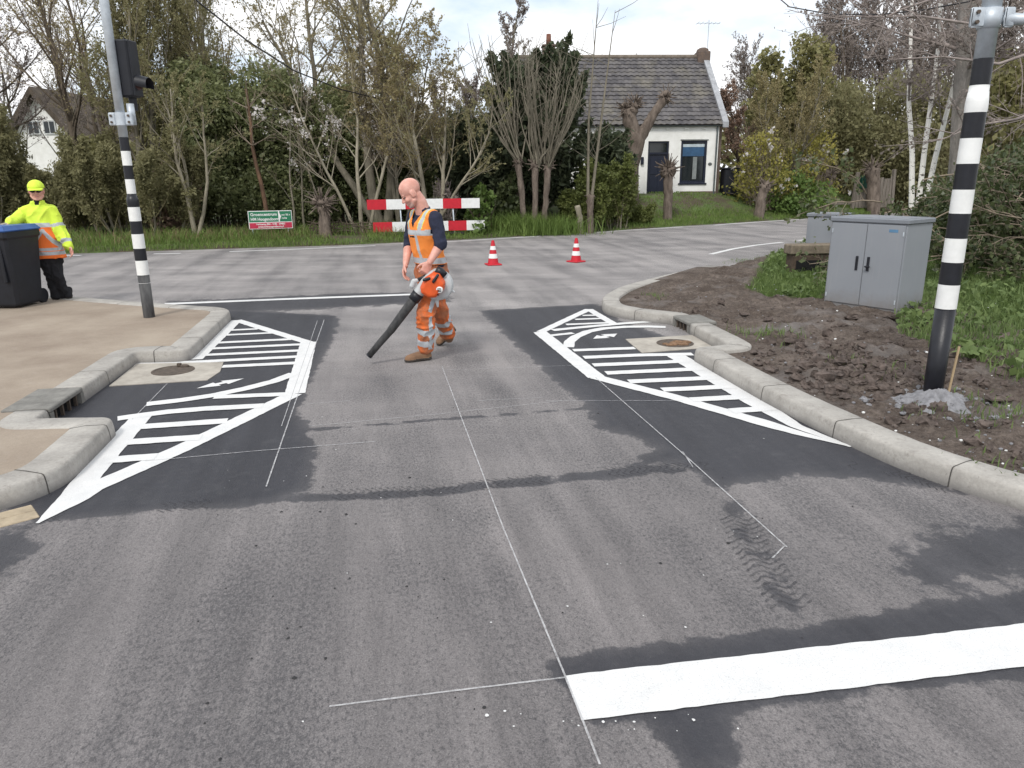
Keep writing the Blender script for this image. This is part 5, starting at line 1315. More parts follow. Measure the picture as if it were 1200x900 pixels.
# ------------------------------------------------------------------ thatched house behind the trees on the left
tx = at(8, 190, 44).x; tw = at(112, 190, 44).x-tx
th = thing('thatched_house', 'white gabled house with brown thatched roof behind the trees at far left', 'house', (tx, 44, .25), radians(-6))
zg = lambda y: at(60, y, 44).z-.25
E_, K_ = zg(178), zg(112)
mb = MB(); mb.add([(x, y, z) for y in (0, 9) for x, z in ((0, -.5), (tw, -.5), (tw, E_), (tw*.5, K_), (0, E_))], [(0, 1, 2, 3, 4), (9, 8, 7, 6, 5)]+[(i, 5+i, 5+(i+1) % 5, (i+1) % 5) for i in range(5)]); mb.build('wall', mat_wall, th)
mat_th = MAT('thatch', (.085, .068, .052), .98, .4, 3, .6, 30, stretch=(1, 1, .3))
mb = MB()
for sx in (-1, 1):
    xm = tw/2; a = [(xm, K_+.42), (xm+sx*(tw/2+.55), E_-.25), (xm+sx*(tw/2+.35), E_-.50), (xm, K_+.02)]
    mb.add([(x, y, z) for y in (-.5, 9.5) for x, z in a], [(0, 1, 2, 3), (7, 6, 5, 4)]+[(i, 4+i, 4+(i+1) % 4, (i+1) % 4) for i in range(4)])
mb.build('roof', mat_th, th)
for x0, z0 in ((tw*.33, zg(158)), (tw*.52, zg(158))):
    mb = MB(); mb.box(x0, x0+.75, -.06, -.004, z0, z0+.75); w = mb.build('window', MAT('white frame', (.55, .57, .57), .6), th)
    for k in (0, 1):
        g = MB(); g.box(x0+.07+k*.33, x0+.34+k*.33, -.075, -.0605, z0+.08, z0+.68); g.build('pane', mat_glass, w)
for x0 in (tw*.12, tw*.62):
    mb = MB(); mb.box(x0, x0+1.1, -.06, -.004, .8, 2.1); w = mb.build('window', MAT('white frame', (.55, .57, .57), .6), th)
    g = MB(); g.box(x0+.08, x0+1.02, -.075, -.0605, .9, 2.0); g.build('pane', mat_glass, w)
# ------------------------------------------------------------------ vegetation
def bark(name, c1, c2, sc=6, b_=.6):
    return MAT(name, c1, .95, .3, sc, b_, 30, col2=c2, stretch=(1, 1, .35), spec=.15, bd=.03)
B_grey = bark('grey bark', (.24, .215, .17), (.13, .12, .09))
B_pale = bark('pale bark', (.34, .31, .24), (.20, .18, .135))
B_brown = bark('brown bark', (.145, .118, .09), (.08, .066, .05))
B_red = bark('red bark', (.19, .115, .075), (.10, .065, .045))
B_poll = bark('pollard bark', (.22, .18, .15), (.10, .08, .067), 7, 1.0)
T_olive = MAT('olive twigs', (0.304, 0.267, 0.155), .95, .3, 2, spec=.1)
T_brown = MAT('brown twigs', (0.263, 0.216, 0.169), .95, .3, 2, spec=.1)
T_mauve = MAT('mauve twigs', (.285, .245, .23), .95, .3, 2, spec=.1)
T_dark = MAT('dark twigs', (0.121, 0.101, 0.078), .95, .3, 2, spec=.1)
m, nt, b = newmat('birch bark'); co = objco(nt, (1, 1, 2.2)); c = mixc(nt, ramp(nt, noise(nt, co, 5, 6, .75), .56, .62), (.82, .80, .76), (.12, .105, .095))
nt.links.new(c, b.inputs['Base Color']); b.inputs['Roughness'].default_value = .8; B_birch = m
L_olive = LEAF('olive spring leaves', (.160, .158, .078), (.33, .31, .165), .6, .5)
L_catk = LEAF('catkins', (0.231, 0.196, 0.098), (0.406, 0.350, 0.189), .6, .5)
L_green = LEAF('fresh leaves', (0.063, 0.115, 0.025), (0.190, 0.270, 0.075))
L_spring = LEAF('spring leaves', (.095, .12, .035), (.23, .26, .085), .55, .45)
L_laurel = LEAF('laurel leaves', (.10, .13, .055), (.30, .32, .155), .45, .45, .45)
L_yew = LEAF('yew needles', (.032, .046, .028), (.11, .13, .07), .6, .35)
L_forsy = LEAF('forsythia', (0.149, 0.155, 0.040), (0.391, 0.345, 0.086))
L_blos = LEAF('blossom', (.55, .52, .50), (.80, .77, .75), .7, .4)
L_brown = LEAF('bronze leaves', (0.182, 0.119, 0.091), (0.350, 0.245, 0.189))
L_bud = LEAF('mauve buds', (.22, .185, .165), (.36, .31, .28), .6, .5)
L_ivy = LEAF('ivy leaves', (.034, .055, .024), (.15, .175, .075), .4, .35, .4)
L_ivyo = LEAF('olive ivy', (.13, .132, .055), (.33, .31, .14), .5, .45)
L_grass = LEAF('grass blades', (0.086, 0.149, 0.032), (0.218, 0.299, 0.081), .6, .35)
L_weed = LEAF('weed leaves', (.085, .135, .045), (.20, .265, .095), .6, .35)
L_dry = LEAF('dry stalks', (.15, .105, .055), (.26, .20, .12), .8, .2)

def tubes(polys, k):
    """all polylines as k-sided tubes -> verts, quads"""
    by = {}
    for pts, r_ in polys: by.setdefault(len(pts), []).append((pts, r_))
    VV, FF, off = [], [], 0
    for n, lst in by.items():
        Pn = np.array([[(p[0], p[1], p[2]) for p in q[0]] for q in lst], dtype=np.float32); Rn = np.array([q[1] for q in lst], dtype=np.float32)
        T = np.empty_like(Pn); T[:, 1:-1] = Pn[:, 2:]-Pn[:, :-2]; T[:, 0] = Pn[:, 1]-Pn[:, 0]; T[:, -1] = Pn[:, -1]-Pn[:, -2]
        T /= np.linalg.norm(T, axis=-1, keepdims=True)+1e-9
        ref = np.where(np.abs(T[:, :1, 2:3]) > .85, np.array([1., .2, 0]), np.array([.1, 0, 1.])).astype(np.float32)
        A = np.cross(T, np.broadcast_to(ref, T.shape)); A /= np.linalg.norm(A, axis=-1, keepdims=True)+1e-9; B_ = np.cross(T, A)
        w = np.arange(k)*2*pi/k
        V = Pn[:, :, None]+Rn[:, :, None, None]*(A[:, :, None]*np.cos(w)[:, None]+B_[:, :, None]*np.sin(w)[:, None])
        m = len(lst); i = np.arange(m*n*k).reshape(m, n, k)+off
        a, c_ = i[:, :-1], i[:, 1:]; j = np.roll(np.arange(k), -1)
        FF.append(np.stack([a, a[:, :, j], c_[:, :, j], c_], -1).reshape(-1, 4)); VV.append(V.reshape(-1, 3)); off += m*n*k
    return np.concatenate(VV), np.concatenate(FF)
def leaves(C, size, elong=1.5, up=.0, droop=0.0, jitter=.35):
    """diamond leaves at the points C -> verts, quads, tint"""
    C = np.asarray(C, dtype=np.float32); n = len(C)
    a = nrg.normal(size=(n, 3)); a[:, 2] -= droop; a /= np.linalg.norm(a, axis=1, keepdims=True)
    b_ = nrg.normal(size=(n, 3)); b_[:, 2] += up; b_ = np.cross(a, b_); b_ /= np.linalg.norm(b_, axis=1, keepdims=True)+1e-9
    s = size*(1+jitter*nrg.normal(size=(n, 1))).clip(.35, 2); a = a*s*elong*.5; b_ = b_*s*.5
    V = np.stack([C-a, C-a*.1+b_, C+a, C-a*.1-b_], 1).reshape(-1, 3)
    return V, np.arange(n*4).reshape(n, 4), np.repeat(nrg.random(n), 4)
def joinmesh(name, parts, mats, smooth=False):
    """parts: (verts, quads, tint or None, material index)"""
    Vs, bl, ts, off = [], [], [], 0
    for V, Fq, t, mi in parts:
        if len(V) == 0: continue
        Vs.append(V); bl.append((Fq+off, mi)); ts.append(np.full(len(V), .5) if t is None else t); off += len(V)
    return npmesh(name, np.concatenate(Vs), bl, mats, smooth, {'tint': np.concatenate(ts)})

def perp(d):
    a = Vector((rng.gauss(0, 1), rng.gauss(0, 1), rng.gauss(0, 1))); return (a-d*a.dot(d)).normalized()
class Grow:
    def __init__(s, K): s.K = K; s.pol = {}; s.leaf = []
    def branch(s, p, d, L, r_, lev):
        K = s.K; n = K['seg'][lev]; pts = [p.copy()]; rad = [r_]; d = d.normalized(); p = p.copy(); tip = r_*K['tip'][lev]
        for i in range(n):
            d = (d+Vector((rng.gauss(0, 1), rng.gauss(0, 1), rng.gauss(0, 1)))*K['wig'][lev]+Vector((0, 0, K['trop'][lev]))).normalized()
            p = p+d*(L/n); pts.append(p.copy()); rad.append(r_+(tip-r_)*(i+1)/n)
        s.pol.setdefault(lev, []).append((pts, rad))
        if lev == len(K['seg'])-1:
            for _ in range(K.get('nleaf', 0)):
                t = rng.random()*n; i = min(n-1, int(t)); q = pts[i].lerp(pts[i+1], t-i); j = K.get('lj', .03)
                s.leaf.append((q.x+rng.gauss(0, j), q.y+rng.gauss(0, j), q.z+rng.gauss(0, j)))
            return
        nc = K['nch'][lev]; nc = max(1, int(nc*(.75+.5*rng.random())))
        t0 = K['start'][lev]
        for c_ in range(nc):
            t = (t0+(1-t0)*((c_+rng.random())/nc))*n; i = min(n-1, int(t)); q = pts[i].lerp(pts[i+1], t-i)
            dd = (pts[i+1]-pts[i]).normalized(); ang = K['ang'][lev]*(.7+.6*rng.random())
            e = dd*cos(ang)+perp(dd)*sin(ang); f = t/n
            s.branch(q, e, L*K['rat'][lev]*(1-.55*f)*(.7+.6*rng.random()), max(.0032, (rad[i])*K['rr'][lev]), lev+1)
KB = dict(seg=[9, 6, 4, 3], wig=[.07, .12, .14, .16], trop=[.05, .06, .03, .0], tip=[.25, .25, .4, .6], nch=[16, 9, 9], ang=[.75, .75, .7], rat=[.50, .42, .45], rr=[.42, .45, .55], start=[.28, .2, .15], nleaf=3, lj=.03)
def kind(**kw): k = dict(KB); k.update(kw); return k
K_bare = kind(nleaf=2)
K_olive = kind(nch=[18, 12, 12], ang=[.6, .6, .6], trop=[.06, .10, .07, .04], nleaf=3, lj=.04)
K_will = kind(nch=[18, 10, 10], ang=[.45, .5, .5], trop=[.08, .15, .10, .02], wig=[.05, .08, .1, .1], nleaf=4, lj=.04, rat=[.5, .45, .5])
K_birch = kind(nch=[15, 9, 10], ang=[.7, .7, .6], trop=[.05, .08, -.06, -.20], rat=[.52, .42, .55], seg=[10, 7, 5, 5], nleaf=3, lj=.03)
K_mauve = kind(nch=[18, 12, 12], ang=[.65, .65, .65], trop=[.06, .08, .05, .03], nleaf=2, lj=.03)
K_blos = kind(nch=[14, 8, 5], ang=[.8, .7, .6], nleaf=0)
K_pale = kind(nch=[13, 7, 6], ang=[.62, .6, .6], trop=[.04, .06, .05, .03], nleaf=2)
def raw(K, base_dirs, H, r0, extra=None):
    g = Grow(K)
    for off, d, hf_, rf_ in base_dirs: g.branch(Vector(off)+Vector((0, 0, -.15)), Vector(d), H*hf_, r0*rf_, 0)
    return g
def finish(g, name, label, cat, loc, tb, tw, lf, lsize, elong=1.4, group=None, ktr=2, droop=0.0, extra=(), rotz=0.0):
    t = thing(name, label, cat, loc, rotz, group)
    tp, cp = [], []
    for lev, pl in g.pol.items():
        V, Fq = tubes(pl, (10, 6, 4, 3, 3)[lev]); (tp if lev < ktr else cp).append((V, Fq, None, 0))
    link('trunk', joinmesh('trunk', tp, [tb], True), t)
    if g.leaf:
        V, Fq, ti = leaves(np.array(g.leaf), lsize, elong, droop=droop); cp.append((V, Fq, ti, 1))
    cp += list(extra)
    if cp: link('crown', joinmesh('crown', cp, [tw, lf] if not extra else [tw, lf, L_blos], False), t)
    return t
def spot(px, Y): x = at(px, 260, Y).x; return Vector((x, Y, bz(x, Y)))
def spotv(px, Y): x = at(px, 260, Y).x; return Vector((x, Y, vz(x, Y)))
def hgt(px, py, Y, z0): return at(px, py, Y).z-z0
def dup(root, loc, rotz, label, scale=1.0, group=None):
    r_ = root.copy(); COL.objects.link(r_); r_.location = loc; r_.rotation_euler = (0, 0, rotz); r_.scale = (scale,)*3 if not hasattr(scale, '__len__') else scale; r_['label'] = label
    if group: r_['group'] = group
    for ch in list(root.children):
        c_ = ch.copy(); COL.objects.link(c_); c_.parent = r_
        for g in ch.children: e = g.copy(); COL.objects.link(e); e.parent = c_
    return r_
def tree(px, Y, top, K, r0, dirs, tb, tw, lf, ls, label, name='bare_tree', cat='tree', elong=1.4, ground=spot, **kw):
    p = ground(px, Y); Ht = max(1, hgt(px, top, Y, p.z))
    return finish(raw(K, dirs, Ht, r0), name, label, cat, p, tb, tw, lf, ls, elong, **kw)
ONE = [((0, 0, 0), (0, 0, 1), .92, 1)]
def fan(n, sp, h=.9, off=.12):
    out = []
    for i in range(n):
        a = 2*pi*i/n+rng.random()*.8; out.append(((off*cos(a), off*sin(a), 0), (sp*cos(a), sp*sin(a), 1), h*(.8+.3*rng.random()), .8+.3*rng.random()))
    return out

def bush(px, Y, bot, top, wpx, n, size, lf, label, name='shrub', cat='shrub', depth=1.0, lobes=14, tw=None, up=.2, elong=1.5, twigs=60, group=None, ground=spot, flowers=None, shape=1.0, xc=None):
    """leaf clumps on stems; size from the photo at distance Y"""
    tw = tw or T_dark; p = ground(px, Y); z0 = p.z if bot is None else at(px, bot, Y).z; z1 = at(px, top, Y).z
    rx = wpx*Y/864*.5*1.02; hz = (z1-z0); C = []; cl = []
    for i in range(lobes):
        f = (i+.5)/lobes; a = rng.random()*6.28; w_ = sqrt(rng.random())*(1-f**2.2*.75*shape)
        lx, ly, lz = rx*.72*w_*cos(a), rx*depth*.72*w_*sin(a), hz*(.10+.80*f); lr = rx*(.30+.22*rng.random())*(1-.35*f*shape)
        lr = min(lr, hz*.35); cl.append((lx, ly, lz, lr))
    tot = sum(c_[3]**2 for c_ in cl)
    for lx, ly, lz, lr in cl:
        k = int(n*lr*lr/tot)+1; v = nrg.normal(size=(k, 3)); v /= np.linalg.norm(v, axis=1, keepdims=True)
        rr = lr*(.45+.55*nrg.random((k, 1))**.5)*(1+.18*nrg.normal(size=(k, 1))); C.append(v*rr*np.array([1, 1, .9])+np.array([lx, ly, lz]))
    C = np.concatenate(C); C = C[C[:, 2] > .02]; off = z0-p.z; C[:, 2] += off
    t = thing(name, label, cat, p, 0, group); st, tg = [], []
    for i in range(twigs):
        lx, ly, lz, lr = cl[rng.randrange(len(cl))]; q = Vector((lx+rng.gauss(0, lr*.6), ly+rng.gauss(0, lr*.6), lz+off+abs(rng.gauss(0, lr*.7)))); s0 = Vector((rng.gauss(0, rx*.15), rng.gauss(0, rx*.15), -.1))
        mid = s0.lerp(q, .55)+Vector((rng.gauss(0, .1), rng.gauss(0, .1), .08)); (st if i < 7 else tg).append(([s0, mid, q], [.035 if i < 7 else .009, .02 if i < 7 else .006, .004]))
    V, Fq = tubes(st, 6); link('stem', joinmesh('stem', [(V, Fq, None, 0)], [tw], True), t)
    parts = []; mats = [lf, tw]
    V, Fq, ti = leaves(C, size, elong, up=up)
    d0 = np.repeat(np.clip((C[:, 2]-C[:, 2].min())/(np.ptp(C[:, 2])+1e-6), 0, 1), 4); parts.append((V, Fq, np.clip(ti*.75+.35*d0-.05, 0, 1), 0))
    if tg: V, Fq = tubes(tg, 3); parts.append((V, Fq, None, 1))
    if flowers:
        mf, nf, sf = flowers; mats.append(mf); q = C[nrg.integers(0, len(C), nf)]*np.array([1.05, 1.05, 1.02]); F3 = np.repeat(q, 5, 0)+nrg.normal(0, sf*.5, (nf*5, 3)); V, Fq, ti = leaves(F3, sf, 1.2); parts.append((V, Fq, ti, 2))
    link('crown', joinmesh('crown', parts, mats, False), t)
    return t

# ---- pollards: gnarled trunk with a knobbly head
def knotty(pts, rad, k=14, amp=.14):
    pts = [Vector(p) for p in pts]; out, rr = [], []
    for i in range(len(pts)-1):
        for j in range(5):
            t = j/5; out.append(pts[i].lerp(pts[i+1], t)+Vector((rng.gauss(0, .008), rng.gauss(0, .008), 0))); rr.append((rad[i]*(1-t)+rad[i+1]*t)*(1+rng.gauss(0, amp*.4)))
    out.append(pts[-1]); rr.append(rad[-1]); mb = MB(); mb.tube(out, rr, k)
    for i in range(len(mb.v)): mb.v[i] += Vector((rng.gauss(0, 1), rng.gauss(0, 1), 0))*rr[0]*.05
    return mb
def pollard(loc, limbs, label, knob=.2, stubs=26, name='pollard_willow', shoots=None, mat=None):
    t = thing(name, label, 'pollard tree', loc); mb = MB(); mat = mat or B_poll
    for pts, rad in limbs:
        q = knotty(pts, rad); o_ = len(mb.v); mb.v += q.v; mb.f += [tuple(i+o_ for i in f) for f in q.f]; mb.m += q.m
    tr = mb.build('trunk', mat, t, True)
    hd_ = MB(); st = []
    for pts, rad in limbs:
        if not knob: continue
        e = Vector(pts[-1])
        for _ in range(9):
            v = Vector((rng.gauss(0, 1), rng.gauss(0, 1), rng.gauss(0, .7))).normalized(); hd_.ell(e+v*knob*.55, [knob*(.35+.25*rng.random()) for _ in range(3)], nu=8, nv=6)
        for _ in range(stubs):
            v = Vector((rng.gauss(0, 1), rng.gauss(0, 1), rng.gauss(.3, .8))).normalized(); a = e+v*knob*.7; b2 = a+v*knob*(.5+.9*rng.random()); st.append(([a, a.lerp(b2, .5), b2], [.022, .018, .012]))
    if hd_.v:
        for i in range(len(hd_.v)): hd_.v[i] += Vector((rng.gauss(0, 1), rng.gauss(0, 1), rng.gauss(0, 1)))*knob*.06
        hd_.build('knuckle', mat, t, True)
    if st: V, Fq = tubes(st, 5); link('cut_stubs', joinmesh('cut_stubs', [(V, Fq, None, 0)], [mat]), t)
    if shoots: V, Fq = tubes(shoots, 5); link('shoots', joinmesh('shoots', [(V, Fq, None, 0)], [B_grey], True), t)
    return t

def loose_bush(px, Y, top, w, lf, ls, label, n=9, tw=None, name='shrub', ground=spot):
    p = ground(px, Y); Hh = hgt(px, top, Y, p.z); K_ = kind(nch=[11, 7, 6], ang=[.45, .55, .6], trop=[.04, .07, .05, .03], wig=[.08, .1, .12, .14], start=[.06, .1, .1], rat=[.5, .5, .55], nleaf=7, lj=.05, seg=[5, 4, 3, 3])
    dirs = []
    for i in range(n):
        a = rng.random()*6.28; q = sqrt(rng.random()); wx = w*Y/864*.33; dirs.append(((q*wx*cos(a), q*wx*.6*sin(a), 0), (.35*q*cos(a)+rng.gauss(0, .1), .3*q*sin(a), 1), .55+.45*rng.random(), .8+.4*rng.random()))
    return finish(raw(K_, dirs, Hh, .03), name, label, 'shrub', p, B_grey, tw or T_olive, lf, ls, 1.7, ktr=1)
# ================= planting, left to right as it stands along the far side of the road
g_bg = 'bare trees beyond the road'
tree(104, 24.5, -70, kind(nch=[15, 9, 9], ang=[.65, .6, .6], trop=[.06, .10, .07, .04], start=[.34, .2, .2], nleaf=3), .15, ONE, B_brown, T_brown, L_catk, .042, 'tall brown-twigged tree rising behind the black signal box')
tree(5, 26, -30, K_mauve, .15, fan(2, .12), B_brown, T_mauve, L_bud, .045, 'mauve-twigged bare tree at the far left edge in front of the thatched house')
tree(58, 28, 20, kind(nch=[12, 8, 8], ang=[.65, .65, .65], start=[.35, .2, .2], nleaf=2), .08, fan(2, .16), B_grey, T_mauve, L_bud, .045, 'grey-mauve twiggy tree standing right in front of the thatched gable')
tree(172, 23.5, -50, K_will, .11, fan(4, .07, .95, .3), B_grey, T_olive, L_olive, .045, 'tall olive willow with upright fine twigs just right of the signal pole', 'willow_tree')
tree(232, 25, -30, K_will, .12, fan(3, .08, .95, .3), B_grey, T_olive, L_olive, .045, 'olive willow rising behind the pale forked tree', 'willow_tree')
for px, Y, top, w, lab in ((18, 22.5, 200, 110, 'olive willow bush behind the leaning traffic controller'), (92, 22.2, 192, 120, 'dense olive bush right of the traffic controller'), (160, 21.8, 165, 120, 'olive-brown bush behind the left banded pole'), (-60, 21, 150, 150, 'olive bush cut by the left edge of the view'), (60, 24.5, 205, 120, 'paler olive bush below the thatched gable')):
    p = spot(px, Y); Hh = hgt(px, top, Y, p.z); K_ = kind(nch=[12, 8, 7], ang=[.40, .5, .55], trop=[.05, .09, .06, .03], wig=[.07, .1, .12, .14], start=[.06, .1, .1], rat=[.55, .5, .55], nleaf=9, lj=.06, seg=[6, 5, 4, 3])
    dirs = []
    for i in range(13):
        a = rng.random()*6.28; q = sqrt(rng.random()); wx = w*Y/864*.42; dirs.append(((q*wx*cos(a), q*wx*.6*sin(a), 0), (.30*q*cos(a)+rng.gauss(0, .1), .3*q*sin(a), 1), .62+.38*rng.random(), .8+.4*rng.random()))
    finish(raw(K_, dirs, Hh, .035), 'willow_bush', lab, 'shrub', p, B_grey, T_olive, L_olive, .036, 2.6, ktr=1)
bush(205, 22.6, None, 196, 90, 2600, .08, L_brown, 'low bronze-brown bush at the foot of the pale forked tree', lobes=10, tw=T_brown, twigs=200)
p = spot(227, 21.4); Hh = hgt(227, 92, 21.4, p.z)
finish(raw(kind(nch=[9, 6, 6], ang=[.5, .6, .6], start=[.42, .2, .2], wig=[.10, .12, .14, .16], nleaf=3), [((0, 0, 0), (-.15, .05, 1), .95, 1), ((0, 0, 0), (-.02, -.08, 1), .98, 1), ((.06, 0, 0), (.17, .0, 1), .92, .9)], Hh, .068), 'forked_tree', 'pale forked tree with three thin stems left of the green and red sign', 'tree', p, B_pale, T_olive, L_olive, .045)
lau = 'dark evergreens behind the roadside sign'
for px, Y, top, w, lab in ((262, 24.5, 62, 120, 'broad dark evergreen left of the leaning red trunk'), (335, 25, 70, 130, 'broad dark evergreen right of the leaning red trunk'), (400, 26, 92, 120, 'dark evergreen behind the white blossom'), (465, 26.5, 120, 110, 'dark evergreen behind the bald worker')):
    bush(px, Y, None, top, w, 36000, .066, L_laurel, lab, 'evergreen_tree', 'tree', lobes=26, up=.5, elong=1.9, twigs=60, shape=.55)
for px, Y, top, w, lab in ((140, 26.5, 165, 110, 'dark evergreen mass behind the olive bushes at left'), (30, 28, 228, 150, 'dark evergreen below the thatched house'), (215, 26.5, 120, 110, 'dark evergreen behind the pale forked tree')):
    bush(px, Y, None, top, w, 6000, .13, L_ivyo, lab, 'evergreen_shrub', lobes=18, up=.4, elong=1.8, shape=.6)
# leaning red trunk and thin poles in front of the evergreens
p = spot(314, 22.6); tt = at(286, 96, 22.9)-p
g = Grow(kind(nch=[6, 5, 4], start=[.6, .3, .2], nleaf=0)); g.pol = {}; 
pts = [Vector((0, 0, -.2))+(tt*(i/8))+Vector((.05*sin(i), .03*cos(i*2), .2*0)) for i in range(9)]
g.pol[0] = [(pts, [.075-.005*i for i in range(9)])]
for _ in range(14):
    i = rng.randrange(5, 8); g.branch(pts[i], Vector((rng.gauss(0, 1), rng.gauss(0, 1), .5)), .9, .016, 2)
finish(g, 'leaning_tree', 'thin leaning tree with reddish bark behind the green and red sign', 'tree', p, B_red, T_brown, L_catk, .05)
for px, Y, top, lean, lab in ((345, 22.9, 130, -.10, 'thin grey sapling right of the leaning red trunk'), (356, 23.2, 150, -.05, 'thinner grey sapling left of the bushy pollard stump'), (385, 23.0, 140, -.22, 'thin grey sapling leaning left above the bushy pollard stump')):
    p = spot(px, Y); finish(raw(kind(nch=[7, 4, 3], nleaf=1), [((0, 0, 0), (lean, 0, 1), .95, 1)], hgt(px, top, Y, p.z), .04), 'sapling', lab, 'tree', p, B_grey, T_brown, L_olive, .045)
p = spot(380, 21.6); h = hgt(380, 238, 21.6, p.z)
pollard(p, [([(0, 0, -.2), (.01, 0, h*.6), (-.03, 0, h)], [.17, .16, .19])], 'short bushy-headed pollard stump right of the green and red sign', .26, 60)
# big birch with drooping twigs, white blossom, pale twin tree
tree(446, 24.2, -110, K_birch, .17, [((0, 0, 0), (-.22, 0, 1), .95, 1), ((.2, 0, 0), (.08, .05, 1), 1, .95), ((-.1, .2, 0), (-.5, .1, 1), .85, .8)], B_grey, T_olive, L_catk, .042, 'tall drooping birch whose crown fills the sky above the bald worker', 'birch_tree', droop=1.0)
tree(395, 26.5, -60, K_birch, .14, fan(2, .15), B_grey, T_brown, L_catk, .042, 'drooping birch behind the blossom tree', 'birch_tree', droop=1.0)
p = spot(425, 22.2); g = raw(K_blos, [((0, 0, 0), (-.06, 0, 1), .95, 1), ((.1, .1, 0), (.12, .05, 1), .9, .9), ((-.12, 0, 0), (-.36, -.05, 1), .85, .8)], hgt(425, 40, 22.2, p.z), .07)
bl = []
for pts, r_ in g.pol[3]:
    q = pts[-1]
    if rng.random() < (.13 if q.z > 2.0 and q.x < .5 else .05): bl += [(q.x+rng.gauss(0, .05), q.y+rng.gauss(0, .05), q.z+rng.gauss(0, .05)) for _ in range(10)]
V, Fq, ti = leaves(np.array(bl), .048, 1.1)
finish(g, 'blossom_tree', 'slender tree with clusters of white blossom left of the bald worker', 'tree', p, B_pale, T_brown, L_olive, .04, extra=[(V, Fq, ti, 2)])
p = spot(503, 22.6); finish(raw(K_pale, [((-.1, 0, 0), (-.10, 0, 1), .98, 1), ((.3, .1, 0), (.10, .05, 1), .9, .95), ((.35, 0, .6), (.62, -.05, 1), .72, .6)], hgt(503, 55, 22.6, p.z), .085), 'forked_tree', 'pale twin-stemmed tree right behind the red and white barrier', 'tree', p, B_pale, T_olive, L_olive, .045)
tree(470, 23.2, 40, K_mauve, .07, fan(3, .2), B_grey, T_brown, L_catk, .045, 'twiggy brown tree between the blossom and the pale twin-stemmed tree')
tree(545, 29, 62, K_mauve, .09, fan(3, .16), B_grey, T_mauve, L_bud, .05, 'bare mauve tree in the gap left of the dark yew')
bush(520, 23.2, None, 205, 44, 500, .06, L_bud, 'small pinkish budding shrub behind the barrier', lobes=8, tw=T_mauve, twigs=160)
# dark yew with upswept arms
p = spot(632, 25.8)
def yew(px, Y, top, wpx, n, label):
    p = spot(px, Y); Ht = hgt(px, top, Y, p.z); rx = wpx*Y/864*.5; C = []; st = []
    for i in range(120):
        f = rng.random()**.8; a = rng.random()*6.28; w = rx*(.25+.75*(1-abs(f-.45)*1.1))*sqrt(rng.random()); b0 = Vector((w*.6*cos(a), w*.6*sin(a), Ht*f*.82))
        d = Vector((cos(a)*.75, sin(a)*.75, .9+.4*rng.random())).normalized(); L = rx*(.28+.35*rng.random()); k = int(n/120)
        t = nrg.random(k)[:, None]; rr = .20*(1-t*.8)
        C.append(np.array(b0)+np.array(d)*L*t+nrg.normal(size=(k, 3))*rr); st.append(([Vector((0, 0, Ht*f*.5)), b0, b0+d*L], [.03, .018, .006]))
    C = np.concatenate(C); C = C[C[:, 2] > 0]; t = thing('yew_tree', label, 'tree', p); V, Fq = tubes([([Vector((0, 0, -.2)), Vector((0, 0, Ht*.4)), Vector((0, 0, Ht*.75))], [.2, .15, .04])]+st, 5); link('trunk', joinmesh('trunk', [(V, Fq, None, 0)], [B_brown], True), t)
    V, Fq, ti = leaves(C, .085, 2.6); link('crown', joinmesh('crown', [(V, Fq, ti, 0)], [L_yew]), t); return t
yew(632, 25.8, 52, 170, 30000, 'large dark yew behind the many-stemmed pollard')
yew(560, 26.5, 130, 110, 14000, 'lower dark yew left of the many-stemmed pollard')
yew(712, 27.5, 150, 70, 7000, 'dark yew arms hanging over the left end of the white cottage')
tree(612, 30, -25, kind(nch=[26, 8, 7], ang=[.5, .5, .5], trop=[.06, .12, .08, .04], rat=[.28, .4, .5], start=[.25, .2, .2], nleaf=3), .10, ONE, B_grey, T_mauve, L_bud, .05, 'pointed bare poplar standing up behind the dark yew', 'poplar_tree')
# many-stemmed pollard
p = spot(632, 23.4); base = []; sh = []
for bx, tx_, ty in ((616, 607, 190), (626, 627, 193), (636, 642, 195)):
    a = at(bx, 260, 23.4)-p; a.z = -.2; e = at(tx_, ty, 23.4)-p; base.append(([a, a.lerp(e, .5)+Vector((.02, 0, 0)), e], [.10, .085, .11]))
    for _ in range(17):
        tp_ = at(tx_+rng.gauss((tx_-625)*1.2, 24), 40+abs(rng.gauss(0, 45)), 23.4+rng.gauss(0, .8))-p; s0 = e+Vector((rng.gauss(0, .08), rng.gauss(0, .08), rng.gauss(0, .08)))
        md = s0.lerp(tp_, .5)+Vector(((tp_.x-s0.x)*.12, 0, 0)); sh.append(([s0, s0.lerp(md, .5)+Vector((rng.gauss(0, .03), 0, 0)), md, md.lerp(tp_, .5)+Vector((rng.gauss(0, .04), 0, 0)), tp_], [.028, .024, .019, .013, .006]))
extra = []
for pts, r_ in list(sh):
    for _ in range(7):
        i = rng.randrange(1, 4); q = pts[i].lerp(pts[i+1], rng.random()); e = q+Vector((rng.gauss(0, .28), rng.gauss(0, .28), .35+.3*rng.random())); extra.append(([q, q.lerp(e, .5)+Vector((0, 0, .03)), e], [.008, .006, .004]))
pollard(p, base, 'many-stemmed pollard with a broom of long grey shoots in front of the yew', .15, 14, shoots=sh+extra)
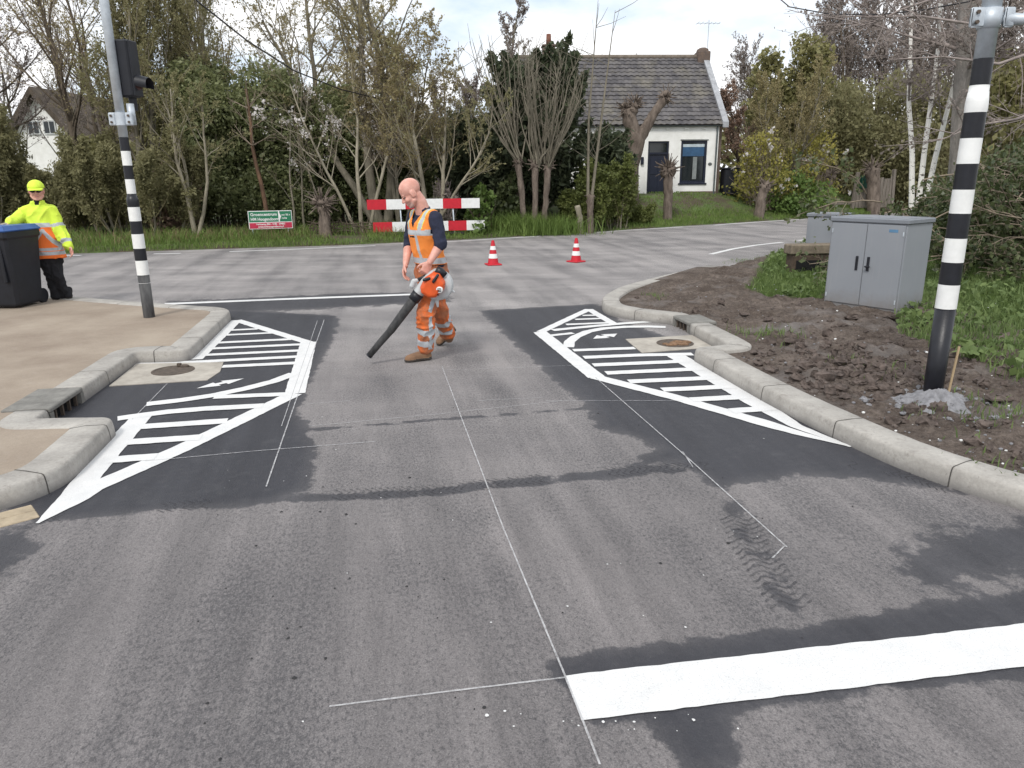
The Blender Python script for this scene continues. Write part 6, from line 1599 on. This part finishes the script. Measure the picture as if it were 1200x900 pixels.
# shrubs and tall grass at the verge
bush(566, 22.9, None, 214, 46, 1500, .085, L_green, 'small fresh green shrub at the right end of the barrier', lobes=9, twigs=40)
loose_bush(672, 24.3, 208, 70, L_spring, .055, 'yellow-green shrub left of the two tall poles')
loose_bush(718, 25.0, 190, 58, L_spring, .055, 'green leafy shrub right of the two tall poles', 10)
loose_bush(748, 26.3, 240, 36, L_spring, .05, 'low green shrub below the Y-shaped pollard', 7)
bush(604, 24.6, None, 200, 60, 2500, .10, L_ivy, 'dark glossy shrub between the green shrub and the many-stemmed pollard', lobes=12, twigs=30)
# twin stump with two long poles
p = spot(689, 23.6); h = hgt(690, 229, 23.6, p.z)
a1, a2 = at(690, 229, 23.6)-p, at(693, 226, 23.6)-p
sh = []
for x0, y0, x1, y1, x2, y2 in ((689, 230, 690, 140, 701, 0), (694, 228, 706, 130, 721, 12)):
    P3 = [at(x0+(x1-x0)*t*2 if t < .5 else x1+(x2-x1)*(t*2-1), y0+(y1-y0)*t*2 if t < .5 else y1+(y2-y1)*(t*2-1), 23.6)-p for t in (0, .17, .33, .5, .67, .83, 1)]
    sh.append((P3, [.055, .048, .042, .036, .026, .016, .006]))
    for _ in range(16):
        i = rng.randrange(1, 6); q = P3[i].lerp(P3[i+1], rng.random()) if i < 6 else P3[i]; e = q+Vector((rng.gauss(0, .5), rng.gauss(0, .4), .45+.3*rng.random())); sh.append(([q, q.lerp(e, .5)+Vector((0, 0, -.04)), e], [.010, .007, .004]))
pollard(p, [([(.09, 0, -.2), (.06, 0, h*.6), (.06, 0, h)], [.11, .10, .13])], 'grey stump carrying two tall pale poles in front of the cottage', .10, 6, shoots=sh)
p2 = spot(680, 23.45); pollard(p2, [([(.04, 0, -.2), (.0, 0, .45), (-.10, 0, .85)], [.10, .09, .085])], 'bare pale snag leaning left of the stump with two tall poles', 0, 0, 'tree_stump', mat=B_pale)
# Y-shaped pollard, small round-headed pollard, leaning and letterbox pollards
def polpx(px, bot, Y, limbs, label, knob, stubs=30):
    p = Vector((*at(px, bot, Y).xy, min(at(px, bot, Y).z, bz(at(px, bot, Y).x, Y)))); L = []
    for pts in limbs: L.append(([at(x, y, Y)-p for x, y, r_ in pts], [r_*Y/864 for x, y, r_ in pts]))
    L[0][0][0].z = -.25; return pollard(p, L, label, knob, stubs)
polpx(739, 232, 29, [[(739, 232, 9), (740, 195, 8), (745, 166, 10), (741, 150, 8), (734, 128, 7)], [(745, 170, 7), (758, 147, 6), (770, 128, 5), (780, 114, 5)], [(741, 155, 6), (737, 140, 6), (744, 122, 5)]], 'large Y-shaped pollard with knobbly arms in front of the cottage roof', .24, 40)
polpx(782.5, 254, 27.5, [[(782, 254, 5.5), (783, 230, 5), (783, 207, 5.5), (783, 199, 7)]], 'small round-headed pollard standing before the navy door', .30, 60)
polpx(891, 250, 29.5, [[(889, 250, 5.5), (892, 232, 5.5), (897, 218, 6)]], 'short leaning pollard stump right of the cottage', .22, 40)
polpx(1024, 243, 33.4, [[(1025, 243, 7.5), (1024, 215, 7), (1022, 198, 8)]], 'thick pale pollard trunk in front of the plank fence', .30, 60)
polpx(969, 238, 33, [[(968, 238, 4), (970, 220, 4), (972, 205, 5)]], 'thin knobbly pollard left of the plank fence', .28, 40)
# right of the cottage
tree(864, 34.5, 105, kind(nch=[16, 9, 7], ang=[.55, .6, .6], nleaf=6, lj=.05), .11, ONE, B_brown, T_brown, L_brown, .06, 'bronze-leaved tree at the right corner of the white cottage', 'bronze_tree')
def column(px, Y, top, bot, w, n, lf, label):
    return bush(px, Y, bot, top, w, n, .12, lf, label, 'ivy_clad_tree', 'tree', lobes=22, up=.3, shape=1.0, twigs=80)
column(888, 38, 42, 235, 74, 7000, L_ivyo, 'ivy-clad pointed tree, left one behind the yellow shrub')
column(931, 37, 24, 235, 92, 10000, L_ivyo, 'taller ivy-clad pointed tree right of the other')
bush(888, 31.5, None, 150, 84, 3000, .075, L_forsy, 'yellow flowering shrub with white magnolia flowers right of the cottage', 'flowering_shrub', lobes=22, tw=T_brown, twigs=150, flowers=(L_blos, 30, .12))
bush(948, 32.5, None, 155, 96, 3000, .075, L_forsy, 'yellow-green flowering shrub above the thin knobbly pollard', 'flowering_shrub', lobes=14, tw=T_brown, twigs=200, flowers=(L_blos, 24, .12))
tree(915, 33, 80, kind(nch=[14, 9, 8], ang=[.5, .55, .6], trop=[.06, .1, .06, .04], nleaf=3), .08, fan(4, .25), B_grey, T_olive, L_catk, .05, 'twiggy olive shrub tree between the two yellow flowering shrubs')
bush(925, 31.8, None, 205, 110, 4200, .085, L_green, 'low green shrubbery behind the leaning pollard stump', lobes=16, twigs=90)
for px, Y, top, w, lab in ((985, 37, 92, 120, 'olive willow thicket left above the plank fence'), (1050, 36.5, 84, 130, 'olive willow thicket right above the plank fence'), (1115, 35, 70, 130, 'olive willow thicket behind the white birches')):
    bush(px, Y, None, top, w, 13000, .085, L_olive, lab, 'willow_thicket', 'tree', lobes=24, tw=T_olive, twigs=500, elong=2.0, shape=.5)
bush(1000, 38.5, None, 190, 130, 3000, .11, L_ivy, 'dark undergrowth around the plank fence', lobes=12, twigs=40)
# purple bare trees behind
t0 = tree(975, 46, -5, kind(nch=[18, 10, 9], ang=[.5, .6, .6], trop=[.06, .1, .06, .03], nleaf=3), .17, fan(2, .10, .95, .4), B_brown, T_mauve, L_bud, .07, 'bare mauve tree, nearest of the row behind the ivy-clad trees', group=g_bg)
for px, Y, sc_, lab in ((875, 52, .80, 'bare mauve tree standing behind the bronze-leaved tree'), (1020, 47, 1.0, 'bare mauve tree high above the letterbox pollard'), (1065, 44, 1.02, 'bare mauve tree directly behind the left birch stem'), (1110, 45, 1.08, 'bare mauve tree behind the right birch stem'), (1165, 42, 1.05, 'bare mauve tree behind the right banded pole'), (1215, 40, 1.05, 'bare mauve tree cut by the right edge of the view'), (930, 55, 1.0, 'bare mauve tree far behind the taller ivy-clad tree')):
    p = spot(px, Y); dup(t0, p, rng.random()*6.28, lab, sc_)
p = spot(762, 62); dup(t0, (p.x, p.y, p.z), 1.3, 'round bare treetop showing above the cottage ridge', .80)
p = spot(830, 66); 
t1 = tree(140, 34, -20, K_bare, .16, fan(2, .1), B_brown, T_brown, L_catk, .05, 'bare brown tree far behind the signal box')
for px, Y, sc_, lab in ((290, 33, 1.0, 'bare brown tree rising above the dark evergreens'), (-75, 30, 1.0, 'bare brown tree beyond the left edge of the view')):
    dup(t1, spot(px, Y), rng.random()*6.28, lab, sc_)
# right foreground: birches, big trunk, hedge, brambles
p = spotv(1076, 20.5)
g = Grow(kind(nch=[10, 7, 7], ang=[.75, .7, .6], trop=[.03, .06, -.02, -.1], start=[.45, .2, .2], rat=[.36, .42, .5], nleaf=2))
for pl in ([(1074, 232), (1069, 180), (1065, 120), (1067, 55), (1070, -40)], [(1078, 232), (1083, 180), (1091, 120), (1099, 60), (1104, -30)], [(1082, 232), (1096, 185), (1110, 130), (1122, 80), (1140, 10)]):
    pts = [at(x, y, 20.5)-p for x, y in pl]; pts[0].z = -.2; fine = []
    for a, b2 in zip(pts, pts[1:]): fine += [a.lerp(b2, i/3) for i in range(3)]
    fine.append(pts[-1]); rad = [.078*(1-.55*i/(len(fine)-1)) for i in range(len(fine))]; g.pol.setdefault(0, []).append((fine, rad))
    for _ in range(9):
        i = rng.randrange(5, len(fine)-1); d = Vector((rng.gauss(0, 1), rng.gauss(0, 1), .7)).normalized(); g.branch(fine[i], d, 1.6*(.6+.8*rng.random()), rad[i]*.35, 1)
finish(g, 'birch_tree', 'white-barked birch with three slender stems left of the right banded pole', 'tree', p, B_birch, T_mauve, L_bud, .04, ktr=1)
p = spotv(1128, 19.0); g = Grow(kind(nch=[10, 9, 9], ang=[.9, .7, .7], trop=[.02, .03, .0, .0], nleaf=3, rat=[.4, .45, .5]))
pts = [at(x, y, 19.0)-p for x, y in ((1124, 250), (1127, 180), (1130, 110), (1133, 50), (1137, -20), (1140, -110))]; pts[0].z = -.3
g.pol[0] = [(pts, [.30, .27, .25, .23, .20, .14])]
for _ in range(17):
    i = rng.randrange(2, 5); q = pts[i].lerp(pts[i+1], rng.random()); a = rng.random()*6.28; g.branch(q, Vector((cos(a), sin(a)*.8-.25, .35)), 2.6*(.5+.8*rng.random()), .045, 1)
finish(g, 'old_tree', 'thick grey tree trunk with mauve twigs beside the right banded pole', 'tree', p, bark('rough grey bark', (.31, .285, .265), (.16, .15, .135), 5, 1.0), T_mauve, L_bud, .045, ktr=1)
mb = MB(); o = at(1118, 228, 19.6); mb.box(-.16, .16, -.02, .02, -.9, 1.55, bev=.01); q = mb.build('grey_board', MAT('pale blue board', (.22, .27, .32), .6, .15), None); q.location = o; q.rotation_euler = (0, radians(4), .3); tag(q, 'narrow pale blue-grey board standing at the thick grey trunk', 'board')
# overhanging branch from the right
hed = 'dark hedge shrubs on the right verge'
for px, Y, top, w, n, lab in ((1108, 15.5, 236, 112, 4600, 'dark ivy hedge behind the large grey cabinet'), (1150, 13.6, 212, 140, 6500, 'dark ivy hedge right behind the banded pole'), (1200, 12.6, 175, 170, 8000, 'dark ivy hedge at the right edge of the view'), (1290, 12.0, 150, 190, 5000, 'dark ivy hedge beyond the right edge of the view')):
    bush(px, Y, None, top, w, int(n*1.9), .060, L_ivy, lab, 'ivy_hedge', 'hedge', lobes=26, up=.3, twigs=320, tw=T_brown, ground=spotv, shape=.4, elong=1.3)
for px, Y, top, w, n, lf, lab in ((1180, 17.5, 60, 150, 7500, L_ivyo, 'tall olive ivy-grown tree right of the banded pole'), (1235, 16, 20, 150, 6000, L_ivyo, 'tall ivy-grown tree at the right edge of the view'), (1125, 18.5, 222, 90, 2600, L_ivy, 'dark shrub below the white birches')):
    bush(px, Y, None, top, w, n, .09, lf, lab, 'ivy_clad_tree', 'tree', lobes=22, twigs=300, tw=T_brown, ground=spotv, shape=.5)
p = spotv(1175, 11.2); g = Grow(kind(seg=[7, 5, 3], wig=[.10, .14, .16], trop=[-.05, -.02, 0], tip=[.4, .4, .6], nch=[8, 5], ang=[.7, .7], rat=[.35, .4], rr=[.5, .6], start=[.2, .2], nleaf=3))
for _ in range(60): g.branch(Vector((rng.gauss(.55, .9), rng.gauss(.5, .4), .1+rng.random()*1.4)), Vector((rng.gauss(-.1, .8), rng.gauss(-.5, .4), .35)), 1.5*(.6+.7*rng.random()), .012, 0)
finish(g, 'bramble', 'tangle of brown arching stems in front of the right hedge', 'bramble', p, MAT('bramble stem', (.26, .21, .16), .9, .3, 5), T_brown, L_ivy, .05, ktr=1)
p = spotv(1215, 13.5); g = Grow(kind(nch=[8, 7, 7], ang=[.7, .7, .7], trop=[0, 0, 0, 0], start=[.3, .2, .2], nleaf=3, rat=[.45, .45, .5]))
for (x0, y0, x1, y1, x2, y2) in ((1260, 60, 1170, 75, 1040, 70), (1260, 10, 1150, 30, 1010, 20), (1260, 130, 1190, 140, 1100, 165), (1260, -40, 1120, -10, 990, 45)):
    P4 = [at(x0, y0, 13.5), at((x0+x1)/2, (y0+y1)/2-8, 13.3), at(x1, y1, 13.0), at((x1+x2)/2, (y1+y2)/2-6, 12.8), at(x2, y2, 12.6)]; P4 = [q-p for q in P4]
    g.pol.setdefault(1, []).append((P4, [.035, .03, .024, .016, .006]))
    for _ in range(15):
        i = rng.randrange(0, 4); q = P4[i].lerp(P4[i+1], rng.random()); g.branch(q, Vector((-.6+rng.gauss(0, .6), rng.gauss(0, .6), rng.gauss(.2, .6))), .9*(.5+rng.random()), .010, 2)
tr0 = at(1262, 250, 13.5)-p; tr0.z = -.2; tr1 = at(1262, -80, 13.5)-p; g.pol[0] = [([tr0, tr0.lerp(tr1, .3), tr0.lerp(tr1, .6), tr1], [.14, .12, .10, .06])]
finish(g, 'overhanging_tree', 'bare tree reaching purple-brown twigs in from the upper right', 'tree', p, B_brown, T_mauve, L_bud, .035, ktr=1)

# ---- grass, weeds
def blades(name, P, h, w, mats, lean=.35, tint=None, kindname='stuff'):
    P = np.asarray(P); n = len(P); hh = h*(.5+nrg.random(n)*.9); a = nrg.random(n)*2*pi; d = np.stack([np.cos(a), np.sin(a), 0*a], 1); l = nrg.normal(size=(n, 3))*lean; l[:, 2] = 0
    up = np.array([0, 0, 1.]); ww = (w*(.6+.8*nrg.random(n)))[:, None]; H_ = hh[:, None]
    m0 = P+up*H_*.55+l*H_*.35; tp_ = P+up*H_*(1-.3*np.linalg.norm(l, axis=1, keepdims=True))+l*H_
    V = np.stack([P-d*ww*.5, P+d*ww*.5, m0+d*ww*.4, m0-d*ww*.4, tp_], 1).reshape(-1, 3); b_ = np.arange(n)[:, None]*5
    me = npmesh(name, V, [(b_+np.array([0, 1, 2, 3]), 0), (b_+np.array([3, 2, 4]), 0)], mats, False, {'tint': np.repeat(nrg.random(n), 5)})
    return struct(link(name, me), kindname)
def along(n, x0, x1, d0, d1, pw=1.0):
    x = x0+(x1-x0)*nrg.random(n); d = d0+(d1-d0)*nrg.random(n)**pw; y = yedge(x)+d
    k = vnoise(x, y, .9)+.25*nrg.random(n) > .34; x, y = x[k], y[k]
    return np.stack([x, y, bankz(x, y)], 1)
blades('grass', along(26000, -17, 16, .12, 2.2, 1.2), .15, .014, [L_grass])
blades('grass', along(9000, -17, -2, .8, 3.2), .26, .016, [L_grass])
blades('grass', along(20000, 2.5, 16, 1.0, 7.5), .07, .018, [L_grass])
blades('dry_grass', along(3500, -17, 3, .7, 2.6), .34, .010, [L_dry], .5)
q = at(622, 262, 23.0); n = 2600; P = np.stack([nrg.normal(q.x, .75, n), nrg.normal(23.2, .3, n), np.zeros(n)], 1); P[:, 2] = bankz(P[:, 0], P[:, 1]); blades('tall_grass', P, .55, .02, [L_grass], .4)
def vgrass(n, h, w, poly, mats, name='grass', thr=.0):
    pl = np.array(poly); lo, hi = pl.min(0), pl.max(0); Q = lo+(hi-lo)*nrg.random((n, 2)); Q = Q[inpoly(Q, poly)]; Q = Q[inpoly(Q, VERGE)]
    Q = Q[vnoise(Q[:, 0], Q[:, 1], 2.0)+.3*nrg.random(len(Q)) > thr]
    z = vergez(Q[None, :, 0], Q[None, :, 1])[0]; return blades(name, np.column_stack([Q, z]), h, w, mats)
vgrass(8000, .11, .011, GREEN[0], [L_weed], thr=.25)
vgrass(20000, .11, .012, P_([(1055, 395), (1045, 345), (1100, 330), (1260, 330), (1300, 470), (1190, 450), (1130, 420)], .1), [L_weed], thr=.28)
vgrass(14000, .18, .014, [(5.4, 14.2), (8.5, 20.5), (12, 23.5), (10, 14), (7.5, 11.5)], [L_weed], thr=.25)
for cx, cy, r_, n in ((835, 290, .35, 500), (900, 390, .18, 220), (1010, 430, .15, 90), (1150, 480, .25, 260), (850, 300, .3, 300), (1185, 555, .2, 120), (770, 345, .12, 60)):
    gx, gy = G(cx, cy, .1); Q = np.stack([nrg.normal(gx, r_, n), nrg.normal(gy, r_, n)], 1); Q = Q[inpoly(Q, VERGE)]; z = vergez(Q[None, :, 0], Q[None, :, 1])[0]; blades('grass', np.column_stack([Q, z]), .07, .008, [L_weed])
def lcover(name, n, poly, h, sz, mat, thr):
    pl = np.array(poly); lo, hi = pl.min(0), pl.max(0); Q = lo+(hi-lo)*nrg.random((n, 2)); Q = Q[inpoly(Q, poly) & inpoly(Q, VERGE)]; v = vnoise(Q[:, 0], Q[:, 1], 2.4); k = v > thr; Q, v = Q[k], v[k]
    z = vergez(Q[None, :, 0], Q[None, :, 1])[0]+(.02+h*(v-thr)*2*nrg.random(len(Q))); V, Fq, ti = leaves(np.column_stack([Q, z]), sz, 1.5, up=.9); struct(link(name, joinmesh(name, [(V, Fq, ti, 0)], [mat])), 'stuff')
lcover('ground_cover', 6500, P_([(1055, 398), (1045, 350), (1100, 335), (1260, 330), (1300, 470), (1190, 445), (1130, 410)], .1), .22, .05, L_weed, .30)
lcover('ground_cover', 3500, GREEN[0], .20, .05, L_weed, .34)
# broad-leaved weeds
def weed(px, py, n, sz, label, name='weed_plant'):
    gx, gy = G(px, py, .12); z = vz(gx, gy); t = thing(name, label, 'weed', (gx, gy, z)); mb = MB()
    for i in range(n):
        a = 2*pi*i/n+rng.random(); el = .5+.5*rng.random(); L = sz*(.6+.6*rng.random()); d = Vector((cos(a), sin(a), 0)); s = Vector((-sin(a), cos(a), 0)); w = L*.20; u_ = Vector((0, 0, 1))
        c0 = d*L*.12; c1 = d*L*.5*el+u_*L*.42; c2 = d*L*el+u_*L*.30*(.5+rng.random())
        mb.add([c0-s*w*.25, c0+s*w*.25, c1+s*w-u_*.01, c1+u_*.012, c1-s*w-u_*.01, c2], [(0, 1, 2, 3), (0, 3, 4), (3, 2, 5), (4, 3, 5)])
    me = mb.mesh('leaves', [L_weed]); a_ = me.attributes.new('tint', 'FLOAT', 'POINT'); a_.data.foreach_set('value', nrg.random(len(me.vertices)).astype(np.float32)); link('leaves', me, t); return t
weed(1138, 420, 14, .22, 'pale broad-leaved weed rosette right of the banded pole')
weed(1066, 368, 14, .17, 'leafy weed clump at the right foot of the large grey cabinet')
weed(1080, 375, 12, .15, 'lower leafy weed clump between the large grey cabinet and the banded pole')
weed(940, 338, 12, .15, 'leafy weed clump left of the large grey cabinet')
weed(925, 345, 10, .16, 'small weed clump at the edge of the bare soil left of the cabinet')
# far wood that closes the view
n = 26000; x = nrg.uniform(-70, 75, n); y = 62+nrg.normal(0, 3, n)+.35*np.abs(x); hgt_ = 4.2+2.2*vnoise(x, 0*x, .12)+1.5*vnoise(x, 0*x, .5); z = .3+hgt_*nrg.random(n)**.8
V, Fq, ti = leaves(np.stack([x, y, z], 1), .42, 1.5, up=.3); wd = link('far_wood', joinmesh('far_wood', [(V, Fq, ti, 0)], [L_ivyo])); struct(wd, 'stuff')
# twig fence low on the left bank, dead sticks
wf_ = thing('wattle_fence', 'low fence of woven sticks on the bank behind the barrier', 'fence', spot(372, 21.9)); st = []; o = wf_.location
for px in np.arange(362, 436, 4.0):
    q = spot(px, 21.9)-o; st.append(([q+Vector((0, 0, -.1)), q+Vector((rng.gauss(0, .05), 0, .2)), q+Vector((rng.gauss(0, .10), 0, .38+.15*rng.random()))], [.018, .016, .012]))
V, Fq = tubes(st, 5); link('stakes', joinmesh('stakes', [(V, Fq, None, 0)], [B_brown]), wf_)['kind'] = 'stuff'
st = []
for k in range(5):
    a, b2 = spot(360, 21.9)-o, spot(438, 21.9)-o; z = .08+.06*k; st.append(([a.lerp(b2, t)+Vector((0, .02*sin(9*t+k), z+.03*sin(14*t+2*k))) for t in np.linspace(0, 1, 14)], [.013]*14))
V, Fq = tubes(st, 5); link('woven_sticks', joinmesh('woven_sticks', [(V, Fq, None, 0)], [B_brown]), wf_)
